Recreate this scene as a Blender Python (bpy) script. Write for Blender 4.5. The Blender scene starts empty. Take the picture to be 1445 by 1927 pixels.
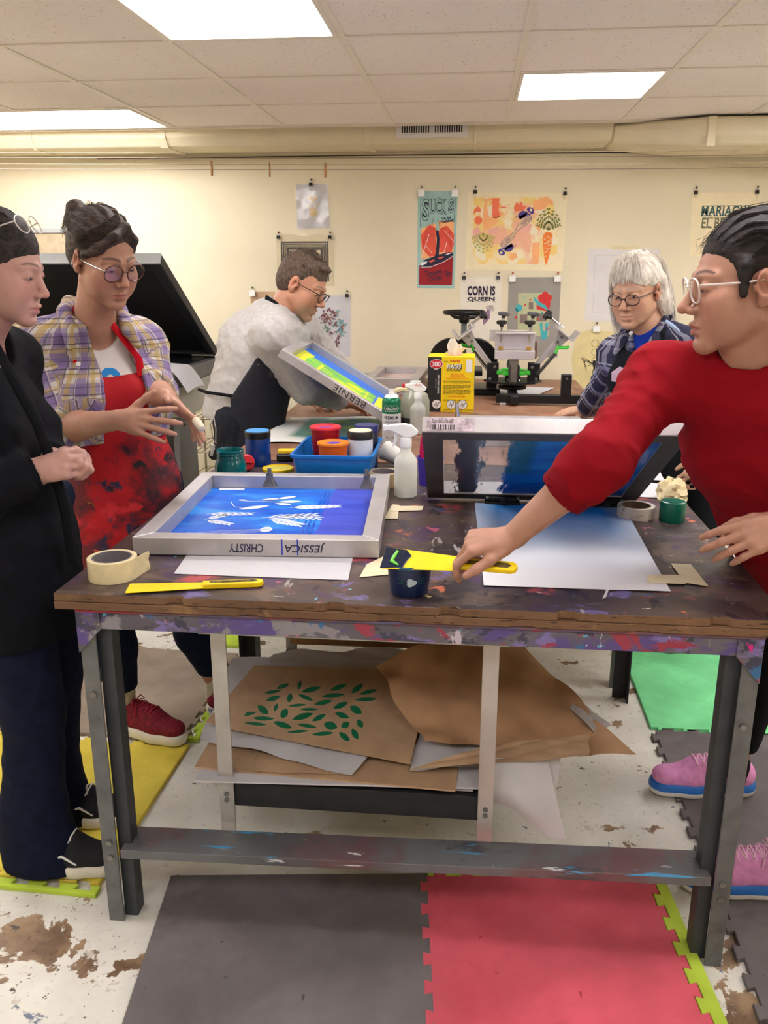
import bpy, math, random
import numpy as np
from mathutils import Vector, Matrix, Euler
random.seed(7)
S = bpy.context.scene
COL = S.collection
PI = math.pi
def rad(a): return math.radians(a)

# ---------------------------------------------------------------- camera (position, pitch down, yaw left)
FPX, PITCH, YAW, CAMZ = 1609.0, rad(16.0), rad(5.78), 1.5
cam = bpy.data.cameras.new('camera'); camo = bpy.data.objects.new('camera', cam); COL.objects.link(camo)
camo.location = (0, 0, CAMZ); camo.rotation_euler = (PI/2 - PITCH, 0, YAW)
cam.sensor_fit = 'VERTICAL'; cam.sensor_height = 24.0; cam.lens = FPX/1927*24.0
cam.clip_start = .05
S.camera = camo
def ray(px, py):
    x = (px-722.5)/FPX; y = -(py-963.5)/FPX
    h = math.cos(PITCH)+y*math.sin(PITCH); v = -math.sin(PITCH)+y*math.cos(PITCH)
    return Vector((x*math.cos(YAW)-h*math.sin(YAW), x*math.sin(YAW)+h*math.cos(YAW), v))
def at(px, py, Y):                    # point of the photograph at depth Y
    r = ray(px, py); return Vector((0, 0, CAMZ)) + r*(Y/r.y)
def atz(px, py, z):                   # point of the photograph on the level z
    r = ray(px, py); return Vector((0, 0, CAMZ)) + r*((z-CAMZ)/r.z)

# ---------------------------------------------------------------- mesh builder
class M:
    def __init__(s): s.v = []; s.f = []; s.m = []; s.mi = 0
    def add(s, vs, fs, T=None):
        o = len(s.v)
        for p in vs:
            p = Vector(p)
            s.v.append(T @ p if T is not None else p)
        for f in fs: s.f.append([i+o for i in f]); s.m.append(s.mi)
        return s
    def mat(s, i): s.mi = i; return s
    def box(s, c, d, T=None):
        x, y, z = c; a, b, e = d[0]/2, d[1]/2, d[2]/2
        vs = [(x+i*a, y+j*b, z+k*e) for i in (-1, 1) for j in (-1, 1) for k in (-1, 1)]
        return s.add(vs, [(0,1,3,2),(4,6,7,5),(0,4,5,1),(2,3,7,6),(0,2,6,4),(1,5,7,3)], T)
    def span(s, a, b, T=None):
        return s.box([(a[i]+b[i])/2 for i in range(3)], [abs(b[i]-a[i]) for i in range(3)], T)
    def prism(s, poly, z0, z1, T=None):
        n = len(poly)
        ar = sum(poly[i][0]*poly[(i+1)%n][1]-poly[(i+1)%n][0]*poly[i][1] for i in range(n))
        if ar < 0: poly = poly[::-1]
        vs = [(x, y, z0) for x, y in poly]+[(x, y, z1) for x, y in poly]
        fs = [tuple(range(n-1, -1, -1)), tuple(range(n, 2*n))]
        fs += [(i, (i+1) % n, n+(i+1) % n, n+i) for i in range(n)]
        return s.add(vs, fs, T)
    def lathe(s, prof, n=32, T=None, cap=True):
        vs = []; fs = []
        for r, z in prof:
            for k in range(n): vs.append((r*math.cos(2*PI*k/n), r*math.sin(2*PI*k/n), z))
        for j in range(len(prof)-1):
            for k in range(n):
                a = j*n+k; b = j*n+(k+1) % n; fs.append((a, b, b+n, a+n))
        if cap:
            if prof[0][0] > 1e-5: fs.append(tuple(range(n-1, -1, -1)))
            if prof[-1][0] > 1e-5: o = (len(prof)-1)*n; fs.append(tuple(range(o, o+n)))
        return s.add(vs, fs, T)
    def cyl(s, a, b, r, n=16, r2=None):
        return s.tube([a, b], [r, r if r2 is None else r2], n)
    def tube(s, pts, r, n=10, closed=False):
        pts = [Vector(p) for p in pts]; N = len(pts)
        rs = r if isinstance(r, (list, tuple)) else [r]*N
        vs = []; fs = []; up = None
        for i, p in enumerate(pts):
            if closed: t = pts[(i+1) % N]-pts[i-1]
            else: t = pts[min(i+1, N-1)]-pts[max(i-1, 0)]
            t.normalize()
            if up is None: up = t.orthogonal().normalized()
            else:
                up = up - t*up.dot(t)
                up = up.normalized() if up.length > 1e-6 else t.orthogonal().normalized()
            w = t.cross(up)
            for k in range(n):
                a = 2*PI*k/n; vs.append(p+(up*math.cos(a)+w*math.sin(a))*rs[i])
        for i in range(N if closed else N-1):
            for k in range(n):
                a = i*n+k; b = i*n+(k+1) % n; c = ((i+1) % N)*n
                fs.append((a, b, c+(k+1) % n, c+k))
        if not closed:
            fs.append(tuple(range(n-1, -1, -1))); fs.append(tuple(range((N-1)*n, N*n)))
        return s.add(vs, fs)
    def loft(s, rings, T=None, cap=True):
        n = len(rings[0]); vs = [p for r in rings for p in r]; fs = []
        for j in range(len(rings)-1):
            for k in range(n):
                a = j*n+k; b = j*n+(k+1) % n; fs.append((a, b, b+n, a+n))
        if cap: fs.append(tuple(range(n-1, -1, -1))); fs.append(tuple(range((len(rings)-1)*n, len(rings)*n)))
        return s.add(vs, fs, T)
    def sheet(s, nu, nv, fn, th=.0006, T=None):      # a thin two-sided sheet: fn(u, v) in 0..1
        P = [[Vector(fn(i/nu, j/nv)) for j in range(nv+1)] for i in range(nu+1)]
        vs = []; N = (nu+1)*(nv+1)
        nr = []
        for i in range(nu+1):
            for j in range(nv+1):
                du = P[min(i+1, nu)][j]-P[max(i-1, 0)][j]; dv = P[i][min(j+1, nv)]-P[i][max(j-1, 0)]
                c = du.cross(dv); nr.append(c.normalized() if c.length > 1e-12 else Vector((0, 0, 1)))
        flat = [P[i][j] for i in range(nu+1) for j in range(nv+1)]
        vs = [p+n*th/2 for p, n in zip(flat, nr)]+[p-n*th/2 for p, n in zip(flat, nr)]
        fs = []; q = lambda i, j: i*(nv+1)+j
        for i in range(nu):
            for j in range(nv):
                a, b, c, d = q(i, j), q(i+1, j), q(i+1, j+1), q(i, j+1)
                fs.append((a, b, c, d)); fs.append((d+N, c+N, b+N, a+N))
        for i in range(nu):
            a, b = q(i, 0), q(i+1, 0); fs.append((b, a, a+N, b+N))
            a, b = q(i, nv), q(i+1, nv); fs.append((a, b, b+N, a+N))
        for j in range(nv):
            a, b = q(0, j), q(0, j+1); fs.append((a, b, b+N, a+N))
            a, b = q(nu, j), q(nu, j+1); fs.append((b, a, a+N, b+N))
        return s.add(vs, fs, T)
    def build(s, name, mats, parent=None, smooth=35, bevel=0, seg=2):
        me = bpy.data.meshes.new(name)
        me.from_pydata([tuple(v) for v in s.v], [], s.f)
        if not isinstance(mats, (list, tuple)): mats = [mats]
        for m in mats: me.materials.append(m)
        if len(mats) > 1: me.polygons.foreach_set('material_index', [min(i, len(mats)-1) for i in s.m])
        if smooth:
            me.polygons.foreach_set('use_smooth', [True]*len(me.polygons)); me.set_sharp_from_angle(angle=rad(smooth))
        o = bpy.data.objects.new(name, me); COL.objects.link(o)
        if parent is not None:
            o.parent = parent
        if bevel:
            b = o.modifiers.new('bevel', 'BEVEL'); b.width = bevel; b.segments = seg; b.limit_method = 'ANGLE'; b.angle_limit = rad(40)
        return o
def tag(o, label, cat, group=None, kind=None):
    if label: o['label'] = label
    if cat: o['category'] = cat
    if group: o['group'] = group
    if kind: o['kind'] = kind
    return o
def thing(name, label, cat, loc=(0, 0, 0), rz=0, group=None, rot=None):
    o = bpy.data.objects.new(name, None); COL.objects.link(o); o.empty_display_size = .05
    o.location = loc; o.rotation_euler = rot if rot else (0, 0, rz)
    return tag(o, label, cat, group)
def dup(root, label=None, loc=None, rz=None, rot=None, group=None, scale=None):
    r = root.copy(); COL.objects.link(r)
    if loc is not None: r.location = loc
    if rz is not None: r.rotation_euler = (0, 0, rz)
    if rot is not None: r.rotation_euler = rot
    if scale: r.scale = (scale,)*3
    if label: r['label'] = label
    if group: r['group'] = group
    for ch in [c for c in S.objects if c.parent is root]:
        c = ch.copy(); COL.objects.link(c); c.parent = r
        for g in [x for x in S.objects if x.parent is ch]:
            d = g.copy(); COL.objects.link(d); d.parent = c
    return r
def struct(o): o['kind'] = 'structure'; return o
def TR(loc=(0, 0, 0), rot=(0, 0, 0), sc=1):
    return Matrix.Translation(loc) @ Euler(rot).to_matrix().to_4x4() @ Matrix.Scale(sc, 4)
def frame(o, x, y, z):                # a transform from an origin and three axes
    m = Matrix((Vector(x), Vector(y), Vector(z))).transposed().to_4x4(); m.translation = Vector(o); return m
def text_into(mb, body, size, T, bold=0.0, shear=0.0, align='CENTER', depth=.0004, width=None, space=1.0, height=None):
    cu = bpy.data.curves.new('t', 'FONT'); cu.body = body; cu.size = size; cu.offset = bold*size; cu.shear = shear
    cu.align_x = align; cu.align_y = 'CENTER'; cu.space_character = space; cu.resolution_u = 3
    ob = bpy.data.objects.new('t', cu)
    me = bpy.data.meshes.new_from_object(ob)
    vs = [v.co.copy() for v in me.vertices]
    if vs and width:
        x0 = min(v.x for v in vs); x1 = max(v.x for v in vs); k = width/max(x1-x0, 1e-6)
        for v in vs: v.x = (v.x-(x0+x1)/2)*k if align == 'CENTER' else (v.x-x0)*k
    if vs and height:
        y0 = min(v.y for v in vs); y1 = max(v.y for v in vs); k = height/max(y1-y0, 1e-6)
        for v in vs: v.y = (v.y-(y0+y1)/2)*k
    for v in vs: v.z = depth
    mb.add(vs, [tuple(p.vertices) for p in me.polygons], T)
    bpy.data.meshes.remove(me); bpy.data.objects.remove(ob); bpy.data.curves.remove(cu)
    return mb
# ---------------------------------------------------------------- materials
def srgb(r, g, b):
    f = lambda c: (c/255)/12.92 if c/255 <= .04045 else ((c/255+.055)/1.055)**2.4
    return (f(r), f(g), f(b), 1)
class NT:
    def __init__(s, name):
        s.m = bpy.data.materials.new(name); s.m.use_nodes = True; s.t = s.m.node_tree; s.n = s.t.nodes; s.n.clear()
        s.out = s.n.new('ShaderNodeOutputMaterial')
    def new(s, typ, **kw):
        n = s.n.new(typ)
        for k, v in kw.items():
            if k.startswith('i_'):
                key = k[2:]; key = int(key) if key.isdigit() else key.replace('_', ' ')
                n.inputs[key].default_value = v
            else: setattr(n, k, v)
        return n
    def link(s, a, b): s.t.links.new(a, b)
    def coord(s, kind='Object', scale=None, rot=None):
        c = s.new('ShaderNodeTexCoord').outputs[kind]
        if scale or rot:
            mp = s.new('ShaderNodeMapping')
            if scale: mp.inputs['Scale'].default_value = scale
            if rot: mp.inputs['Rotation'].default_value = rot
            s.link(c, mp.inputs[0]); c = mp.outputs[0]
        return c
    def noise(s, co, scale, detail=4, rough=.55, dist=0):
        n = s.new('ShaderNodeTexNoise'); n.inputs['Scale'].default_value = scale; n.inputs['Detail'].default_value = detail
        n.inputs['Roughness'].default_value = rough; n.inputs['Distortion'].default_value = dist; s.link(co, n.inputs['Vector'])
        return n.outputs[0]
    def ramp(s, f, a, b):
        r = s.new('ShaderNodeMapRange'); r.inputs[1].default_value = a; r.inputs[2].default_value = b; s.link(f, r.inputs[0]); return r.outputs[0]
    def mix(s, f, a, b):
        m = s.new('ShaderNodeMix', data_type='RGBA')
        for sock, v in ((m.inputs[0], f), (m.inputs[6], a), (m.inputs[7], b)):
            if hasattr(v, 'links'): s.link(v, sock)
            else: sock.default_value = v
        return m.outputs[2]
    def math(s, op, a, b=0.0):
        m = s.new('ShaderNodeMath', operation=op)
        for sock, v in ((m.inputs[0], a), (m.inputs[1], b)):
            if hasattr(v, 'links'): s.link(v, sock)
            else: sock.default_value = v
        return m.outputs[0]
    def finish(s, color, rough=.6, metal=0, bump=None, bstr=.2, bdist=.002, spec=.5, trans=0, alpha=1, sss=0, sheen=0, coat=0, ior=1.45, transl=0):
        p = s.new('ShaderNodeBsdfPrincipled')
        for key, v in (('Base Color', color), ('Roughness', rough), ('Alpha', alpha)):
            if hasattr(v, 'links'): s.link(v, p.inputs[key])
            else: p.inputs[key].default_value = v
        p.inputs['Metallic'].default_value = metal; p.inputs['Specular IOR Level'].default_value = spec
        p.inputs['Transmission Weight'].default_value = trans; p.inputs['IOR'].default_value = ior
        p.inputs['Sheen Weight'].default_value = sheen; p.inputs['Coat Weight'].default_value = coat
        if sss: p.inputs['Subsurface Weight'].default_value = sss; p.inputs['Subsurface Radius'].default_value = (.012, .005, .003)
        if bump is not None:
            b = s.new('ShaderNodeBump'); b.inputs['Strength'].default_value = bstr; b.inputs['Distance'].default_value = bdist
            s.link(bump, b.inputs['Height']); s.link(b.outputs[0], p.inputs['Normal'])
        res = p.outputs[0]
        if transl:
            tr = s.new('ShaderNodeBsdfTranslucent')
            if hasattr(color, 'links'): s.link(color, tr.inputs[0])
            else: tr.inputs[0].default_value = color
            mx = s.new('ShaderNodeMixShader'); mx.inputs[0].default_value = transl; s.link(res, mx.inputs[1]); s.link(tr.outputs[0], mx.inputs[2]); res = mx.outputs[0]
        s.link(res, s.out.inputs[0]); return s.m
_mc = {}
def mat(name, rgb, rough=.6, metal=0, var=.06, vs=14, bump=0, bs=60, bd=.002, stretch=None, coord='Object', **kw):
    if name in _mc: return _mc[name]
    t = NT(name); c = srgb(*rgb); co = t.coord(coord, scale=stretch)
    col = c
    if var:
        n = t.noise(co, vs, 5, .6)
        d = tuple(x*(1-var*2.2) for x in c[:3])+(1,); l = tuple(min(1, x*(1+var*1.6)) for x in c[:3])+(1,)
        col = t.mix(t.ramp(n, .3, .7), d, l)
    bp = t.noise(co, bs, 4, .6) if bump else None
    _mc[name] = t.finish(col, rough, metal, bp, bump, bd, **kw); return _mc[name]
def layered(name, base, layers, rough=.5, bump=.25, bs=30, metal=0, coord='Object', **kw):
    # layers: (rgb, noise scale, threshold, softness, stretch or None, seed offset)
    if name in _mc: return _mc[name]
    t = NT(name); co0 = t.coord(coord); col = srgb(*base)
    big = t.noise(co0, 3, 4, .6); d = tuple(x*.72 for x in col[:3])+(1,); l = tuple(min(1, x*1.3) for x in col[:3])+(1,)
    col = t.mix(t.ramp(big, .3, .7), d, l)
    hs = None
    for i, (rgb, sc, th, so, st) in enumerate(layers):
        mp = t.new('ShaderNodeMapping'); mp.inputs['Location'].default_value = (i*3.17+1, i*1.71, i*2.3)
        if st: mp.inputs['Scale'].default_value = st
        t.link(co0, mp.inputs[0])
        n = t.noise(mp.outputs[0], sc, 5, .62, .4)
        f = t.ramp(n, th, th+so); col = t.mix(f, col, srgb(*rgb)); hs = f if hs is None else t.math('ADD', hs, f)
    bp = t.math('ADD', t.noise(co0, bs, 4, .6), t.math('MULTIPLY', hs, .25)) if bump else None
    _mc[name] = t.finish(col, rough, metal, bp, bump, .002, **kw); return _mc[name]
def emit(name, rgb, strength):
    t = NT(name); e = t.new('ShaderNodeEmission'); e.inputs[0].default_value = srgb(*rgb); e.inputs[1].default_value = strength
    t.link(e.outputs[0], t.out.inputs[0]); return t.m

WALL = mat('wall_paint', (224, 214, 187), .75, var=.03, vs=1.5, bump=.12, bs=18)
CEILT = None
def ceiling_mat():
    t = NT('ceiling_tile'); co = t.coord()
    n1 = t.noise(co, 110, 3, .7); n2 = t.noise(co, 45, 2, .5)
    f = t.math('MULTIPLY', t.ramp(n1, .60, .66), t.ramp(n2, .5, .6))
    big = t.noise(co, 1.2, 2)
    base = t.mix(t.ramp(big, .3, .7), srgb(236, 227, 222), srgb(243, 235, 230))
    return t.finish(t.mix(f, base, srgb(120, 112, 104)), .9, 0, n1, .3, .003)
CEILT = ceiling_mat()
GRIDM = mat('grid_enamel', (232, 224, 212), .5, var=.02)
DUCT = mat('duct_paint', (224, 212, 183), .6, var=.03, vs=4, bump=.08, bs=30)
BASEB = mat('baseboard_wood', (150, 104, 62), .5, var=.12, vs=6, stretch=(1, 8, 8))
def floor_mat():
    t = NT('worn_painted_concrete'); co = t.coord()
    n = t.noise(co, 4.2, 7, .62, .35); fine = t.noise(co, 40, 4, .6)
    base = t.mix(t.ramp(t.noise(co, 3.5, 5, .65), .35, .7), srgb(206, 203, 195), srgb(232, 229, 220))
    sx = t.new('ShaderNodeSeparateXYZ'); t.link(co, sx.inputs[0])
    ly = t.ramp(sx.outputs[1], 1.92, 1.55); reg = t.math('MULTIPLY', t.ramp(sx.outputs[0], -.45, -.95), ly)
    rx = t.math('MULTIPLY', t.ramp(sx.outputs[0], .48, .58), ly); rc = t.math('MULTIPLY', t.ramp(sx.outputs[0], .15, .35), t.math('MULTIPLY', t.ramp(sx.outputs[1], 1.8, 1.95), .25))
    reg = t.math('MAXIMUM', t.math('MAXIMUM', reg, rx), rc)
    th = t.math('ADD', n, t.math('MULTIPLY', reg, .115))
    f = t.ramp(th, .625, .635)                                # paint worn through to bare brown concrete
    col = t.mix(f, base, t.mix(t.ramp(t.noise(co, 9, 4), .4, .6), srgb(112, 88, 68), srgb(158, 132, 104)))
    for rgb, sc, thr, w in (((108, 120, 140), 6, .70, .02), ((196, 190, 178), 8, .64, .03), ((176, 130, 150), 7, .73, .03), ((84, 74, 66), 22, .68, .015), ((96, 84, 76), 55, .665, .02), ((70, 120, 160), 16, .755, .01), ((226, 224, 216), 26, .72, .01)):
        mp = t.new('ShaderNodeMapping'); mp.inputs['Location'].default_value = (sc*1.3, thr*7, 0); t.link(co, mp.inputs[0])
        v = t.math('ADD', t.noise(mp.outputs[0], sc, 5, .65, .3), t.math('MULTIPLY', reg, .03)); col = t.mix(t.ramp(v, thr, thr+w), col, srgb(*rgb))
    return t.finish(col, t.ramp(fine, .2, .9), 0, t.math('SUBTRACT', fine, f), .18, .003)
FLOORM = floor_mat()
ALU = mat('brushed_aluminium', (190, 186, 187), .45, .55, var=.08, vs=7, bump=.05, bs=80, stretch=(1, 1, 1))
ALUP = mat('aluminium_bar', (190, 188, 184), .45, .6, var=.1, vs=9)
STEEL = mat('grey_painted_steel', (108, 111, 112), .5, .3, var=.14, vs=18, bump=.1)
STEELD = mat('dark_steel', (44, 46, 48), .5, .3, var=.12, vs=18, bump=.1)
BOLT = mat('bolt_metal', (140, 138, 134), .35, .8, var=.1)
CHROME = mat('chrome', (205, 205, 208), .2, .95, var=.03)
BLACKM = mat('black_metal', (22, 22, 24), .42, .2, var=.1)
BLACKP = mat('black_plastic', (24, 24, 27), .4, 0, var=.08)
WHITEP = mat('white_paper', (232, 232, 236), .8, var=.02, transl=.15)
WHITEP2 = mat('warm_white_paper', (202, 201, 206), .8, var=.02)
KRAFT = mat('kraft_paper', (190, 158, 126), .8, var=.09, vs=9, bump=.12, bs=25)
KRAFTD = mat('kraft_paper_dark', (182, 142, 106), .8, var=.1, vs=7, bump=.12, bs=25)
MASK = mat('masking_tape', (222, 208, 166), .65, var=.05, vs=40)
YELP = mat('yellow_plastic', (246, 212, 22), .38, var=.05, vs=12)
WHITEPL = mat('white_plastic', (236, 236, 234), .35, var=.02)
REDP = mat('red_plastic', (205, 34, 42), .4, var=.06)
GREENINK = mat('green_ink', (14, 116, 78), .6, var=.04)
INKBLACK = mat('black_ink', (28, 22, 34), .6, var=0)
INKNAVY = mat('dark_violet_ink', (40, 26, 58), .6, var=0)
MARKER = mat('marker_ink', (40, 34, 70), .5, var=0)
HARDB = layered('hardboard_edge', (116, 86, 62), [((60, 40, 28), 30, .6, .05, (1, 1, 6)), ((136, 104, 72), 14, .58, .1, None), ((70, 60, 80), 9, .66, .04, None)], .7)
TOPM = layered('paint_stained_tabletop', (80, 66, 62), [
    ((54, 45, 48), 3.5, .48, .10, None), ((106, 88, 78), 5, .55, .08, (1, 1.6, 1)), ((76, 54, 86), 6, .57, .06, None), ((46, 38, 48), 11, .58, .05, (1.6, .8, 1)),
    ((176, 78, 82), 4.5, .62, .07, None), ((112, 100, 152), 7, .625, .05, None), ((96, 90, 92), 14, .61, .05, (.6, 2, 1)), ((52, 84, 128), 9, .65, .03, None),
    ((196, 108, 78), 12, .665, .03, None), ((190, 92, 120), 16, .68, .03, None), ((168, 160, 158), 9, .66, .03, (2, .6, 1)), ((222, 216, 210), 24, .69, .015, (1, 2.5, 1)),
    ((34, 28, 38), 15, .67, .03, None), ((120, 178, 196), 26, .70, .02, None), ((224, 196, 130), 34, .715, .015, None)], .36, .25)
TOPM2 = layered('paint_stained_back_tabletop', (134, 96, 74), [
    ((158, 120, 96), 5, .52, .1, None), ((104, 74, 62), 6, .58, .08, None), ((176, 84, 78), 4, .66, .06, (1, 2, 1)),
    ((196, 184, 176), 14, .69, .03, (1, 2, 1)), ((90, 84, 110), 9, .68, .04, None)], .45, .2)
RAILM = layered('paint_splashed_rail', (100, 96, 106), [
    ((92, 76, 140), 8, .51, .05, (.6, 1, 1.4)), ((128, 114, 176), 11, .57, .04, (.6, 1, 1.2)), ((64, 64, 84), 14, .55, .03, (.7, 1, 1)), ((140, 136, 144), 9, .56, .03, (.7, 1, 1)),
    ((156, 58, 78), 11, .585, .03, (.7, 1, 1.3)), ((206, 100, 78), 8, .635, .03, (.7, 1, 1.5)), ((60, 110, 160), 13, .61, .03, None), ((200, 110, 130), 15, .64, .03, None),
    ((26, 70, 84), 12, .65, .03, None), ((196, 184, 200), 16, .64, .02, (1, 1, .5)), ((210, 40, 140), 15, .70, .02, None), ((96, 176, 214), 22, .67, .02, None), ((236, 236, 240), 30, .69, .015, (1.6, 1, .4))], .4, .25)
RAILR = layered('paint_splashed_upper_rail', (110, 78, 88), [
    ((92, 84, 120), 7, .5, .08, (.6, 1, 1)), ((150, 40, 56), 5, .56, .08, (.6, 1, 1)), ((196, 110, 90), 8, .64, .05, None), ((130, 124, 140), 10, .64, .04, (.5, 1, 1)), ((60, 60, 80), 14, .66, .03, None)], .45, .2)
RAILL = layered('paint_streaked_lower_rail', (108, 110, 114), [
    ((116, 88, 92), 3, .56, .1, None), ((84, 84, 88), 6, .58, .08, (1, 2, 2)), ((196, 70, 84), 5, .66, .04, (1, 1, 1)), ((80, 156, 206), 9, .64, .02, (.5, 3, 6)), ((220, 224, 230), 11, .645, .02, (.5, 3, 5)), ((60, 64, 70), 16, .68, .03, None)], .42, .2, metal=.2)
# ---------------------------------------------------------------- room
ZC = 2.233; YW = 5.39; XL, XR, YF = -3.2, 2.6, -2.2
GX = [-3.47, -2.865, -2.26, -1.657, -1.055, -.458, .149, .751, 1.353, 1.955, 2.557]
GY = [-2.29+.603*i for i in range(12)]; GY = [3.135-.603*9+.603*i for i in range(13)]
struct(M().span((XL-.3, YF-.3, -.1), (XR+.3, YW+.3, 0)).build('floor', FLOORM, smooth=0))
struct(M().span((XL-.3, YW, 0), (XR+.3, YW+.12, 2.9)).build('wall_back', WALL, smooth=0))
struct(M().span((XL-.12, YF, 0), (XL, YW, 2.9)).build('wall_left', WALL, smooth=0))
struct(M().span((XR, YF, 0), (XR+.12, YW, 2.9)).build('wall_right', WALL, smooth=0))
struct(M().span((XL-.3, YF-.12, 0), (XR+.3, YF, 2.9)).build('wall_front', WALL, smooth=0))
struct(M().span((XL, YW-.014, 0), (XR, YW, .09)).build('baseboard_back', BASEB, bevel=.003))
YE = 4.955                               # where the hung ceiling stops short of the back wall
LIGHTS = [(4, 2.532), (2, 4.33), (6, 3.735), (6, 1.326), (2, 1.326), (4, -.483), (7, -.483), (2, -.483), (8, 2.532), (1, 2.532), (8, 3.735), (9, 1.326), (0, 3.135)]  # entries after the visible panels are unseen lights, added to brighten the room
LIGHTS = [(i, min(GY, key=lambda g: abs(g-y))) for i, y in LIGHTS]
m = M(); held = {(i, round(y, 2)) for i, y in LIGHTS} | {(1, round(LIGHTS[1][1], 2))}
for i in range(len(GX)-1):
    for y in GY[:-1]:
        if y > YE or y < YF-.6 or (i, round(y, 2)) in held: continue
        x0, x1 = max(GX[i], XL-.05), min(GX[i+1], XR+.05)
        if x1 <= x0: continue
        y1 = min(y+.603, YE)
        m.span((x0+.006, y+.006, ZC+.004), (x1-.006, y1-.006, ZC+.022))
struct(m.build('ceiling', CEILT, smooth=0, bevel=.003, seg=1))
m = M()
for x in GX:
    y_ = LIGHTS[1][1] if abs(x+2.26) < .01 else YE
    m.span((x-.012, YF, ZC), (x+.012, y_, ZC+.004)).span((x-.002, YF, ZC+.004), (x+.002, y_, ZC+.04))
for y in GY:
    if y < YE+.05: m.span((XL, min(y, YE)-.010, ZC-.0006), (XR, min(y, YE)+.010, ZC+.0036))
m.span((XL, YE, ZC-.006), (XR, YE+.02, ZC+.045))
struct(m.build('trim_1', GRIDM, smooth=0))
struct(M().span((XL, YF, 2.6), (XR, YW, 2.7)).build('ceiling_slab', mat('slab', (120, 112, 100), .9), smooth=0))
# ceiling lights
DIFF = emit('light_diffuser', (255, 250, 249), 17.5)
lab = {0: 'large bright square ceiling light nearest the camera, cut by the top edge', 1: 'ceiling light above the exposure unit lid, beside the wall duct', 2: 'square ceiling light above the printing press'}
for n, (i, y) in enumerate(LIGHTS):
    t = thing('ceiling_light', lab.get(n, 'unseen square ceiling light added for brightness, behind the camera or beyond the frame'), 'ceiling light', ((GX[i]+GX[i+1])/2, y+.3015, ZC), group='square panel lights in the hung ceiling')
    fr = M(); hw = .288
    if n == 1: hw = .589; t.location.x -= .3015           # a double panel
    for s in (-1, 1):
        fr.span((s*hw, -.288, -.003), (s*(hw-.016), .288, .03)); fr.span((-hw+.016, s*.288, -.003), (hw-.016, s*.272, .03))
    fr.build('light_frame', GRIDM, t, bevel=.002)
    M().span((-hw+.016, -.272, .006), (hw-.016, .272, .012)).build('diffuser', DIFF, t, smooth=0)
# the painted duct along the back wall
def ductpiece(m, pts, top=2.42):                   # pts: (x, y front, z bottom) sections, loft along x
    rings = []
    for x, yf, zb in pts:
        c = .05
        rings.append([(x, YW-.02, top), (x, YW-.02, zb+.0), (x, yf+c, zb), (x, yf, zb+c), (x, yf, top)])
    m.loft(rings)
t = thing('air_duct', 'long cream painted air duct running along the top of the back wall', 'duct', (0, 5.2, 2.2))
o = M(); ductpiece(o, [(-3.19, 5.02, 2.15), (.72, 5.02, 2.15)]); b = o.build('duct_run', DUCT, t, bevel=.012)
b.matrix_parent_inverse = Matrix.Translation((0, -5.2, -2.2))
o = M(); ductpiece(o, [(.72, 5.02, 2.15), (.74, 5.02, 2.14), (1.16, 4.80, 2.095), (2.59, 4.80, 2.09)], 2.226); b2 = o.build('duct_offset', DUCT, t, bevel=.012); b2.matrix_parent_inverse = b.matrix_parent_inverse
for x, w in ((-2.53, .012), (-1.78, .045), (-.62, .035), (-.02, .012)):
    o = M(); ductpiece(o, [(x, 5.014, 2.144), (x+w, 5.014, 2.144)]); q = o.build('duct_seam', DUCT, t, bevel=.002); q.matrix_parent_inverse = b.matrix_parent_inverse
o = M().span((1.15, 4.793, 2.085), (1.19, 4.81, 2.226)); q = o.build('duct_seam', DUCT, t, bevel=.002); q.matrix_parent_inverse = b.matrix_parent_inverse
o = M().span((-2.3, YW-.006, 2.128), (.95, YW, 2.133)); struct(o.build('trim_2', mat('dark_gap', (52, 40, 34), .9), smooth=0))
t = thing('air_vent', 'white louvred air vent grille set in the wall duct', 'vent', (-.245, 5.02, 2.2))
M().span((-.195, -.014, -.028), (.195, -.007, .045)).build('vent_plate', mat('vent_enamel', (226, 222, 220), .45, .1, var=.02), t, bevel=.002)
o = M()
for k in range(26):
    if k in (12, 13): continue
    x = -.165+k*.0128; o.span((x, -.016, -.002), (x+.0072, -.0138, .034))
o.build('louvre', BLACKP, t, smooth=0)
# drying lines strung across the room below the duct
LINE = mat('cord', (150, 132, 108), .7, var=.05); LINED = mat('grey_cord', (112, 96, 82), .6, var=.05)
LY = [(4.60, 2.084, 2.050, LINE, 'upper pale drying line strung across the room, nearest'), (4.72, 2.075, 2.040, LINED, 'second drying line, just behind the upper pale one'),
      (4.60, 2.032, 1.992, LINE, 'lower pale drying line strung across the room'), (4.75, 2.02, 1.985, LINED, 'low grey drying line holding the wooden pegs')]
for y, z0, z1, mt, lb in LY:
    pts = [(XL+(XR-XL)*k/24, y, z0+(z1-z0)*min(1, (k/24)*1.35)-.012*math.sin(PI*k/24)) for k in range(25)]
    tag(M().tube(pts, .0017, 6).build('drying_line', mt), lb, 'cord', 'drying lines')
PEG = mat('peg_wood', (176, 130, 82), .7, var=.12, vs=40)
for k, (px, py, lb) in enumerate(((398, 317, 'wooden clothes peg on the line, farthest left of three'), (507, 319, 'wooden clothes peg on the line, between the two others'), (612, 320, 'wooden clothes peg on the line above the pineapple print'))):
    p = at(px, py, 4.75)
    t = thing('clothes_peg', lb, 'clothes peg', p, rz=.3*k, group='wooden clothes pegs')
    for s in (-1, 1):
        o = M().prism([(-.004, -.036), (.004, -.036), (.006, .0), (.004, .036), (-.002, .036)], s*.0045-.004, s*.0045+.004, TR((0, 0, 0), (PI/2, 0, 0)))
        o.build('peg_half', PEG, t, bevel=.0008)
    M().tube([(.008*math.cos(a*.5), .006*math.sin(a*.9), .004*math.sin(a*.5)) for a in range(14)], .0009, 5).build('peg_spring', CHROME, t)
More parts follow.
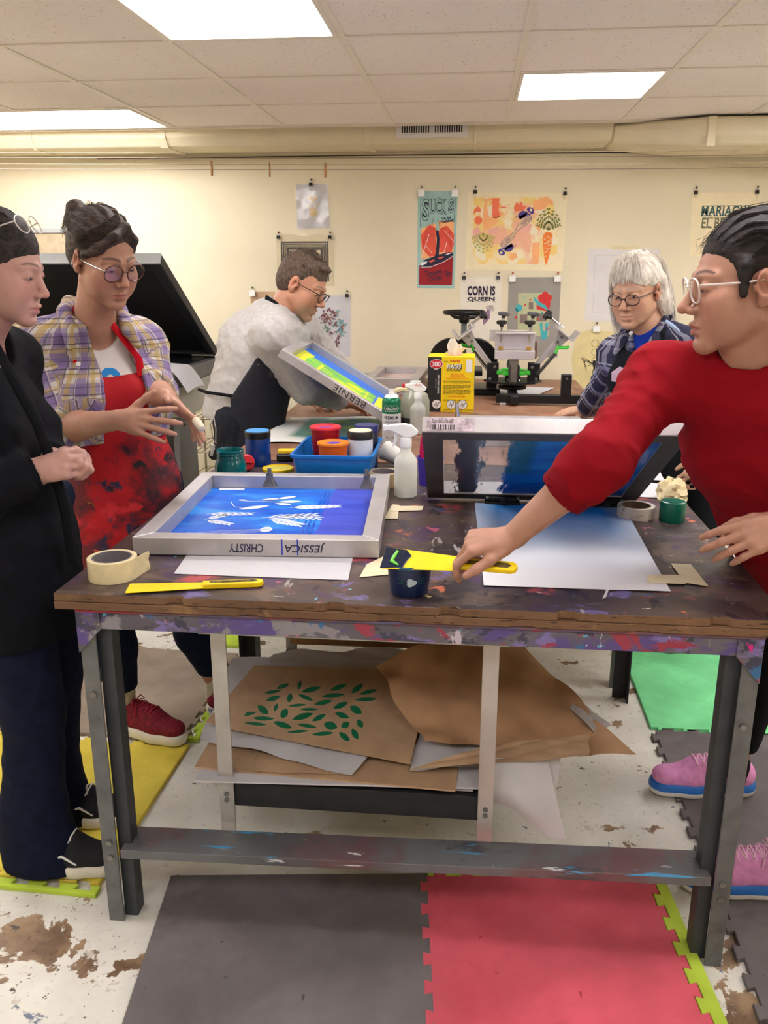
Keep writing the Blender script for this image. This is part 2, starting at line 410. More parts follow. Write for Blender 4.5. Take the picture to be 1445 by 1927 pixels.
# ---------------------------------------------------------------- floor mats
MT = .013
def foam(name, rgb): return layered(name, rgb, [(tuple(max(0, c-32) for c in rgb), 26, .68, .03, None), (tuple(max(0, c-14) for c in rgb), 5, .5, .2, None), (tuple(min(255, c+14) for c in rgb), 3, .55, .2, None)], .85, .3, 120)
FG, FR_, FY, FGR, FBL, FTAN, FLIME = foam('foam_grey', (104, 98, 100)), foam('foam_red', (204, 84, 100)), foam('foam_yellow', (216, 196, 74)), foam('foam_green', (122, 218, 152)), foam('foam_blue', (70, 130, 205)), foam('foam_taupe', (140, 126, 112)), foam('foam_lime', (178, 204, 66))
def edge_pts(a, b, style, n=8, t=.017):
    a, b = Vector(a), Vector(b); d = (b-a); L = d.length; d.normalize(); nrm = Vector((d.y, -d.x))
    if style == 'flat': return [tuple(a)]
    s = 1 if style == 'out' else -1
    pts = [tuple(a)]; w = L/n
    for k in range(n):
        c = (k+.5)*w
        for u, v in ((-.2, 0), (-.27, t), (.27, t), (.2, 0)): pts.append(tuple(a+d*(c+u*w)+nrm*s*v))
    return pts
def mat_tile(rgbmat, w, h, styles, name='foam_mat', parent=None, thick=MT):
    c = [(-w/2, -h/2), (w/2, -h/2), (w/2, h/2), (-w/2, h/2)]; poly = []
    for i in range(4): poly += edge_pts(c[i], c[(i+1) % 4], styles[i])
    return M().prism(poly, 0, thick).build(name, rgbmat, parent, smooth=0, bevel=.0015, seg=1)
def trim_strip(m, L, w, style, n, thick=MT):
    # a border strip with teeth on its +y side
    c = [(-L/2, 0), (-L/2, -w), (L/2, -w), (L/2, 0)]
    poly = [c[0]]+[c[1], c[2]]+edge_pts(c[3], c[0], style, n)
    return M().prism(poly, 0, thick).build('border_strip', m, None, smooth=0, bevel=.0015, seg=1)
def place(o, loc, rz, label, cat='floor mat', group='foam puzzle floor mats'):
    o.location = loc; o.rotation_euler = (0, 0, rz); return tag(o, label, cat, group)
G = .66
place(mat_tile(FG, .655, .66, ['flat', 'flat', 'flat', 'flat']), (-.361, 1.4815, 0), rad(6.5), 'large grey foam mat lying at the front left of the work table')
r = rad(5); cR = Vector((.226, 1.550, 0))
place(mat_tile(FR_, .555, .62, ['in', 'out', 'out', 'out'], thick=.0136), cR, r, 'rose red foam puzzle mat with lime green edging at the front of the work table')
def off(c, r, x, y): return (c[0]+x*math.cos(r)-y*math.sin(r), c[1]+x*math.sin(r)+y*math.cos(r), c[2])
st = trim_strip(FLIME, .62, .045, 'in', 8); place(st, off(cR, r, .2795, 0), r+PI/2, 'lime green edge strip along the right side of the red mat', 'mat edging', 'lime green mat edging')
st = trim_strip(FLIME, .555, .03, 'in', 8); place(st, off(cR, r, 0, .312), r+PI, 'lime green edge strip along the far side of the red mat under the rail', 'mat edging', 'lime green mat edging')
place(mat_tile(FG, G, G-.004, ['in', 'out', 'out', 'out']), (.975, 2.293, 0), 0, 'dark grey foam mat under the far pink shoe, next to the green mat')
place(mat_tile(FG, G, G-.004, ['in', 'out', 'in', 'out']), (.975, 1.610, 0), rad(-1), 'dark grey foam mat at the right edge under the near pink shoe')
place(mat_tile(FGR, G, G-.004, ['out', 'flat', 'in', 'flat']), (.965, 2.972, 0), 0, 'bright green foam puzzle mat behind the right table leg')
place(mat_tile(FBL, G, G-.004, ['out', 'flat', 'flat', 'flat']), (.965, 3.656, 0), 0, 'blue foam mat beyond the green mat')
place(mat_tile(FY, G, G-.004, ['in', 'flat', 'in', 'flat']), (-1.215, 2.06, 0), rad(-1.5), 'yellow foam mat beside the left table leg')
st = trim_strip(FLIME, .66, .03, 'in', 8); place(st, (-1.215, 1.724, 0), rad(-1.5), 'lime green edge strip in front of the yellow mat, under the black sneakers', 'mat edging', 'lime green mat edging')
place(mat_tile(FTAN, G, G-.004, ['out', 'out', 'flat', 'flat']), (-1.235, 2.742, 0), rad(-1.5), 'taupe foam mat under the red sneaker, behind the yellow mat')
st = trim_strip(FLIME, .66, .035, 'in', 8); place(st, (-.884, 2.742, 0), rad(88.5), 'lime green edge strip beside the taupe mat, by the red sneaker', 'mat edging', 'lime green mat edging')
place(mat_tile(FTAN, G, G, ['flat', 'flat', 'flat', 'flat']), (-1.905, 2.06, 0), 0, 'taupe foam mat at the left edge behind the dark jeans')
place(mat_tile(FLIME, .2, G, ['flat', 'flat', 'flat', 'in']), (-1.02, 3.46, 0), rad(2), 'lime green foam mat far under the tables on the left')

# ---------------------------------------------------------------- work tables
T = .84
X0, X1 = -.862, .632
def l_profile(w, h, th): return [(0, 0), (w, 0), (w, th), (th, th), (th, h), (0, h)]
def make_table(label, Y0, Y1, top_m, front=True):
    t = thing('work_table', label, 'table', ((X0+X1)/2, (Y0+Y1)/2, 0), group='work tables'); L = Vector(t.location)
    def put(o): o.matrix_parent_inverse = Matrix.Translation(-L); return o
    # two layered boards, with cut-outs along the front edge
    yl = Y0+.002
    def board(z0, z1, inset, notch, w_, dp):
        p = [(X0, Y1), (X0, yl+inset)]
        for x in (notch if front else ()):
            p += [(x-w_, yl+inset), (x-w_*.6, yl+inset+dp), (x+w_*.6, yl+inset+dp), (x+w_, yl+inset)]
        p += [(X1, yl+inset), (X1, Y1)]
        m = M().prism(p, z0, z1); m.m = [1]*len(m.m); m.m[1] = 0; return m
    put(board(.8225, T, .002, (-.60, -.262, -.03, .205, .50), .022, .010).build('tabletop', [top_m, HARDB], t, smooth=0, bevel=.0012))
    put(board(.8050, .8215, .0, (-.44, -.15, .12, .36), .03, .006).build('lower_board', [HARDB, HARDB], t, smooth=0, bevel=.0012))
    xa, xb, ya, yb = -.822, .590, Y0+.02, Y1-.04
    # upper frame: rails of angle iron
    rail = M().span((xa, ya-.004, .757), (xb, ya, .803)); put(rail.build('front_rail', RAILM, t, bevel=.001))
    rl = M().span((xa, ya-.012, .797), (xb, ya+.03, .8035)); put(rl.build('rail_flange', RAILR, t, bevel=.002))
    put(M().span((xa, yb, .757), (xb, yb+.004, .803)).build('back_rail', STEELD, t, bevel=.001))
    for x in (xa, xb-.004): put(M().span((x, ya, .757), (x+.004, yb, .803)).build('side_rail', STEEL, t, bevel=.001))
    for sx, x in ((1, xa), (-1, xb)):
        for sy, y in ((1, ya-.001), (-1, yb+.003)):
            fw_ = .036 if front and sy > 0 else .05
            prof = [(x, y), (x+sx*fw_, y), (x+sx*fw_, y+sy*.005), (x+sx*.005, y+sy*.005), (x+sx*.005, y+sy*.05), (x, y+sy*.05)]
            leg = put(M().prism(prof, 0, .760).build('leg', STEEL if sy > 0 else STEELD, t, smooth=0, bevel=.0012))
            for z in (.60, .22, .18): M().cyl((x+sx*.020, y-sy*.006, z), (x+sx*.020, y+sy*.002, z), .007, 8).build('bolt', BOLT, leg)
            if sy > 0 and front:
                put(M().prism([(x+sx*.030, y+.022), (x+sx*.062, y+.022), (x+sx*.062, y+.062), (x+sx*.057, y+.062), (x+sx*.057, y+.027), (x+sx*.030, y+.027)], 0, .757).build('leg_angle', mat('dark_blue_steel', (64, 69, 74), .5, .3, var=.1, vs=14), t, smooth=0, bevel=.001))
                put(M().prism([(x-.001, .70), (x+sx*.052, .757), (x+sx*.052, .803), (x-.001, .803)] , 0, .003, TR((0, y-.0045, 0), (PI/2, 0, 0))).build('corner_plate', RAILM, t, bevel=.001))
                # flat steel brace from the leg back to the side rail
                put(M().loft([[(x+sx*.008, y+.05, .60), (x+sx*.010, y+.09, .60), (x+sx*.012, y+.09, .60), (x+sx*.012, y+.05, .60)], [(x+sx*.008, y+.16, .79), (x+sx*.010, y+.20, .79), (x+sx*.012, y+.20, .79), (x+sx*.012, y+.16, .79)]]).build('brace', STEEL, t, smooth=0))
    # lower front rail: a wide angle with its flange turned back
    if front:
        zl, zr = .203, .236
        vs = [(xa+.045, ya-.006, zl-.022), (xb-.045, ya-.006, zr-.022), (xa+.045, ya-.006, zl), (xb-.045, ya-.006, zr), (xa+.045, ya+.085, zl), (xb-.045, ya+.085, zr), (xa+.045, ya+.085, zl-.005), (xb-.045, ya+.085, zr-.005), (xa+.045, ya-.001, zl-.005), (xb-.045, ya-.001, zr-.005), (xa+.045, ya-.001, zl-.022), (xb-.045, ya-.001, zr-.022)]
        fs = [(0, 1, 3, 2), (2, 3, 5, 4), (4, 5, 7, 6), (6, 7, 9, 8), (8, 9, 11, 10), (10, 11, 1, 0), (0, 2, 4, 6, 8, 10), (1, 11, 9, 7, 5, 3)]
        put(M().add(vs, fs).build('lower_rail', RAILL, t, smooth=0, bevel=.0015))
        # hung shelf on aluminium bars
        put(M().span((-.60, 1.735, .7), (.10, 1.755, .728)).build('shelf_rail', ALUP, t, bevel=.001))
        for x, mt in ((-.57, ALUP), (.043, layered('pink_stained_bar', (190, 184, 180), [((196, 140, 140), 3, .47, .15, (1, 1, .7))], .45, .1, metal=.4))):
            st = put(M().span((x, 1.728, .16), (x+.036, 1.734, .755)).build('hanger_bar', mt, t, bevel=.001))
            for z in (.715, .292, .276): M().cyl((x+.018, 1.7245, z), (x+.018, 1.73, z), .006, 10).build('bolt', STEEL, st)
            put(M().span((x, 2.49, .29), (x+.036, 2.496, .755)).build('hanger_bar', mt, t, bevel=.001))
        put(M().span((-.57, 1.737, .255), (.079, 1.75, .318)).build('shelf_front', STEELD, t, bevel=.001))
        put(M().span((-.57, 1.75, .296), (.079, 2.49, .310)).build('shelf', STEELD, t, bevel=.001))
    return t
table1 = make_table('near work table with paint stained top, grey steel legs and a hung shelf', 1.60, 2.905, TOPM)
table2 = make_table('far work table reaching to the back wall, carrying the printing press', 2.915, 5.30, TOPM2, False)
# ---------------------------------------------------------------- smooth solid modelling on a grid (bodies, clothes, hair)
V3 = lambda *a: np.array(a, dtype=np.float32)
def nrm(v): v = np.asarray(v, dtype=np.float64); return v/np.linalg.norm(v)
def axis_pts(lo, hi, base, fine):
    xs = [lo]
    while xs[-1] < hi:
        x = xs[-1]; st = base
        for a, b, r in fine:
            if a <= x < b: st = min(st, r)
            elif x < a and a-x < st: st = max(min(st, a-x), .002)
        xs.append(x+st)
    return np.array(xs, dtype=np.float32)
class Field:
    def __init__(s, lo, hi, base=.008, fine=()):
        # fine: list of (lo3, hi3, res)
        s.ax = [axis_pts(lo[i], hi[i], base, [(f[0][i], f[1][i], f[2]) for f in fine]) for i in range(3)]
        s.D = np.full([len(a) for a in s.ax], 1.0, dtype=np.float32)
    def block(s, lo, hi):
        sl = []; P = []
        for i in range(3):
            a = max(int(np.searchsorted(s.ax[i], lo[i]))-1, 0); b = int(np.searchsorted(s.ax[i], hi[i]))+1
            sl.append(slice(a, b)); sh = [1, 1, 1]; sh[i] = -1; P.append(s.ax[i][a:b].reshape(sh))
        return tuple(sl), P
    def put(s, fn, lo, hi, k, op):
        m = abs(k)*1.2+.02
        sl, P = s.block([v-m for v in lo], [v+m for v in hi])
        if min(p.size for p in P) == 0: return
        d = fn(*P); o = s.D[sl]
        if op == 'u':
            h = np.clip(.5+.5*(d-o)/k, 0, 1); s.D[sl] = d+(o-d)*h-k*h*(1-h)
        elif op == 's':
            h = np.clip(.5-.5*(o+d)/k, 0, 1); s.D[sl] = o+(-d-o)*h+k*h*(1-h)
    def cap(s, a, b, ra, rb=None, k=.02, flat=None, op='u'):
        a = np.asarray(a, float); b = np.asarray(b, float); rb = ra if rb is None else rb
        ab = b-a; L2 = max(float(ab@ab), 1e-9); R = max(ra, rb)
        ax, ay, az = [float(v) for v in a]; ux, uy, uz = [float(v) for v in ab]
        def fn(X, Y, Z):
            px, py, pz = X-ax, Y-ay, Z-az
            t = np.clip((px*ux+py*uy+pz*uz)/L2, 0, 1)
            qx, qy, qz = px-t*ux, py-t*uy, pz-t*uz
            if flat is not None:
                f = nrm(flat[0]); e = qx*float(f[0])+qy*float(f[1])+qz*float(f[2]); g = 1/flat[1]-1
                qx, qy, qz = qx+e*float(f[0])*g, qy+e*float(f[1])*g, qz+e*float(f[2])*g
            return (np.sqrt(qx*qx+qy*qy+qz*qz)-(ra+(rb-ra)*t)).astype(np.float32)
        s.put(fn, np.minimum(a, b)-R, np.maximum(a, b)+R, k, op); return s
    def ell(s, c, r, Rm=None, k=.02, op='u'):
        c = np.asarray(c, float); r = np.asarray(r, float); R = float(max(r))
        def fn(X, Y, Z):
            px, py, pz = X-float(c[0]), Y-float(c[1]), Z-float(c[2])
            if Rm is not None:
                A = np.asarray(Rm, float)
                px, py, pz = (px*A[0, 0]+py*A[1, 0]+pz*A[2, 0], px*A[0, 1]+py*A[1, 1]+pz*A[2, 1], px*A[0, 2]+py*A[1, 2]+pz*A[2, 2])
            k0 = np.sqrt((px/r[0])**2+(py/r[1])**2+(pz/r[2])**2); k1 = np.sqrt((px/r[0]**2)**2+(py/r[1]**2)**2+(pz/r[2]**2)**2)
            return (k0*(k0-1)/np.maximum(k1, 1e-6)).astype(np.float32)
        s.put(fn, c-R, c+R, k, op); return s
    def chain(s, pts, rs, k=.012, flat=None, op='u'):
        for i in range(len(pts)-1): s.cap(pts[i], pts[i+1], rs[i], rs[i+1], k, flat, op)
        return s
    def grid(s): return s.ax[0].reshape(-1, 1, 1), s.ax[1].reshape(1, -1, 1), s.ax[2].reshape(1, 1, -1)
    def clip(s, p, n, k=.004, rad=None): # keep the side the normal points away from (within rad of p)
        X, Y, Z = s.grid(); n = nrm(n)
        d = ((X-p[0])*n[0]+(Y-p[1])*n[1]+(Z-p[2])*n[2]).astype(np.float32)
        if rad: d = np.where((X-p[0])**2+(Y-p[1])**2+(Z-p[2])**2 < rad*rad, d, np.float32(-1))
        h = np.clip(.5-.5*(s.D-d)/k, 0, 1); s.D = s.D+(d-s.D)*h+k*h*(1-h); return s
    def keep(s, fn):                     # intersect with fn(X, Y, Z) < 0
        s.D = np.maximum(s.D, fn(*s.grid()).astype(np.float32)); return s
    def like(s):
        o = Field.__new__(Field); o.ax = s.ax; o.D = np.full(s.D.shape, 1.0, dtype=np.float32); return o
    def merge(s, o, k=.03):
        h = np.clip(.5+.5*(o.D-s.D)/k, 0, 1); s.D = o.D+(s.D-o.D)*h-k*h*(1-h); return s
    def wrinkle(s, amp, wl, seed, dirs=None, n=6, lo=None, hi=None):
        rs = np.random.RandomState(seed); sl, (X, Y, Z) = s.block(lo if lo is not None else [a[0] for a in s.ax], hi if hi is not None else [a[-1] for a in s.ax])
        acc = 0
        for i in range(n):
            d = nrm(rs.normal(size=3)) if dirs is None else nrm(np.array(dirs[i % len(dirs)])+rs.normal(size=3)*.25)
            w = 2*PI/(wl*rs.uniform(.6, 1.5)); m = nrm(rs.normal(size=3))*2*PI/(wl*2.4); ph = rs.uniform(0, 6, 2)
            warp = np.sin(X*m[0]+Y*m[1]+Z*m[2]+ph[1])*1.6
            mod = .5+.5*np.sin(X*m[1]*.8+Y*m[2]*.8+Z*m[0]*.8+ph[0]*2)
            acc = acc+(1-np.abs(np.sin((X*d[0]+Y*d[1]+Z*d[2])*w*.5+ph[0]+warp)))**2*mod
        acc = acc/n*2
        fade = np.clip(1-np.abs(s.D[sl])/.06, 0, 1)
        s.D[sl] -= ((acc-.5)*amp*fade).astype(np.float32); return s
    def mesh(s):
        D = s.D; D[0], D[-1] = np.maximum(D[0], .001), np.maximum(D[-1], .001)
        D[:, 0], D[:, -1] = np.maximum(D[:, 0], .001), np.maximum(D[:, -1], .001)
        D[:, :, 0], D[:, :, -1] = np.maximum(D[:, :, 0], .001), np.maximum(D[:, :, -1], .001)
        I = D < 0; sh = np.array(D.shape)-1
        cnt = np.zeros(sh, dtype=np.int8)
        for dx in (0, 1):
            for dy in (0, 1):
                for dz in (0, 1): cnt += I[dx:dx+sh[0], dy:dy+sh[1], dz:dz+sh[2]]
        ci = np.nonzero((cnt > 0) & (cnt < 8)); N = len(ci[0])
        idx = np.full(sh, -1, dtype=np.int32); idx[ci] = np.arange(N)
        acc = np.zeros((N, 3)); num = np.zeros(N)
        for axis in range(3):
            o = [a for a in range(3) if a != axis]
            for u in (0, 1):
                for v in (0, 1):
                    c0 = [ci[0].copy(), ci[1].copy(), ci[2].copy()]; c0[o[0]] = c0[o[0]]+u; c0[o[1]] = c0[o[1]]+v
                    c1 = [c0[0].copy(), c0[1].copy(), c0[2].copy()]; c1[axis] = c1[axis]+1
                    d0 = D[tuple(c0)]; d1 = D[tuple(c1)]; ok = (d0 < 0) != (d1 < 0)
                    t = np.where(ok, d0/np.where(ok, d0-d1, 1), 0)
                    for a in range(3):
                        p = s.ax[a][c0[a]] if a != axis else s.ax[a][c0[a]]*(1-t)+s.ax[a][c1[a]]*t
                        acc[:, a] += np.where(ok, p, 0)
                    num += ok
        vs = acc/np.maximum(num, 1)[:, None]
        quads = []
        for axis in range(3):
            o = [(axis+1) % 3, (axis+2) % 3]
            a = [slice(None)]*3; b = [slice(None)]*3; a[axis] = slice(0, -1); b[axis] = slice(1, None)
            s0 = I[tuple(a)]; s1 = I[tuple(b)]; e = np.nonzero(s0 != s1)
            ok = (e[o[0]] > 0) & (e[o[1]] > 0) & (e[o[0]] < sh[o[0]]) & (e[o[1]] < sh[o[1]])
            e = [x[ok] for x in e]; fl = s0[tuple(e)]
            def cell(du, dv):
                c = [e[0].copy(), e[1].copy(), e[2].copy()]; c[o[0]] = c[o[0]]-du; c[o[1]] = c[o[1]]-dv; return idx[tuple(c)]
            q = np.stack([cell(1, 1), cell(0, 1), cell(0, 0), cell(1, 0)], 1)
            q[~fl] = q[~fl][:, ::-1]; quads.append(q)
        return vs, np.concatenate(quads)
def smooth_mesh(vs, qs, it=1, lam=.5):
    for _ in range(it):
        acc = np.zeros_like(vs); num = np.zeros(len(vs))
        for k in range(4):
            a = qs[:, k]; b = qs[:, (k+1) % 4]
            np.add.at(acc, a, vs[b]); np.add.at(num, a, 1); np.add.at(acc, b, vs[a]); np.add.at(num, b, 1)
        vs = vs*(1-lam)+acc/np.maximum(num, 1)[:, None]*lam
    return vs
def mesh_obj(name, vs, qs, mats, parent=None, color=None, mid=None):
    me = bpy.data.meshes.new(name); me.vertices.add(len(vs)); me.vertices.foreach_set('co', np.asarray(vs, dtype=np.float32).ravel())
    me.loops.add(qs.size); me.loops.foreach_set('vertex_index', qs.astype(np.int32).ravel())
    me.polygons.add(len(qs)); me.polygons.foreach_set('loop_start', np.arange(0, qs.size, 4, dtype=np.int32)); me.polygons.foreach_set('loop_total', np.full(len(qs), 4, dtype=np.int32))
    if not isinstance(mats, (list, tuple)): mats = [mats]
    for m in mats: me.materials.append(m)
    if mid is not None: me.polygons.foreach_set('material_index', mid.astype(np.int32))
    me.polygons.foreach_set('use_smooth', np.ones(len(qs), dtype=bool)); me.update(calc_edges=True); me.validate()
    if color is not None:
        at_ = me.color_attributes.new('tone', 'FLOAT_COLOR', 'POINT'); at_.data.foreach_set('color', np.asarray(color, dtype=np.float32).ravel())
    o = bpy.data.objects.new(name, me); COL.objects.link(o)
    if parent is not None: parent_keep(o, parent)
    return o
def parent_keep(o, p):
    o.parent = p; loc = Vector(p.location); o.matrix_parent_inverse = (Matrix.Translation(loc) @ p.rotation_euler.to_matrix().to_4x4()).inverted()
    return o
QUAL = 1.0
def bake(F, name, mats, parent, smooth=1, color=None, mid=None):
    vs, qs = F.mesh(); vs = smooth_mesh(vs, qs, smooth, .45)
    c = color(vs) if color else None
    mi = mid(vs[qs].mean(1)) if mid else None
    return mesh_obj(name, vs, qs, mats, parent, c, mi)

# ---------------------------------------------------------------- anatomy
class Frame:
    def __init__(s, o, fwd, up, sc=1.0):
        s.o = np.asarray(o, float); s.y = nrm(fwd); u = np.asarray(up, float); s.z = nrm(u-s.y*(u@s.y)); s.x = np.cross(s.y, s.z); s.sc = sc
        s.R = np.stack([s.x, s.y, s.z], 1)
    def __call__(s, x, y, z): return s.o+s.sc*(s.x*x+s.y*y+s.z*z)
    def inv(s, P): return (np.asarray(P)-s.o) @ s.R/s.sc
    def mat(s):
        m = Matrix([list(r) for r in s.R]).to_4x4(); m.translation = Vector(s.o); return m @ Matrix.Scale(s.sc, 4)
def put_head(F, H, jaw=1.0, nose=1.0, cheek=1.0, man=False, mouth=0.0, chin=1.0, lids=.6, old=0, nosew=1.0):
    k = H.sc; e = lambda c, r, kk=.012, op='u', R=None: F.ell(H(*c), np.array(r)*k, H.R if R is None else R, kk*k, op)
    c = lambda a, b, ra, rb=None, kk=.01, op='u': F.cap(H(*a), H(*b), ra*k, (ra if rb is None else rb)*k, kk*k, None, op)
    e((0, -.018, .038), (.073, .092, .082)); e((0, .012, .0), (.066, .074, .085), .02); e((0, .03, -.04), (.058*jaw, .056, .062), .02)
    for s in (-1, 1):
        c((s*.052*jaw, .0, -.055), (s*.016, .068, -.098*chin), .016, .015, .022)
        e((s*.040, .053, -.028), (.026*cheek, .025, .026), .022); e((s*.036*cheek, .044, -.058), (.026, .030, .032), .024)
        c((s*.012, .083, .020), (s*.046, .064, .019), .0095, .008, .012)
    c((0, .072, -.098*chin), (0, .074, -.100*chin), .0165*jaw, None, .018)
    e((0, .074, -.069), (.025, .018, .022), .014)
    # sockets
    for s in (-1, 1): e((s*.031, .096, .001), (.019, .017, .0115), .012, 's')
    # nose
    c((0, .082, .010), (0, .082+.026*nose, -.030), .0075, .0095, .010); e((0, .084+.0265*nose, -.0335), (.0105*nosew, .0105, .0095), .006)
    for s in (-1, 1):
        e((s*.0125*nosew, .090+.006*nose, -.0385), (.0065, .010, .0075), .006)
        e((s*.0065, .096+.010*nose, -.0452), (.0032, .0065, .003), .003, 's')
        e((s*.0105, .088, -.051), (.004, .010, .004), .006, 's') if man else None
    # lips
    g = mouth
    c((-.021, .083, -.0675), (-.006, .0935, -.0635), .0038, .0052, .004); c((.021, .083, -.0675), (.006, .0935, -.0635), .0038, .0052, .004); c((-.006, .0935, -.0635), (.006, .0935, -.0635), .005, .005, .004)
    c((-.018, .083, -.0735-g), (0, .0915, -.0765-g), .0042, .0064, .004); c((.018, .083, -.0735-g), (0, .0915, -.0765-g), .0042, .0064, .004)
    c((-.024, .0855, -.0705-g/2), (0, .0995, -.0698-g/2), .0016+g*.3, .0018+g*.3, .003, 's'); c((.024, .0855, -.0705-g/2), (0, .0995, -.0698-g/2), .0016+g*.3, .0018+g*.3, .003, 's')
    e((0, .088, -.088), (.014, .006, .0045), .008, 's')
    if old:
        for s in (-1, 1):
            c((s*.019, .095, -.042), (s*.032, .083, -.070), .0012, .001, .004, 's'); c((s*.031, .079, -.080), (s*.028, .074, -.092), .0008, .0006, .003, 's')
            e((s*.036, .060, -.085), (.012, .014, .016), .012)
            c((s*.018, .083, -.012), (s*.044, .070, -.014), .0013, .001, .005, 's')
    # lids over the eyeballs, opened by an almond slit
    for s in (-1, 1):
        F.ell(H(s*.031, .0735, .0008), np.array((.0156, .0142, .0138))*k, H.R, .005*k)
        F.ell(H(s*.031, .0890, .0005-lids*.0045), np.array((.0125, .0105, .0052-.0034*lids))*k, H.R, .002*k, 's')
        c((s*.019, .0845, .0005+.0065-lids*.004), (s*.043, .0775, .0005+.0055-lids*.004), .0014, .0012, .003) if lids < .8 else None
    # ears
    for s in (-1, 1):
        A = H.R @ np.array(Euler((rad(-12), 0, rad(-s*22))).to_matrix())
        F.ell(H(s*.077, -.012, -.004), np.array((.0085, .020, .031))*k, A, .005*k); F.ell(H(s*.074, -.008, -.028), np.array((.007, .011, .012))*k, A, .006*k)
        F.ell(H(s*.0865, -.006, -.001), np.array((.0105, .0105, .0175))*k, A, .004*k, 's'); F.ell(H(s*.0765, .007, -.005), np.array((.005, .005, .007))*k, A, .003*k); F.ell(H(s*.082, -.012, .006), np.array((.003, .003, .014))*k, A, .004*k)
def face_color(H, skin, lip, brow=None, browk=1.0, stubble=None, blush=(.62, .25, .2), lash=True, browz=.0255):
    def fn(V):
        P = H.inv(V); col = np.ones((len(P), 4)); col[:, :3] = skin
        x, y, z = np.abs(P[:, 0]), P[:, 1], P[:, 2]
        inn = (np.abs(P) < .14).all(1)
        def blend(w, c): w = (w*inn)[:, None]; col[:, :3] = col[:, :3]*(1-w)+np.array(c)*w
        gauss = lambda cx, cy, cz, r: np.exp(-((x-cx)**2+(y-cy)**2+(z-cz)**2)/r**2)
        bl = np.array(skin)*np.array((1.06, .80, .78)); blend(.45*gauss(.042, .075, -.03, .024), bl); blend(.5*gauss(0, .108, -.034, .015), bl); blend(.5*gauss(.082, -.01, 0, .03), bl)
        if stubble is not None:
            w = np.clip((-.045-z)/.02, 0, 1)*np.clip((y-.03)/.02, 0, 1); blend(.42*w, stubble)
        u = np.clip(1-x/.024, 0, 1)
        lipm = np.clip((.0105*np.sqrt(u)-np.abs(z+.0698))/.003, 0, 1)*(y > .074); blend(.8*lipm, lip)
        if brow is not None:
            t = np.clip((x-.010)/.038, 0, 1); zc = browz+.0065*np.sin(t*2.4)-.004*t; th = .0045*(1-.6*t)*browk
            blend(np.clip(1.5-np.abs(z-zc)/th, 0, 1)*(x > .009)*(x < .051)*(y > .045)*.85, brow)
        if lash:
            d = np.sqrt(((x-.031)/.0155)**2+((z+.0045)/.0028)**2); blend(np.clip(1.4-d, 0, 1)*(y > .06)*.75, (.05, .03, .025))
        return col
    return fn
def skin_mat():
    t = NT('skin'); a = t.new('ShaderNodeVertexColor', layer_name='tone'); co = t.coord()
    n = t.noise(co, 30, 4, .6); f = t.ramp(n, .3, .7)
    col = t.mix(f, a.outputs[0], a.outputs[0])
    h = t.new('ShaderNodeHueSaturation'); h.inputs['Saturation'].default_value = 1.0
    t.link(t.math('ADD', t.math('MULTIPLY', f, .14), .93), h.inputs['Value']); t.link(a.outputs[0], h.inputs['Color'])
    return t.finish(h.outputs[0], .48, 0, t.noise(co, 260, 3, .6), .12, .001, spec=.35, sss=.12)
SKIN = skin_mat()
FING = [((.086, .027), (.042, .025, .020), .0088), ((.090, .008), (.046, .029, .021), .0090), ((.085, -.011), (.042, .027, .020), .0086), ((.076, -.029), (.033, .020, .018), .0076)]
def put_hand(F, w, X, Z, side, fingers, thumb, sc=1.0, arm=None):
    # w wrist, X towards the fingers, Z out of the back of the hand; fingers: four (mcp, pip, dip, spread); thumb: (out, down, bend1, bend2)
    X = nrm(X); Z = np.asarray(Z, float); Z = nrm(Z-X*(Z@X)); Y = np.cross(Z, X)*side; w = np.asarray(w, float)
    p = lambda x, y, z: w+sc*(X*x+Y*y+Z*z)
    tips = []
    F.cap(p(-.01, 0, 0), p(.03, 0, 0), .023*sc, .024*sc, .012, (Z, .72))
    for (bx, by), L, r in FING:
        F.cap(p(.01, by*.55, 0), p(bx, by, .001), .0135*sc, .0115*sc, .010)
    F.cap(p(.045, .015, -.002), p(.05, -.018, -.002), .016*sc, .015*sc, .012)
    for ((bx, by), L, r), (a, b, c, sp) in zip(FING, fingers):
        d = X*math.cos(rad(sp))+Y*math.sin(rad(sp)); ang = 0; q = p(bx, by, .001); pts = [q]
        for l, da in zip(L, (a, b, c)):
            ang += rad(da); v = d*math.cos(ang)-Z*math.sin(ang); q = q+v*l*sc; pts.append(q)
        F.chain(pts, [r*1.12*sc, r*1.0*sc, r*.92*sc, r*.76*sc], .004); tips.append((pts[1]*.7+pts[2]*.3, pts[-1]+(pts[-1]-pts[-2])*.32))
    o, dn, b1, b2 = thumb
    q = p(.018, .020, -.010); d = X*math.cos(rad(o))+Y*math.sin(rad(o)); ang = rad(dn); pts = [q]
    for l, da in zip((.042, .033, .025), (0, b1, b2)):
        ang += rad(da)*.5; o2 = rad(o-da if len(pts) > 1 else o); o = o-da if len(pts) > 1 else o
        d = X*math.cos(rad(o))+Y*math.sin(rad(o)); v = d*math.cos(ang)-Z*math.sin(ang); q = q+v*l*sc; pts.append(q)
    F.chain(pts, [.0155*sc, .0112*sc, .0102*sc, .0082*sc], .008); tips.append(pts[-1])
    return tips
def hair_mat(name, dark, light, rough=.38, scale=(60, 60, 9), rot=None, bump=.6):
    t = NT(name); co = t.coord('Object', scale=scale, rot=rot); n = t.noise(co, 1.6, 5, .65, .5)
    col = t.mix(t.ramp(n, .35, .68), srgb(*dark), srgb(*light))
    return t.finish(col, rough, 0, n, bump, .004, spec=.35)
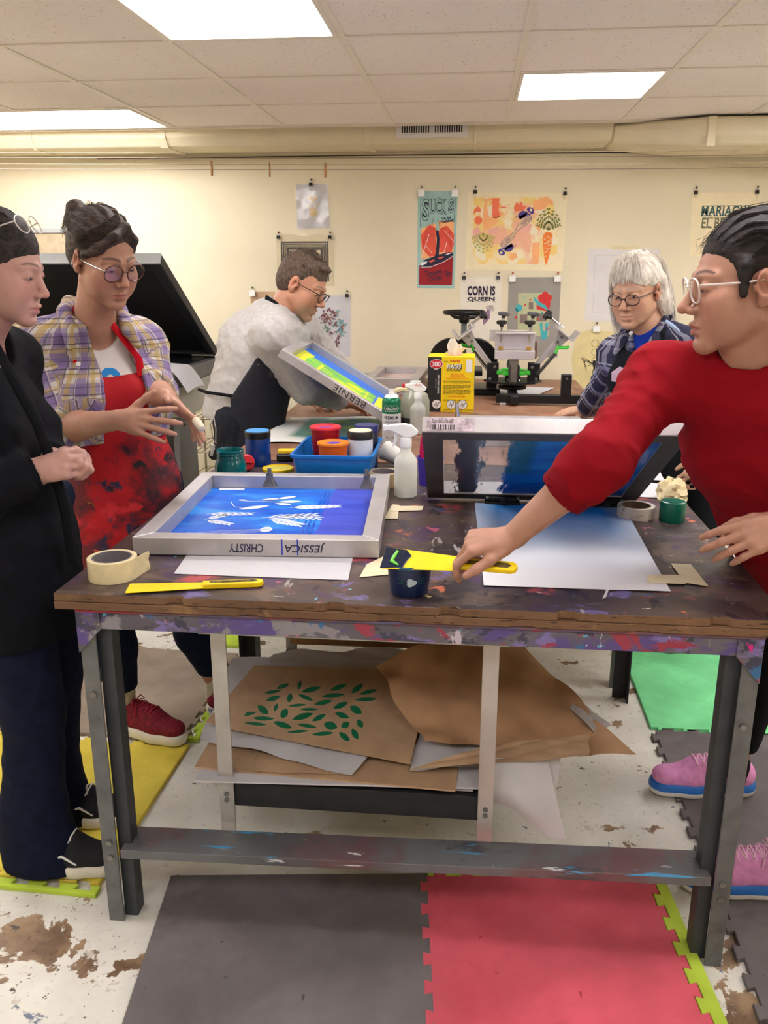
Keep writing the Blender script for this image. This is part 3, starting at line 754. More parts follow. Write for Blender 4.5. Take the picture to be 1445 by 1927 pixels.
def strands(name, mt, parent, H, guides, n, spread, r=.0012, seed=1, wob=.004, seg=12, ends=(.75, 1.0)):
    # thin hair locks that follow the guide polylines (head space); each guide is a list of points
    rs = random.Random(seed); m = M()
    for i in range(n):
        g = guides[rs.randrange(len(guides))]; u = rs.random(); g2 = guides[(guides.index(g)+1) % len(guides)]
        off0 = Vector((rs.gauss(0, 1), rs.gauss(0, 1), rs.gauss(0, 1)))*spread; f0 = rs.uniform(0, .25); f1 = rs.uniform(*ends)
        pts = []; ph = rs.uniform(0, 6)
        for j in range(seg+1):
            t = f0+(f1-f0)*j/seg; x = t*(len(g)-1); a = min(int(x), len(g)-2); fr = x-a
            p = Vector(g[a]).lerp(Vector(g[a+1]), fr)
            p += off0*(.35+.65*j/seg)+Vector((math.sin(t*5+ph), math.cos(t*4+ph), math.sin(t*6+ph*2)))*wob*j/seg
            pts.append(H.mat() @ p)
        rr = [r*H.sc*(1-.75*(j/seg)**2) for j in range(seg+1)]
        m.tube(pts, rr, 4)
    o = m.build(name, mt, None, smooth=60); parent_keep(o, parent); return o
def on_shell(c, r, dirs, k=1.01):        # points on an ellipsoid along the given directions
    out = []
    for d in dirs:
        q = math.sqrt(sum((d[i]/r[i])**2 for i in range(3))); out.append(tuple(c[i]+d[i]/q*k for i in range(3)))
    return out
def eye_mat(iris):
    t = NT('eye'); co = t.coord('Generated'); s = t.new('ShaderNodeSeparateXYZ'); t.link(co, s.inputs[0])
    dx = t.math('SUBTRACT', s.outputs[0], .5); dz = t.math('SUBTRACT', s.outputs[2], .5)
    d = t.math('SQRT', t.math('ADD', t.math('MULTIPLY', dx, dx), t.math('MULTIPLY', dz, dz)))
    fr = t.math('GREATER_THAN', s.outputs[1], .5)
    c = t.mix(t.math('LESS_THAN', d, .24), srgb(226, 218, 212), srgb(*iris)); c = t.mix(t.math('LESS_THAN', d, .11), c, srgb(10, 8, 8))
    return t.finish(t.mix(fr, srgb(226, 218, 212), c), .12, 0)
def add_eyes(parent, H, iris, look=(0, 0)):
    mt = eye_mat(iris)
    for s in (-1, 1):
        m = M().lathe([(.0122*math.sin(PI*j/10), -.0122*math.cos(PI*j/10)) for j in range(11)], 16, cap=False)
        o = m.build('eye', mt, None); o.matrix_world = H.mat() @ Matrix.Translation((s*.031, .0735, .0005)) @ Euler((look[0], 0, look[1])).to_matrix().to_4x4() @ Matrix.Rotation(0, 4, 'X')
        mw = o.matrix_world.copy(); o.parent = parent; o.matrix_parent_inverse = Matrix.Translation(-Vector(parent.location)); o.matrix_basis = mw
LENS = None
def lens_mat():
    t = NT('lens_glass'); p = t.new('ShaderNodeBsdfGlossy'); p.inputs['Roughness'].default_value = .04; p.inputs[0].default_value = (1, 1, 1, 1)
    tr = t.new('ShaderNodeBsdfTransparent'); mx = t.new('ShaderNodeMixShader'); mx.inputs[0].default_value = .07
    t.link(tr.outputs[0], mx.inputs[1]); t.link(p.outputs[0], mx.inputs[2]); t.link(mx.outputs[0], t.out.inputs[0]); return t.m
LENS = lens_mat()
def add_glasses(parent, H, fm, tm, w=.0245, h=.021, r=.0013, z=-.002, y=.103, wrap=.16, pw=2.0, name='glasses', tilt=0.0, top=None, dx=.033):
    g = M(); lns = []
    def P(s, a, kk=1.0):
        ca, sa = math.cos(a), math.sin(a)
        x = w*kk*math.copysign(abs(ca)**(2/pw), ca); zz = h*kk*math.copysign(abs(sa)**(2/pw), sa)
        X = s*(dx+x); return (X, y-wrap*abs(X)**1.35-.12*(zz if zz > 0 else zz*.4)*0-tilt*(-zz), z+zz)
    for s in (-1, 1):
        g.tube([P(s, 2*PI*k/28) for k in range(28)], r, 6, closed=True)
        ln = M(); lns.append(ln); ln.add([P(s, 0, 0)]+[P(s, 2*PI*k/28, .97) for k in range(28)], [(0, 1+k, 1+(k+1) % 28) for k in range(28)])
    g.tube([P(-1, PI*.92), (-.004, y+.003, z+.006), (.004, y+.003, z+.006), P(1, PI*.92)], r, 6)
    tls = []
    for s in (-1, 1):
        a = P(s, .35); tl = M(); tls.append(tl); tl.tube([a, (s*.070, y-.030, z+.009), (s*.077, y-.075, z+.008), (s*.079, -.008, z+.010), (s*.078, -.028, z-.008), (s*.076, -.034, z-.022)], [r*1.1, r*1.1, r, r, r, r], 6)
    out = []
    for nm, b, mt in ((name, g, fm), ('temple', tls[0], tm), ('temple', tls[1], tm), ('lens', lns[0], LENS), ('lens', lns[1], LENS)):
        o = b.build(nm, mt, None, smooth=60); o.matrix_basis = H.mat(); o.parent = parent if nm == name else out[0]
        if nm == name: o.matrix_parent_inverse = Matrix.Translation(-Vector(parent.location))
        else: o.matrix_parent_inverse = H.mat().inverted()
        out.append(o)
    return out[0]
def collar_rib(parent, J, mt, r=(.072, .066), tube=.010, drop=.42, lift=.006, fwd_off=.010):
    fw = nrm(np.array((J['fwd'][0], J['fwd'][1], 0))); rt = nrm(np.cross(fw, (0, 0, 1))); n = nrm(np.array((0, 0, 1))+fw*drop); f2 = nrm(np.cross(n, rt)); f2 = f2 if f2@fw > 0 else -f2
    c = J['neck']+np.array((0, 0, lift))+fw*fwd_off; m = M()
    m.tube([c+rt*r[0]*math.cos(2*PI*k/48)+f2*r[1]*math.sin(2*PI*k/48) for k in range(48)], tube, 10, closed=True)
    o = m.build('collar', mt, None, smooth=80); o.parent = parent; return o
def cloth(name, rgb, var=.08, vs=10, rough=.85, bs=350, bump=.25, sheen=.0):
    return mat(name, rgb, rough, var=var, vs=vs, bump=bump, bs=bs, bd=.0015, sheen=sheen, spec=.15)
def shoe(parent, toe, heel, up, mats, h=.085, w=.052, name='shoe', sole=.028, ankle=None, laces=True, lift=.0):
    # a laced low shoe between heel and toe on the floor; mats: upper, midsole, outsole, lace
    toe = np.asarray(toe, float); heel = np.asarray(heel, float); d = toe-heel; L = np.linalg.norm(d); fw = d/L; H = Frame(heel, fw, up); e = H.R
    F = Field(np.minimum(toe, heel)-.09, np.maximum(toe, heel)+np.array((.09, .09, .16)), .0045)
    f = lambda x, y, z: H(x, y, z)
    F.cap(f(0, .045, sole+.016), f(0, L*.62, sole+.012), .040, .043, .02, (H.z, .9)); F.cap(f(.0, L*.62, sole+.012), f(0, L-.045, sole+.010), .043, .038, .02, (H.z, .75))
    F.cap(f(0, .048, sole+.02), f(0, .056, h-.004), .040, .034, .02); F.cap(f(0, .08, h-.008), f(0, L*.58, sole+.042), .030, .030, .02)
    F.keep(lambda X, Y, Z: -((X-heel[0])*H.z[0]+(Y-heel[1])*H.z[1]+(Z-heel[2])*H.z[2])+sole*.7)
    F.cap(f(0, .052, h+.002), f(0, .060, h+.05), .027, .032, .006, None, 's'); F.cap(f(0, .05, h*.75), f(0, .056, h+.05), .024, .030, .006, None, 's')
    up_ = bake(F, name, mats[0], parent, 2)
    G = Field(np.minimum(toe, heel)-.09, np.maximum(toe, heel)+np.array((.09, .09, .10)), .0045)
    G.cap(f(0, .042, sole*.5), f(0, L*.62, sole*.5), .045, .049, .015, (H.z, .9)); G.cap(f(0, L*.62, sole*.5), f(0, L-.042, sole*.55), .049, .042, .015, (H.z, .9))
    G.keep(lambda X, Y, Z: np.abs((X-heel[0])*H.z[0]+(Y-heel[1])*H.z[1]+(Z-heel[2])*H.z[2]-(sole*.5+.001))-sole*.5)
    hz = lambda c: H.inv(c)[:, 2]
    so = bake(G, 'sole', [mats[1], mats[2]], None, 1, mid=lambda c: (hz(c) < sole*.45).astype(int)); so.parent = up_
    if laces:
        m = M(); zc = lambda y: (h-.008)+(sole+.042-h+.008)*(y-.08)/(L*.58-.08)
        for k in range(5):
            y = L*(.34+.065*k); z = zc(y)
            m.tube([f(-.027, y-.006, z+.016), f(-.014, y, z+.029), f(0, y+.002, z+.0325), f(.014, y, z+.029), f(.027, y-.006, z+.016)], .0024, 6)
            if k < 4:
                for s in (-1, 1): y2 = y+L*.065; m.tube([f(-s*.024, y, z+.021), f(0, (y+y2)/2, zc((y+y2)/2)+.0345), f(s*.024, y2, zc(y2)+.021)], .0022, 6)
        y = L*.33; z = zc(y)+.034
        for s in (-1, 1):
            m.tube([f(0, y, z), f(s*.020, y+.004, z+.012), f(s*.034, y+.008, z-.006), f(s*.012, y+.006, z)], .0022, 6)
            m.tube([f(0, y, z), f(s*.026, y+.02, z-.010), f(s*.040, y+.028, z-.034)], .0022, 6)
        la = m.build('laces', mats[3], None); la.parent = up_
    return up_, H
# ---------------------------------------------------------------- people
A_ = lambda v: np.array(v, dtype=float)
lerp = lambda a, b, t: A_(a)*(1-t)+A_(b)*t
def torso(F, J, g=0, hip=.165, waist=.135, chest=.148, sh=.050, depth=.68, bust=0, neckr=.0, low=None, k=.04):
    fw = J['fwd']; pel, ch, nk = A_(J['pelvis']), A_(J['chest']), A_(J['neck']); wp = lerp(pel, ch, .45)
    up = nrm(nk-ch)
    if low is not None: F.cap(A_(low), pel, hip+g, hip+g, k, (fw, depth+.06))
    F.cap(pel, wp, hip+g, waist+g, k, (fw, depth+.05)); F.cap(wp, ch, waist+g, chest+g, k, (fw, depth))
    m = (A_(J['shR'])+A_(J['shL']))/2
    F.cap(ch, lerp(ch, m, .8), chest+g, .105+g, k, (fw, depth))
    F.cap(J['shR'], J['shL'], sh+g, sh+g, k)
    for s in ('shR', 'shL'): F.cap(nk-up*.01, lerp(nk, J[s], .8), .044+g, .046+g, k)
    if bust:
        rt = nrm(np.cross(fw, (0, 0, 1)))
        for s in (-1, 1): F.ell(ch+nrm(fw)*.075+rt*s*.072-up*.005, (bust+g, bust+g, bust*.95+g), None, .05)
def arm(F, sh, el, wr, r=(.052, .042, .040, .028), g=0, k=.03, end=1.0):
    w = lerp(el, wr, end); F.cap(sh, el, r[0]+g, r[1]+g, k); F.cap(el, w, r[2]+g, r[3]*end+r[2]*(1-end)+g, k)
def sleeve(G, sh, el, wr, r, g, end, cut=None, k=.04, cap=True, extra=None):
    # a sleeve cut square at the hem, joined to the garment
    q = G.like(); d = nrm(A_(wr)-A_(el)); w = lerp(el, wr, end); q.cap(el, w, r[2]+g, r[3]*end+r[2]*(1-end)+g, .035)
    if extra: q.cap(A_(el)+d*extra[0], A_(el)+d*extra[1], extra[2], extra[3], .03)
    q.clip(lerp(el, wr, cut if cut is not None else end), d, .005, .2); q.cap(sh, A_(el), r[0]+g, r[1]+g, .035); G.merge(q, k)
def forearm(F, el, wr, Z=None, r=(.041, .044, .027), k=.02):
    m = lerp(el, wr, .28); F.cap(el, m, r[0], r[1], k); F.cap(m, wr, r[1], r[2], k, (Z, .78) if Z is not None else None)
def leg(F, hip, kn, an, r=(.085, .058, .056, .036), g=0, k=.03):
    F.cap(hip, kn, r[0]+g, r[1]+g, k); m = lerp(kn, an, .3); F.cap(kn, m, r[1]+g, r[2]+g, k); F.cap(m, an, r[2]+g, r[3]+g, k)
LAC = (.80, .55, .44)
def person(name, label, loc): return thing(name, label, 'person', loc)
def bounds(pts, m): P = np.array([A_(p) for p in pts]); return P.min(0)-m, P.max(0)+m
def neck(F, H, J, r=.050): F.cap(H(0, -.022, -.055), J['neck'], r*H.sc, r*1.1, .025); F.cap(H(0, .02, -.085), lerp(H(0, 0, -.1), J['neck'], .8), .03, .045, .03)

# ===== E: reaching woman in a red sweatshirt, right foreground
def person_red():
    t = person('person', 'person in a red sweatshirt and clear glasses reaching out with a yellow spatula', (.78, 2.0, 0))
    H = Frame(at(1404, 534, 1.68), (-1, .0, -.10), (-.1, 0, 1), 1.02)
    J = dict(pelvis=A_((.80, 1.96, .88)), chest=A_((.615, 1.80, 1.15)), neck=A_((.545, 1.725, 1.315)), shR=A_((.385, 1.80, 1.275)), shL=A_((.70, 1.64, 1.26)), fwd=(-.5, -.85, -.25))
    elR = A_(at(1128, 868, 1.63)); wrR = A_(at(962, 1012, 1.665))
    elL = A_((.90, 1.60, 1.03)); wrL = A_(at(1487, 985, 1.62))
    hipR, hipL = A_((.80, 2.04, .84)), A_((.86, 1.88, .84)); knR, knL = A_((.80, 2.20, .47)), A_((.845, 1.84, .46)); anR, anL = A_((.795, 2.285, .095)), A_((.80, 1.855, .095))
    b = bounds([H(0, 0, 0)], .155*1.02); hb = bounds([at(905, 1040, 1.65)], .11); hl = bounds([at(1400, 1015, 1.60)], .10)
    lo, hi = bounds([hipR, anR, anL, elL, wrR, H(0, 0, .12), wrL, J['shL']], .17)
    F = Field(lo, hi, .012/QUAL, [(b[0], b[1], .0026/QUAL), (hb[0], hb[1], .0026/QUAL), (hl[0], hl[1], .0032/QUAL)])
    torso(F, J, 0, bust=.055); neck(F, H, J)
    XR = A_(at(872, 1052, 1.635))-wrR; XR = nrm(XR); ZR = (-.1, -.35, .9)
    arm(F, J['shR'], elR, lerp(elR, wrR, .2), (.05, .043, .042, .04)); forearm(F, elR, wrR, ZR, (.042, .043, .027))
    put_hand(F, wrR, nrm(A_(at(895, 1022, 1.655))-wrR), ZR, 1, [(36, 46, 22, 6), (56, 60, 30, 2), (70, 74, 30, -3), (76, 74, 30, -8)], (30, 10, 8, 6), .98)
    arm(F, J['shL'], elL, wrL, (.05, .043, .042, .028))
    put_hand(F, wrL, nrm(A_(at(1345, 1032, 1.60))-wrL), (-.1, -.85, .5), -1, [(16, 22, 12, 7), (20, 24, 14, 3), (24, 26, 14, -2), (28, 28, 14, -6)], (22, 14, 12, 10), .95)
    for h, kn, an in ((hipR, knR, anR), (hipL, knL, anL)): leg(F, h, kn, an, g=-.006)
    put_head(F, H, jaw=1.062, nose=1.0, lids=1.0, mouth=.0012, nosew=.95)
    bake(F, 'body', SKIN, t, 2, face_color(H, (.43, .225, .160), (.36, .11, .10), (.05, .03, .028), 1.0, blush=(.60, .23, .18)))
    add_eyes(t, H, (70, 45, 30), (rad(-30), 0))
    # sweatshirt with sleeves pushed up
    red = cloth('red_fleece', (134, 10, 24), .05, 6)
    lo, hi = bounds([J['pelvis'], J['neck'], elR, elL, wrL, J['shL']], .24)
    G = Field(lo, hi, .0062/QUAL)
    torso(G, J, .020, hip=.150, waist=.150, chest=.150, bust=.058, depth=.74, sh=.055, low=lerp(J['pelvis'], J['chest'], -.10))
    d = nrm(wrR-elR); sleeve(G, J['shR'], elR, wrR, (.062, .052, .050, .040), .008, .42, .34, .045, True, (-.01, .035, .052, .058)); sleeve(G, J['shL'], elL, wrL, (.062, .056, .054, .044), .010, .6, .5)
    ad = nrm(elR-J['shR']); G.wrinkle(.017, .085, 5, [(.3, .2, 1), tuple(ad), tuple(d), (.5, .1, .8)])
    G.cap(lerp(J['neck'], H(0, 0, -.1), .0), H(0, -.01, -.02), .062, .075, .008, None, 's');
    
    sw = bake(G, 'sweatshirt', red, t, 2)
    c = elR+d*.070; C = Field(c-.1, c+.1, .004/QUAL); C.cap(c-d*.012, c+d*.032, .056, .052, .01); C.wrinkle(.0012, .010, 3, [tuple(np.cross(d, (0, 0, 1)))], 3); C.clip(c+d*.032, d, .006); C.clip(c-d*.012, -d, .006)
    C.cap(c, c+d*.08, .047, .045, .004, None, 's'); cf = bake(C, 'cuff', cloth('red_rib', (116, 10, 22), .06, 30), None, 1); cf.parent = sw
    collar_rib(sw, J, cloth('red_rib', (116, 10, 22), .06, 30), (.068, .070), .0095, .42, .014, .010)
    # leggings, socks, trainers
    L = Field(*bounds([J['pelvis'], hipL, hipR, anR, anL, knL], .17), .008/QUAL)
    L.cap(J['pelvis']-A_((0, 0, .02)), J['pelvis']+A_((0, 0, .05)), .158, .140, .03, (J['fwd'], .74))
    for h, kn, an in ((hipR, knR, anR), (hipL, knL, anL)): leg(L, h, kn, an, g=.008)
    L.clip((0, 0, .175), (.0, 0, -1), .004); L.wrinkle(.004, .06, 2)
    bake(L, 'leggings', cloth('black_knit', (20, 20, 24), .1, 20), t, 1)
    pk = mat('pink_mesh', (226, 150, 206), .8, var=.07, vs=60, bump=.35, bs=220); bl = mat('blue_midsole', (40, 112, 200), .5, var=.05); ws = mat('white_outsole', (226, 224, 220), .6, var=.05); lc = mat('pale_pink_lace', (238, 190, 216), .8, var=.04)
    for n, (toe, heel, an) in enumerate((((.555, 2.27, .013), (.862, 2.30, .013), anR), ((.552, 1.868, .013), (.862, 1.868, .013), anL))):
        sh, SH = shoe(t, toe, heel, (0, 0, 1), [pk, bl, ws, lc], h=.10, sole=.042)
        SK = Field(an-.09, an+.09, .004); SK.cap(an+A_((0, 0, -.02)), an+A_((0, 0, .035)), .043, .043, .01); SK.clip(an+A_((0, 0, .03)), (0, 0, 1), .004)
        bake(SK, 'sock', cloth('black_sock', (18, 18, 22), .1, 20), t, 1)
    # lettering on the tongue of the near shoe
    m = M(); ll = Frame((.765, 1.80, .118), (0, -1, .1), (0, 0, 1)); T_ = frame(A_((.792, 1.8085, .118)), (1, 0, 0), (0, 0, 1), (0, -1, 0))
    text_into(m, 'HOKA', .022, T_, .02, .15); parent_keep(m.build('shoe_lettering', mat('blue_lettering', (50, 90, 200), .5, var=0), None, smooth=0), t)
    # hair pulled back in a knot behind the head
    hm = hair_mat('near_black_hair', (14, 12, 14), (48, 40, 40), .62, (14, 60, 60))
    R = Field(H(0, -.03, .04)-.21, H(0, -.03, .04)+.21, .0035/QUAL)
    e = lambda c, r, k=.02, op='u': R.ell(H(*c), A_(r)*H.sc, H.R, k, op)
    e((0, -.024, .047), (.080, .100, .085)); e((0, -.05, .0), (.078, .072, .075)); R.cap(H(-.0, -.12, .03), H(0, -.15, .02), .045, .040, .03)
    for s in (-1, 1): R.cap(H(s*.070, .022, .035), H(s*.0735, .026, -.014), .014, .009, .012)
    R.wrinkle(.004, .020, 4, [tuple(H.R @ A_((.15, .10, 1))), tuple(H.R @ A_((1, .1, .3)))], 6)
    # hairline: forehead, temples, around the ears, nape
    e((0, .100, -.020), (.078, .066, .068), .010, 's'); e((0, .080, -.07), (.12, .062, .060), .010, 's')
    for s in (-1, 1): e((s*.090, -.010, -.010), (.026, .026, .040), .008, 's'); e((s*.06, .074, .022), (.020, .028, .022), .008, 's')
    R.clip(H(0, -.02, -.065), A_(H.R @ A_((0, .25, -1))), .01)
    hr = bake(R, 'hair', hm, t, 1); 
    hc, hr_ = (0, -.024, .047), (.080, .100, .085)
    gd = [on_shell(hc, hr_, [(x, 1, .45-abs(x)*.1), (x*1.4, .55, 1-abs(x)*.3), (x*1.6, -.3, 1-abs(x)*.5), (x*.9, -1, .55), (x*.2, -1.2, 0)], 1.012) for x in (-1.1, -.85, -.6, -.35, -.1, .1, .35, .6, .85, 1.1)]
    gd += [on_shell(hc, hr_, [(s*1, .62, -.1), (s*1, .1, .25), (s*.8, -.6, .2), (s*.2, -1.2, -.05)], 1.012) for s in (-1, 1)]
    strands('hair_locks', hm, t, H, gd, 850, .004, .0007, 3, .002)
    wisps = [on_shell(hc, hr_, [(s*.12*i, 1, .62), (s*.13*i, 1.1, .50)], 1.0)+on_shell(hc, hr_, [(s*.14*i, 1.1, .34)], 1.06)+on_shell(hc, hr_, [(s*.14*i, 1.1, .16)], 1.05) for s in (-1, 1) for i in range(5)]
    strands('hair_wisps', hm, t, H, wisps, 26, .004, .0005, 5, .006)
    add_glasses(t, H, mat('clear_acetate', (226, 216, 212), .2, var=0, alpha=.75), mat('clear_temple', (220, 208, 204), .2, var=0, alpha=.7), w=.0245, h=.0215, r=.0017, z=-.002, y=.099, pw=2.6, tilt=.1)
    return t
person_red()

# ===== A: woman in a black cardigan at the left edge
def person_black():
    t = person('person', 'person in a black cardigan and flared jeans, glasses pushed up on the dark hair', (-1.04, 1.85, 0))
    H = Frame(at(1, 506, 1.85), (.97, .06, -.22), (.22, 0, .97), .96)
    J = dict(pelvis=A_((-1.07, 1.84, .87)), chest=A_((-1.10, 1.85, 1.14)), neck=A_((-1.115, 1.85, 1.345)), shR=A_((-1.13, 1.68, 1.285)), shL=A_((-1.12, 2.02, 1.285)), fwd=(1, -.05, 0))
    elR = A_(at(-55, 935, 1.66)); wrR = A_(at(64, 890, 1.735)); elL = A_((-1.13, 2.05, 1.03)); wrL = A_((-.945, 1.83, 1.075))
    hipR, hipL = A_((-1.055, 1.76, .85)), A_((-1.06, 1.94, .85)); knR, knL = A_((-1.035, 1.765, .47)), A_((-1.08, 1.96, .47)); anR, anL = A_((-1.075, 1.775, .09)), A_((-1.13, 1.965, .09))
    b = bounds([H(0, 0, 0)], .155); hb = bounds([at(100, 872, 1.74)], .085)
    lo, hi = bounds([hipR, anR, anL, elR, wrR, H(0, 0, .12), J['shL'], J['shR'], elL], .16)
    F = Field(lo, hi, .013/QUAL, [(b[0], b[1], .0028/QUAL), (hb[0], hb[1], .0028/QUAL)])
    torso(F, J, -.012, bust=.032); neck(F, H, J)
    arm(F, J['shR'], elR, wrR); forearm(F, elR, wrR, None, (.040, .041, .027)); arm(F, J['shL'], elL, wrL)
    put_hand(F, wrR, nrm((1, .12, .32)), (-.1, -1, .25), 1, [(62, 92, 50, 3), (66, 94, 50, 1), (70, 94, 50, -1), (72, 92, 50, -3)], (34, 40, 26, 20), .88)
    put_hand(F, wrL, nrm((1, -.2, .2)), (0, .6, .8), -1, [(60, 80, 40, 3), (60, 80, 40, 1), (60, 80, 40, 0), (60, 80, 40, -3)], (34, 30, 26, 20), .93)
    for h, kn, an in ((hipR, knR, anR), (hipL, knL, anL)): leg(F, h, kn, an, g=-.016)
    put_head(F, H, jaw=.96, nose=.84, lids=.75, nosew=.92, chin=.98)
    bake(F, 'body', SKIN, t, 2, face_color(H, (.47, .265, .230), (.42, .15, .145), (.11, .06, .05), .8, blush=(.66, .26, .24)))
    add_eyes(t, H, (70, 60, 55), (rad(-18), 0))
    blk = cloth('black_knitwear', (15, 16, 22), .12, 30, bs=500, bump=.35)
    lo, hi = bounds([J['pelvis'], J['neck'], J['shR'], J['shL'], elR, elL, wrR, (-1.05, 1.85, .6)], .24)
    G = Field(lo, hi, .0065/QUAL)
    torso(G, J, .016, bust=.038, depth=.70, hip=.158, waist=.132, chest=.14, low=(-1.045, 1.83, .62))
    sleeve(G, J['shR'], elR, wrR, (.056, .054, .050, .042), .010, 1.05, .99); sleeve(G, J['shL'], elL, wrL, (.054, .050, .046, .036), .010, 1.0, .95)
    d = nrm(wrR-elR); G.wrinkle(.012, .075, 15, [(.1, .2, 1), tuple(d), (.6, .1, .5)])
    G.cap(J['neck'], H(0, -.02, -.03), .058, .07, .008, None, 's'); G.cap(J['neck']+A_((.05, 0, -.02)), J['neck']+A_((.13, 0, .12)), .05, .09, .008, None, 's')
    G.clip((-1.05, 1.85, .655), (.03, 0, -1), .006)
    cd = bake(G, 'cardigan', blk, t, 2)
    c = A_(wrR)-d*.012; C = Field(c-.09, c+.09, .004/QUAL); C.cap(c-d*.022, c+d*.018, .046, .045, .01); C.clip(c+d*.02, d, .006); C.clip(c-d*.02, -d, .006); C.cap(c+d*.005, c+d*.08, .039, .042, .004, None, 's'); q = bake(C, 'cuff', blk, None, 1); q.parent = cd
    # front placket band of the open cardigan
    m = M(); pts = [A_(at(px, py, y)) for px, py, y in ((-14, 640, 1.78), (26, 715, 1.75), (72, 800, 1.745), (100, 880, 1.76), (122, 960, 1.78), (136, 1060, 1.79))]
    m.tube(pts, [.010, .012, .012, .012, .012, .010], 8); o = m.build('placket', blk, None); o.parent = cd
    den = cloth('dark_denim', (20, 26, 48), .16, 40, bs=420, bump=.4)
    L = Field(*bounds([hipR, hipL, anR, anL, (-1.05, 1.85, .0)], .19), .008/QUAL)
    for h, kn, an in ((hipL, knL, anL), (hipR, knR, anR)):
        L.cap(h, kn, .094, .078, .02); L.cap(kn, an+A_((0, 0, .02)), .074, .085, .03, ((0, 1, 0), .8)); L.cap(an+A_((.005, 0, .08)), an+A_((.018, 0, -.08)), .085, .118, .03, ((0, 1, 0), .66))
    L.wrinkle(.010, .11, 8, [(1, .1, .4), (.3, .2, 1)])
    for an in (anR, anL): L.cap(an+A_((.03, 0, .0)), an+A_((.05, 0, -.12)), .058, .085, .006, ((0, 1, 0), .7), 's')
    L.clip((-1.05, 1.85, .022), (0, 0, -1), .005)
    bake(L, 'jeans', den, t, 2)
    cv = mat('black_canvas', (24, 25, 32), .85, var=.1, vs=40, bump=.3, bs=260); wr = mat('white_rubber', (222, 216, 204), .6, var=.04); lw = mat('white_lace', (228, 226, 222), .8, var=.03)
    for n, (toe, heel) in enumerate((((-.862, 1.775, .014), (-1.135, 1.775, .014)), ((-.905, 1.975, .014), (-1.18, 1.965, .014)))):
        sh, SH = shoe(t, toe, heel, (0, 0, 1), [cv, wr, wr, lw], h=.075, sole=.034)
        m = M()
        for s in (-1, 1): m.tube([SH(s*.043, .05, .050), SH(s*.045, .11, .056), SH(s*.048, .15, .068), SH(s*.047, .185, .045)], [.002, .003, .0035, .002], 6)
        o = m.build('side_stripe', lw, None); o.parent = sh
    m = M(); m.tube([A_(wrR)+d*.070+A_((math.cos(a)*0, -.002, 0))+A_((0, math.cos(a)*.010, math.sin(a)*.010))+A_((.018, .0, -.03)) for a in [k*PI/6 for k in range(12)]], .0014, 6, closed=True)
    parent_keep(m.build('ring', CHROME, None), t)
    hm = hair_mat('dark_brown_hair', (16, 14, 18), (58, 48, 46), .62, (14, 60, 60))
    R = Field(H(0, -.05, .03)-.22, H(0, -.05, .03)+.22, .0035/QUAL)
    e = lambda c, r, k=.02, op='u': R.ell(H(*c), A_(r), H.R, k, op)
    e((0, -.029, .046), (.082, .104, .088)); e((0, -.05, .0), (.080, .076, .085)); R.cap(H(0, -.10, -.02), H(0, -.10, -.10), .05, .03, .03)
    R.wrinkle(.0035, .020, 4, [tuple(H.R @ A_((.15, .10, 1)))], 5)
    e((0, .104, -.030), (.090, .062, .078), .008, 's'); e((0, .075, -.06), (.12, .066, .062), .008, 's')
    for s in (-1, 1): e((s*.085, .03, -.03), (.03, .05, .038), .01, 's')
    bake(R, 'hair', hm, t, 1)
    hc, hr_ = (0, -.029, .046), (.082, .104, .088)
    gd = [on_shell(hc, hr_, [(x, 1, .55-abs(x)*.25), (x*1.3, .5, 1-abs(x)*.3), (x*1.5, -.4, .9-abs(x)*.5), (x*.9, -1, .3)], 1.01) for x in (-1.2, -.9, -.6, -.3, 0, .3, .6, .9, 1.2)]
    strands('hair_locks', hm, t, H, gd, 420, .004, .001, 3, .003)
    low = [[(s*.06, -.06, -.03), (s*.062, -.06, -.09), (s*.05, -.04, -.15), (s*.045, -.0, -.20)] for s in (-1, 1)]
    strands('hair_tail', hm, t, H, low, 60, .012, .0013, 7, .006)
    # glasses pushed up into the hair
    g = Frame(H(0, -.042, .050), H.R @ A_((0, .78, .62)), H.R @ A_((0, -.62, .78)), 1.0)
    add_glasses(t, g, mat('clear_acetate', (226, 216, 212), .2, var=0, alpha=.75), mat('clear_temple', (220, 208, 204), .2, var=0, alpha=.7), w=.024, h=.020, r=.0014, z=-.012, y=.110)
    return t
person_black()

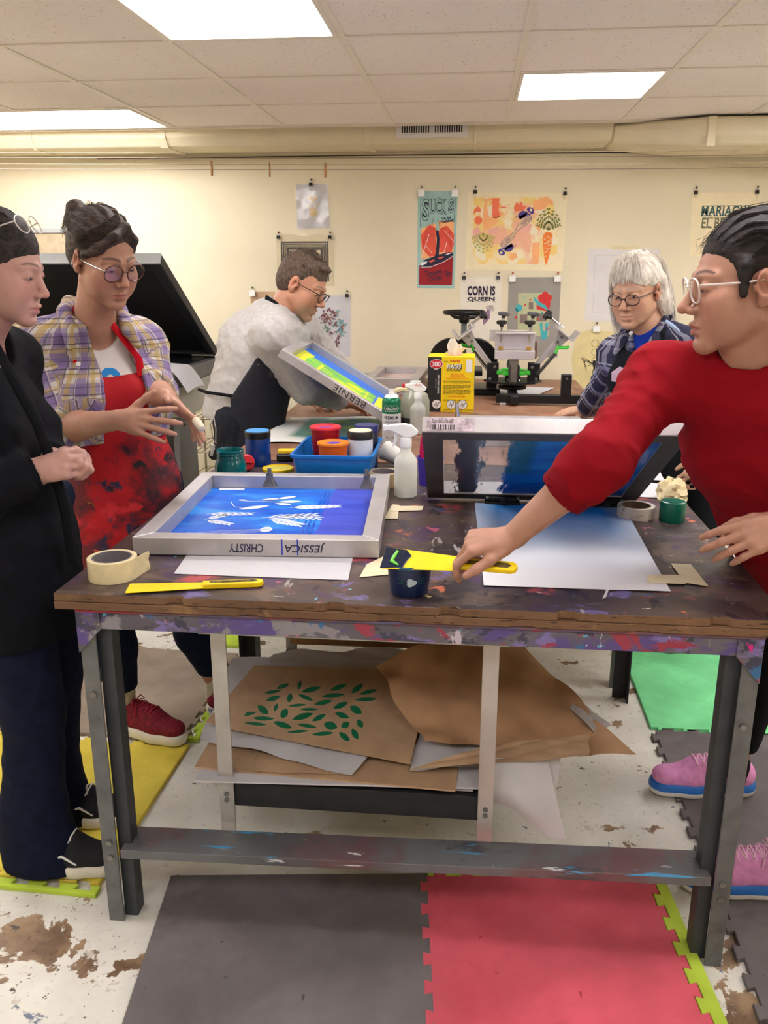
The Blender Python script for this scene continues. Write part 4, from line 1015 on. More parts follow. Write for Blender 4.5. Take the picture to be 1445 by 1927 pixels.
def plaid(name, base, bands, rough=.9):
    # bands: (rgb, axis 0 across / 1 along, period, width, offset, strength)
    t = NT(name); a = t.new('ShaderNodeAttribute', attribute_name='cloth_uv'); s = t.new('ShaderNodeSeparateXYZ'); t.link(a.outputs['Vector'], s.inputs[0]); col = srgb(*base)
    for rgb, ax, per, wd, of, stg in bands:
        v = t.math('FRACT', t.math('ADD', t.math('DIVIDE', s.outputs[ax], per), of+100))
        f = t.math('MULTIPLY', t.math('LESS_THAN', t.math('ABSOLUTE', t.math('SUBTRACT', v, .5)), wd/2), stg); col = t.mix(f, col, srgb(*rgb))
    n = t.noise(t.coord(), 380, 3, .6); col = t.mix(t.ramp(t.noise(t.coord(), 9, 3), .3, .75), col, t.mix(.25, col, srgb(60, 58, 70)))
    return t.finish(col, rough, 0, n, .25, .001)
def cloth_uv(o, limbs, body_axis, body_c):
    # limbs: list of (a, b); vertices nearest a limb use along/around it, others height/around the trunk
    me = o.data; n = len(me.vertices); P = np.zeros(n*3, dtype=np.float32); me.vertices.foreach_get('co', P); P = P.reshape(-1, 3).astype(float)
    fw = nrm(body_axis); rt = nrm(np.cross(fw, (0, 0, 1))); q = P-A_(body_c); uv = np.stack([np.arctan2(q@rt, q@fw)*.16, q[:, 2], 0*q[:, 2]], 1)
    best = np.full(n, .075)
    for a, b in limbs:
        a, b = A_(a), A_(b); d = b-a; L = np.linalg.norm(d); d = d/L; t_ = np.clip((P-a)@d, 0, L); r = P-(a+t_[:, None]*d); dist = np.linalg.norm(r, axis=1)
        u1 = nrm(np.cross(d, (0, 1, .3))); u2 = np.cross(d, u1); w = (dist < best) & (((P-a)@d) > .02)
        uv[w, 0] = np.arctan2(r[w]@u1, r[w]@u2)*.055; uv[w, 1] = t_[w]; best = np.where(w, dist, best)
    at_ = me.attributes.new('cloth_uv', 'FLOAT_VECTOR', 'POINT'); at_.data.foreach_set('vector', uv.astype(np.float32).ravel())

# ===== B: woman in a plaid shirt and red apron
def person_apron():
    t = person('person', 'person in a plaid shirt and paint stained red apron, gesturing with both hands', (-1.06, 2.47, 0))
    H = Frame(at(196, 487, 2.36), (.80, -.54, -.36), (.22, -.2, 1), 1.0)
    J = dict(pelvis=A_((-1.06, 2.47, .87)), chest=A_((-1.095, 2.455, 1.14)), neck=A_((-1.085, 2.42, 1.345)), shR=A_((-1.235, 2.34, 1.275)), shL=A_((-1.005, 2.56, 1.270)), fwd=(.62, -.78, 0))
    elR = A_(at(118, 805, 2.30)); wrR = A_(at(226, 790, 2.19)); elL = A_(at(292, 742, 2.50)); wrL = A_(at(314, 748, 2.30))
    hipR, hipL = A_((-1.13, 2.42, .84)), A_((-.99, 2.52, .84)); knR, knL = A_((-1.12, 2.42, .46)), A_((-.92, 2.53, .46)); anR, anL = A_((-1.115, 2.45, .11)), A_((-.845, 2.60, .11))
    b = bounds([H(0, 0, 0)], .155); hb = bounds([at(295, 790, 2.18)], .13)
    lo, hi = bounds([hipR, anR, anL, elR, wrR, wrL, H(0, 0, .12), J['shL'], J['shR'], elL, at(380, 800, 2.2)], .15)
    F = Field(lo, hi, .013/QUAL, [(b[0], b[1], .0028/QUAL), (hb[0], hb[1], .0028/QUAL)])
    torso(F, J, -.004, bust=.052); neck(F, H, J)
    arm(F, J['shR'], elR, lerp(elR, wrR, .2), (.048, .04, .042, .04)); forearm(F, elR, wrR, (-.2, -.9, .3), (.038, .039, .026)); arm(F, J['shL'], elL, lerp(elL, wrL, .3), (.048, .040, .04, .038)); forearm(F, elL, wrL, None, (.038, .038, .026))
    XR = nrm(A_(at(335, 800, 2.12))-wrR)
    put_hand(F, wrR, XR, (-.25, -.85, .38), 1, [(6, 12, 6, 14), (16, 14, 8, 3), (20, 16, 10, -5), (22, 18, 10, -14)], (44, -4, 4, 4), .98)
    XL = nrm(A_(at(374, 800, 2.26))-wrL)
    tipsL = put_hand(F, wrL, XL, (.55, .45, .70), -1, [(0, 8, 4, 18), (8, 12, 6, 5), (16, 14, 8, -8), (24, 18, 8, -20)], (66, 0, 8, 8), .98)
    for h, kn, an in ((hipR, knR, anR), (hipL, knL, anL)): leg(F, h, kn, an, g=-.006)
    put_head(F, H, jaw=1.06, nose=.86, lids=.9, cheek=1.08, nosew=1.08)
    bake(F, 'body', SKIN, t, 2, face_color(H, (.43, .225, .155), (.34, .10, .09), (.07, .04, .03), 1.0, blush=(.62, .25, .19)))
    add_eyes(t, H, (60, 44, 32), (rad(-25), 0))
    fw = nrm(J['fwd']); rt = nrm(np.cross(fw, (0, 0, 1)))
    # white tee under everything
    G = Field(*bounds([J['chest'], J['neck'], J['pelvis']], .21), .0045/QUAL)
    torso(G, J, .006, bust=.054); G.cap(J['neck'], H(0, -.02, -.03), .060, .07, .008, None, 's'); G.cap(J['neck']+fw*.05-A_((0, 0, .012)), J['neck']+fw*.12+A_((0, 0, .1)), .066, .09, .006, None, 's'); G.clip(J['pelvis'], (0, 0, -1))
    def tee_mid(c):
        u = (c-J['chest'])@rt; z = c[:, 2]; f = (c-J['chest'])@fw
        r1 = np.hypot(u+.002, z-1.192); r2 = np.hypot(u-.038, z-1.185); return (((np.abs(r1-.020) < .010) | (np.abs(r2-.018) < .009)) & (f > .03) & (z > 1.18)).astype(int)
    tee = cloth('white_tee', (226, 222, 220), .03, 8)
    bake(G, 'tee_shirt', [tee, mat('blue_print', (30, 140, 220), .7, var=.02)], t, 1, mid=tee_mid)
    # apron: bib and skirt as one piece of cloth in front
    apm = layered('paint_stained_red_apron', (196, 14, 28), [((150, 12, 24), 5, .5, .12, None)], .8, .3, 200)
    def apron_mat():
        n = NT('stained_red_apron'); co = n.coord(); s = n.new('ShaderNodeSeparateXYZ'); n.link(co, s.inputs[0]); z = s.outputs[2]
        col = n.mix(n.ramp(n.noise(co, 6, 4), .3, .7), srgb(158, 8, 20), srgb(188, 16, 30)); g = n.ramp(z, 1.12, .98)
        for rgb, sc, th, w in (((96, 20, 28), 4, .46, .1), ((56, 24, 36), 6, .50, .10), ((38, 40, 68), 9, .60, .05), ((30, 24, 30), 12, .585, .06), ((204, 40, 50), 7, .60, .06), ((196, 176, 60), 16, .69, .02), ((214, 170, 176), 20, .70, .015), ((190, 80, 60), 10, .66, .03), ((90, 120, 140), 14, .69, .02)):
            mp = n.new('ShaderNodeMapping'); mp.inputs['Location'].default_value = (sc, th*9, sc*.3); n.link(co, mp.inputs[0])
            v = n.math('ADD', n.noise(mp.outputs[0], sc, 5, .62, .4), n.math('MULTIPLY', n.math('SUBTRACT', g, 1.0), .3)); col = n.mix(n.ramp(v, th, th+w), col, srgb(*rgb))
        return n.finish(col, .8, 0, n.noise(co, 240, 3), .25, .0015)
    A = Field(*bounds([J['chest'], (-1.06, 2.47, .5), J['pelvis'], J['neck']], .27), .0065/QUAL)
    torso(A, J, .012, bust=.056, hip=.152, waist=.136, depth=.76, low=(-1.035, 2.455, .56)); A.cap((-1.05, 2.46, .80), (-1.03, 2.44, .58), .172, .185, .03, (fw, .85))
    A.wrinkle(.010, .11, 21, [tuple(rt*.9+A_((0, 0, .3))), (0, 0, 1)])
    def am(X, Y, Z):
        f = (X-J['chest'][0])*fw[0]+(Y-J['chest'][1])*fw[1]; u = (X-J['chest'][0])*rt[0]+(Y-J['chest'][1])*rt[1]
        hw = np.where(Z > .98, .105+np.clip((1.20-Z)/.22, 0, 1)**1.5*.11, .235); top = 1.195+np.abs(u)*.10
        return np.maximum(np.maximum(np.abs(u)-hw, .0-f+np.clip(.98-Z, 0, .05)*-1.2), np.maximum(Z-top, .585-Z))
    A.keep(am)
    ap = bake(A, 'apron', apron_mat(), t, 2)
    st = cloth('red_strap', (178, 16, 30), .05, 20); m = M()
    for s in (-1, 1):
        p0 = J['chest']+fw*(.122 if s < 0 else .104)+rt*s*.085+A_((0, 0, .055)); pts = [p0, p0+A_((0, 0, .05))-fw*.012, lerp(p0, J['neck'], .7)+A_((0, 0, .055))+fw*.02, J['neck']+rt*s*.062+A_((0, 0, .040)), J['neck']-fw*.062+rt*s*.03+A_((0, 0, .062))]
        m.loft([[q+rt*.011, q+fw*.003, q-rt*.011, q-fw*.003] for q in map(A_, pts)])
    o = m.build('neck_strap', st, None); o.parent = ap
    # plaid shirt, open at the front, sleeves rolled
    G = Field(*bounds([J['chest'], J['neck'], J['pelvis'], elR, elL, wrR, J['shR'], J['shL']], .20), .0058/QUAL)
    torso(G, J, .026, bust=.064, hip=.150, waist=.142, depth=.80, sh=.050, low=None)
    sleeve(G, J['shR'], elR, wrR, (.058, .054, .052, .045), .012, .4, .22); sleeve(G, J['shL'], elL, wrL, (.058, .054, .052, .045), .012, .5, .3)
    dR, dL = nrm(wrR-elR), nrm(wrL-elL); G.wrinkle(.014, .09, 31, [tuple(nrm(elR-J['shR'])), (.2, .1, 1), tuple(dR)])
    G.cap(J['neck'], H(0, -.02, -.03), .066, .08, .008, None, 's')
    gx, gy, gz = G.grid(); gu = (gx-J['chest'][0])*rt[0]+(gy-J['chest'][1])*rt[1]; gf = (gx-J['chest'][0])*fw[0]+(gy-J['chest'][1])*fw[1]
    gap = np.minimum((.050+np.clip((1.30-gz)/.3, 0, 1)*.022)-np.abs(gu+.030*np.clip((1.33-gz)/.12, 0, 1)), gf-.02)
    G.D = np.maximum(G.D, gap).astype(np.float32)
    G.clip((-1.06, 2.47, 1.005), (.05, -.02, -1), .006)
    pl = plaid('purple_yellow_plaid', (196, 188, 186), [((118, 96, 150), 0, .062, .42, .0, .75), ((118, 96, 150), 1, .068, .40, .0, .70), ((178, 150, 70), 0, .062, .20, .5, .7), ((178, 150, 70), 1, .068, .20, .5, .6), ((56, 44, 84), 0, .062, .07, .28, .8), ((56, 44, 84), 1, .068, .07, .25, .8), ((226, 214, 196), 0, .031, .06, .1, .6), ((70, 66, 80), 1, .034, .08, .4, .6), ((70, 66, 80), 0, .034, .08, .35, .5)])
    shirt = bake(G, 'plaid_shirt', pl, t, 2); lm = [(J['shR'], elR), (elR, wrR), (J['shL'], elL), (elL, wrL)]; cloth_uv(shirt, lm, fw, J['chest'])
    for el, dd, r in ((elR, dR, .060), (elL, dL, .058)):
        c = el+dd*.036; C = Field(c-.1, c+.1, .0045/QUAL); C.cap(c-dd*.026, c+dd*.018, r+.006, r+.004, .01); C.wrinkle(.006, .03, 5); C.clip(c+dd*.02, dd, .006); C.clip(c-dd*.026, -dd, .006); C.cap(c+dd*.004, c+dd*.08, r-.008, r-.006, .004, None, 's')
        q = bake(C, 'rolled_cuff', pl, None, 1); q.parent = shirt; cloth_uv(q, lm, fw, J['chest'])
    # collar
    C = Field(J['neck']-.13, J['neck']+.15, .0045/QUAL); n0 = J['neck']+A_((0, 0, .022)); 
    for s in (-1, 1):
        C.chain([n0-fw*.068+A_((0, 0, .030)), n0+rt*s*.052-fw*.05+A_((0, 0, .034)), n0+rt*s*.078+fw*.0+A_((0, 0, .012)), n0+rt*s*.082+fw*.062+A_((0, 0, -.04)), n0+rt*s*.096+fw*.09+A_((0, 0, -.085))], [.018, .019, .020, .021, .010], .010)
    C.cap(J['neck'], H(0, -.02, -.03), .058, .058, .006, None, 's'); q = bake(C, 'collar', pl, None, 1); q.parent = shirt; cloth_uv(q, [], fw, J['neck'])
    m = M(); m.lathe([(0, -.002), (.006, -.002), (.0065, .0015), (0, .002)], 12, frame(J['chest']+rt*.088+fw*.118+A_((0, 0, .10)), rt, (0, 0, 1), fw)); o = m.build('button', WHITEPL, None); o.parent = shirt
    # jeans, socks, shoes
    den = cloth('navy_denim', (16, 26, 50), .14, 40, bs=420, bump=.35)
    L = Field(*bounds([hipR, hipL, anR, anL, knL], .18), .008/QUAL)
    for h, kn, an in ((hipR, knR, anR), (hipL, knL, anL)): L.cap(h, kn, .10, .072, .02); L.cap(kn, lerp(kn, an, .4), .070, .070, .02); L.cap(lerp(kn, an, .4), an+A_((0, 0, .05)), .070, .052, .02); L.clip(an+A_((0, 0, .055)), (0, 0, -1), .004, .14)
    L.wrinkle(.006, .05, 9); bake(L, 'jeans', den, t, 1)
    up = mat('crimson_mesh', (120, 16, 40), .8, var=.25, vs=90, bump=.4, bs=200); ws = mat('white_midsole', (222, 218, 206), .6, var=.05); lc = mat('crimson_lace', (150, 24, 50), .8, var=.05)
    for toe, heel, an in (((-.885, 2.375, .014), (-1.155, 2.465, .014), anR), ((-.62, 2.50, .014), (-.875, 2.61, .014), anL)):
        sh, SH = shoe(t, toe, heel, (0, 0, 1), [up, ws, ws, lc], h=.092, sole=.036)
        m = M()
        for s in (-1, 1):
            for k in range(7): m.tube([SH(s*.0475, .035+.009*k, .036), SH(s*.049, .040+.009*k, .020)], .0016, 5)
        o = m.build('side_stripe', mat('blue_stripe', (110, 120, 180), .6, var=0), None); o.parent = sh
        SK = Field(an-.10, an+.10, .004); SK.cap(an+A_((0, 0, -.04)), an+A_((0, 0, .06)), .040, .042, .01); SK.wrinkle(.003, .02, 3, [(0, 0, 1)], 3); SK.clip(an+A_((0, 0, .058)), (0, 0, 1), .004)
        bake(SK, 'sock', cloth('cream_sock', (206, 198, 180), .05, 40), t, 1)
    # bandage on the left forefinger
    m = M(); c0, c1 = tipsL[0][0], tipsL[0][1]; m.tube([c0, lerp(c0, c1, .3), lerp(c0, c1, .8), lerp(c0, c1, .95), c1], [.0108, .0115, .0108, .0090, .004], 12); bd = m.build('finger_bandage', cloth('bandage', (216, 206, 184), .05, 60), None); parent_keep(bd, t)
    # hair in a high ponytail knot, side swept fringe
    hm = hair_mat('brown_black_hair', (28, 22, 22), (86, 70, 62), .66, (16, 60, 60))
    R = Field(H(0, -.03, .05)-.22, H(0, -.03, .05)+.22, .0034/QUAL); k_ = H.sc
    e = lambda c, r, k=.02, op='u': R.ell(H(*c), A_(r)*k_, H.R, k, op)
    e((0, -.028, .046), (.081, .102, .088)); e((0, -.05, .0), (.076, .072, .070)); R.chain([H(0, -.115, .075), H(0, -.150, .085), H(0, -.165, .055), H(0, -.160, .02)], [.022, .026, .022, .012], .012)
    R.wrinkle(.0035, .020, 4, [tuple(H.R @ A_((.5, .1, 1)))], 5)
    e((0, .096, -.020), (.088, .064, .062), .008, 's'); e((0, .075, -.065), (.12, .062, .064), .008, 's')
    for s in (-1, 1): e((s*.090, -.010, -.010), (.026, .028, .040), .008, 's'); e((s*.070, .050, -.014), (.030, .036, .030), .008, 's')
    R.chain([H(-.020, .056, .108), H(.026, .078, .088), H(.062, .056, .048), H(.077, .016, .016)], [.008, .009, .009, .007], .022); R.chain([H(-.020, .056, .108), H(-.048, .060, .072), H(-.070, .030, .030)], [.007, .007, .005], .02)
    R.clip(H(0, -.02, -.060), A_(H.R @ A_((0, .3, -1))), .01)
    bake(R, 'hair', hm, t, 1); hc, hr_ = (0, -.028, .046), (.081, .102, .088)
    gd = [on_shell(hc, hr_, [(x, 1, .7-abs(x)*.5), (x*1.3, .3, 1-abs(x)*.4), (x*1.2, -.5, .9-abs(x)*.4), (x*.4, -1, .45)], 1.012) for x in (-1.3, -.9, -.5, -.2, .1, .4, .7, 1.0, 1.3)]
    gd += [on_shell(hc, hr_, [(-.2, .6+.1*i, 1), (.4, .8+.08*i, .75-.05*i), (.9, .6+.1*i, .32-.1*i), (1, .1+.06*i, .05-.08*i)], 1.05) for i in range(4)]*2
    strands('hair_locks', hm, t, H, gd, 800, .0045, .0008, 3, .003)
    strands('ponytail_wisps', hm, t, H, [[(0, -.14, .09), (.0, -.175, .075), (0, -.185, .04), (.0, -.18, -.0)], [(0.01, -.15, .08), (.01, -.18, .06), (.012, -.185, .02), (0.01, -.175, -.02)]], 50, .008, .0008, 9, .006)
    add_glasses(t, H, mat('tortoiseshell', (86, 52, 40), .25, var=.5, vs=120), CHROME, w=.0265, h=.0235, r=.0019, z=-.004, y=.101, pw=2.1, dx=.0345, tilt=.1)
    return t
person_apron()

# ===== C: man in a grey sweatshirt leaning over the far table
def person_grey():
    t = person('person', 'person in a grey sweatshirt and dark apron leaning over the far table', (-1.08, 3.62, 0))
    H = Frame(at(570, 536, 3.62), (.86, -.16, -.46), (.46, 0, .86), 1.05)
    J = dict(pelvis=A_((-.985, 3.62, .90)), chest=A_((-.90, 3.62, 1.15)), neck=A_((-.80, 3.62, 1.315)), shR=A_((-.81, 3.46, 1.235)), shL=A_((-.76, 3.83, 1.24)), fwd=(.88, -.05, -.45))
    elR = A_((-.70, 3.60, 1.00)); wrR = A_(at(652, 756, 3.86)); elL = A_((-.60, 3.98, 1.02)); wrL = A_(at(590, 752, 4.02))
    hipR, hipL = A_((-.99, 3.52, .88)), A_((-.99, 3.72, .88)); knR, knL = A_((-1.00, 3.52, .48)), A_((-1.00, 3.72, .48)); anR, anL = A_((-1.04, 3.52, .09)), A_((-1.04, 3.74, .09))
    b = bounds([H(0, 0, 0)], .16); hb = bounds([wrR, wrL, wrR+A_((.14, .06, -.03))], .05)
    lo, hi = bounds([hipR, anR, anL, elR, wrR, wrL, H(0, 0, .12), J['shL'], J['shR'], elL, wrR+A_((.16, 0, 0))], .15)
    F = Field(lo, hi, .014/QUAL, [(b[0], b[1], .0032/QUAL), (hb[0], hb[1], .0038/QUAL)])
    torso(F, J, 0); neck(F, H, J, .056)
    arm(F, J['shR'], elR, wrR, (.052, .044, .044, .032)); arm(F, J['shL'], elL, wrL, (.052, .044, .044, .032))
    put_hand(F, wrR, nrm((.85, .25, -.30)), (.1, -.2, 1), 1, [(30, 40, 22, 6), (34, 44, 24, 2), (38, 46, 24, -3), (42, 48, 24, -8)], (44, 14, 16, 12), 1.05)
    put_hand(F, wrL, nrm((.9, -.05, -.32)), (.1, .0, 1), -1, [(30, 40, 22, 6), (34, 44, 24, 2), (38, 46, 24, -3), (42, 48, 24, -8)], (44, 14, 16, 12), 1.05)
    for h, kn, an in ((hipR, knR, anR), (hipL, knL, anL)): leg(F, h, kn, an, g=-.012)
    put_head(F, H, jaw=1.12, nose=.92, lids=.95, man=True, nosew=1.1, chin=1.02)
    bake(F, 'body', SKIN, t, 2, face_color(H, (.48, .235, .150), (.50, .22, .18), (.16, .10, .07), 1.2, stubble=(.30, .21, .17)))
    add_eyes(t, H, (60, 70, 80), (rad(-25), 0))
    gr = cloth('grey_marl_fleece', (182, 178, 176), .06, 60, bs=420)
    lo, hi = bounds([J['pelvis'], J['neck'], J['shR'], J['shL'], elR, elL, wrR, wrL], .22)
    G = Field(lo, hi, .007/QUAL)
    torso(G, J, .022, hip=.150, waist=.152, chest=.160, depth=.90, sh=.062, low=(-.995, 3.62, .86)); G.cap(lerp(J['chest'], J['neck'], .1)-A_((.05, 0, -.03)), lerp(J['chest'], J['neck'], .7)-A_((.03, 0, -.01)), .125, .10, .05)
    sleeve(G, J['shR'], elR, wrR, (.066, .060, .054, .042), .010, .95, .86); sleeve(G, J['shL'], elL, wrL, (.064, .058, .052, .042), .010, .95, .86)
    G.wrinkle(.016, .10, 41, [(.6, .2, .7), (.2, .3, 1), (.5, 0, .9)])
    G.cap(J['neck'], H(0, -.02, -.05), .062, .07, .008, None, 's'); G.clip((-1.0, 3.62, .865), (-.15, 0, -1), .006)
    sw = bake(G, 'sweatshirt', gr, t, 2)
    collar_rib(sw, J, gr, (.072, .068), .010, .55, .004)
    # dark apron on the front, tied at the back
    apn = layered('dusty_black_apron', (26, 28, 36), [((92, 96, 104), 4, .64, .12, (1, 1, .5)), ((150, 150, 156), 24, .72, .03, None), ((190, 110, 100), 12, .74, .02, None)], .85, .3, 200)
    A = Field(*bounds([J['chest'], J['pelvis'], (-1.03, 3.62, .5)], .28), .008/QUAL)
    torso(A, J, .034, hip=.152, waist=.152, chest=.150, depth=.90, low=(-.985, 3.62, .55)); A.cap((-.985, 3.62, .9), (-.99, 3.62, .5), .175, .185, .03, ((1, 0, 0), .82)); A.wrinkle(.008, .10, 44)
    ax_ = nrm(J['chest']-J['pelvis'])
    A.keep(lambda X, Y, Z: np.maximum(np.maximum(-(X+.985)+np.clip(Z-.98, 0, 1)*.70, np.abs(Y-3.62)-.30), np.maximum((X-J['chest'][0])*ax_[0]+(Z-J['chest'][2])*ax_[2]-.06, .53-Z)))
    ap = bake(A, 'apron', apn, t, 2); ss = cloth('black_strap', (20, 20, 24), .05, 20)
    m = M(); ps = [J['neck']+A_(q) for q in ((.07, -.085, -.06), (.035, -.082, .0), (-.012, -.074, .040), (-.055, -.045, .062), (-.066, .0, .066))]
    m.loft([[p+A_((.006, .002, .011)), p+A_((.002, -.003, .0)), p-A_((.006, -.002, .011)), p+A_((0, .004, 0))] for p in ps]); o = m.build('neck_strap', ss, None); o.parent = ap
    m = M(); m.tube([A_(q) for q in ((-.95, 3.435, .985), (-1.02, 3.432, .995), (-1.09, 3.452, 1.0), (-1.145, 3.53, 1.0))], .007, 8); o = m.build('waist_tie', ss, None); o.parent = ap
    jn = cloth('black_denim', (36, 38, 46), .18, 40, bs=420, bump=.4)
    L = Field(*bounds([hipR, hipL, anR, anL, J['pelvis']], .2), .009/QUAL); L.cap(J['pelvis']+A_((0, 0, -.03)), J['pelvis'], .158, .155, .03, ((1, 0, 0), .80))
    for h, kn, an in ((hipR, knR, anR), (hipL, knL, anL)): L.cap(h, kn, .100, .074, .03); L.cap(kn, an+A_((0, 0, .02)), .074, .066, .02)
    L.wrinkle(.008, .07, 46); L.clip((-1.1, 3.6, .05), (0, 0, -1), .004); bake(L, 'jeans', jn, t, 2)
    dk = mat('dark_leather', (32, 30, 30), .5, var=.1)
    for y in (3.52, 3.74): shoe(t, (-.87, y, .0135), (-1.15, y, .0135), (0, 0, 1), [dk, dk, dk, dk], laces=False)
    k = M(); kx, ky = -1.045, 3.395
    k.tube([(kx, ky, .905), (kx-.012, ky-.02, .88), (kx-.004, ky-.024, .83), (kx+.008, ky-.022, .80), (kx+.010, ky-.018, .86), (kx, ky, .905)], .003, 6); kc = parent_keep(k.build('key_clip', CHROME, None), t)
    k = M(); k.lathe([(0, -.012), (.020, -.010), (.023, 0), (.020, .010), (0, .012)], 12, TR((kx, ky-.03, .755), (PI/2, 0, .3)), cap=False); o = k.build('key_fob', BLACKP, None); o.parent = kc
    for i in range(3): o = M().span((-.006, -.001, -.05), (.006, .001, 0), TR((kx+.008*i-.01, ky-.034-.003*i, .80), (0, .25*i-.2, .3))).build('key', CHROME, None, bevel=.001); o.parent = kc
    hm = hair_mat('short_brown_hair', (50, 40, 34), (112, 92, 78), .7, (120, 120, 30), None, .9)
    R = Field(H(0, -.03, .03)-.19, H(0, -.03, .03)+.19, .0035/QUAL); k_ = H.sc
    e = lambda c, r, k=.02, op='u': R.ell(H(*c), A_(r)*k_, H.R, k, op)
    e((0, -.018, .042), (.0775, .098, .086)); e((0, -.045, .0), (.073, .070, .075)); e((0, .046, .096), (.050, .032, .016), .02); R.wrinkle(.004, .014, 7, [tuple(H.R @ A_((1, .5, .2))), tuple(H.R @ A_((.3, 1, .2)))], 6)
    e((0, .102, -.016), (.078, .058, .074), .008, 's'); e((0, .080, -.065), (.12, .066, .062), .008, 's')
    for s in (-1, 1): e((s*.088, -.012, -.008), (.024, .026, .038), .006, 's'); e((s*.070, .054, .030), (.026, .028, .030), .01, 's')
    R.clip(H(0, -.02, -.045), A_(H.R @ A_((0, .35, -1))), .006); bake(R, 'hair', hm, t, 1)
    hc, hr_ = (0, -.018, .046), (.0775, .098, .086)
    gd = []
    for i in range(60):
        rr = random.Random(i); a = rr.uniform(-PI, PI); el = rr.uniform(.15, 1.4); dd = [(math.sin(a)*math.cos(el), math.cos(a)*math.cos(el), math.sin(el))]
        if dd[0][1] > .55 and dd[0][2] < .55: continue
        p = on_shell(hc, hr_, dd, .99)[0]; q = on_shell(hc, hr_, [(dd[0][0], dd[0][1]+.25, dd[0][2]-.05)], 1.035)[0]; gd.append([p, tuple((p[j]+q[j])/2 for j in range(3)), q])
    strands('hair_locks', hm, t, H, gd, 500, .006, .0009, 3, .001, 4)
    add_glasses(t, H, mat('dark_frame', (34, 30, 32), .3, var=0), mat('dark_frame2', (34, 30, 32), .3, var=0), w=.0265, h=.0165, r=.0017, z=-.004, y=.103, pw=3.2, tilt=.1)
    return t
person_grey()

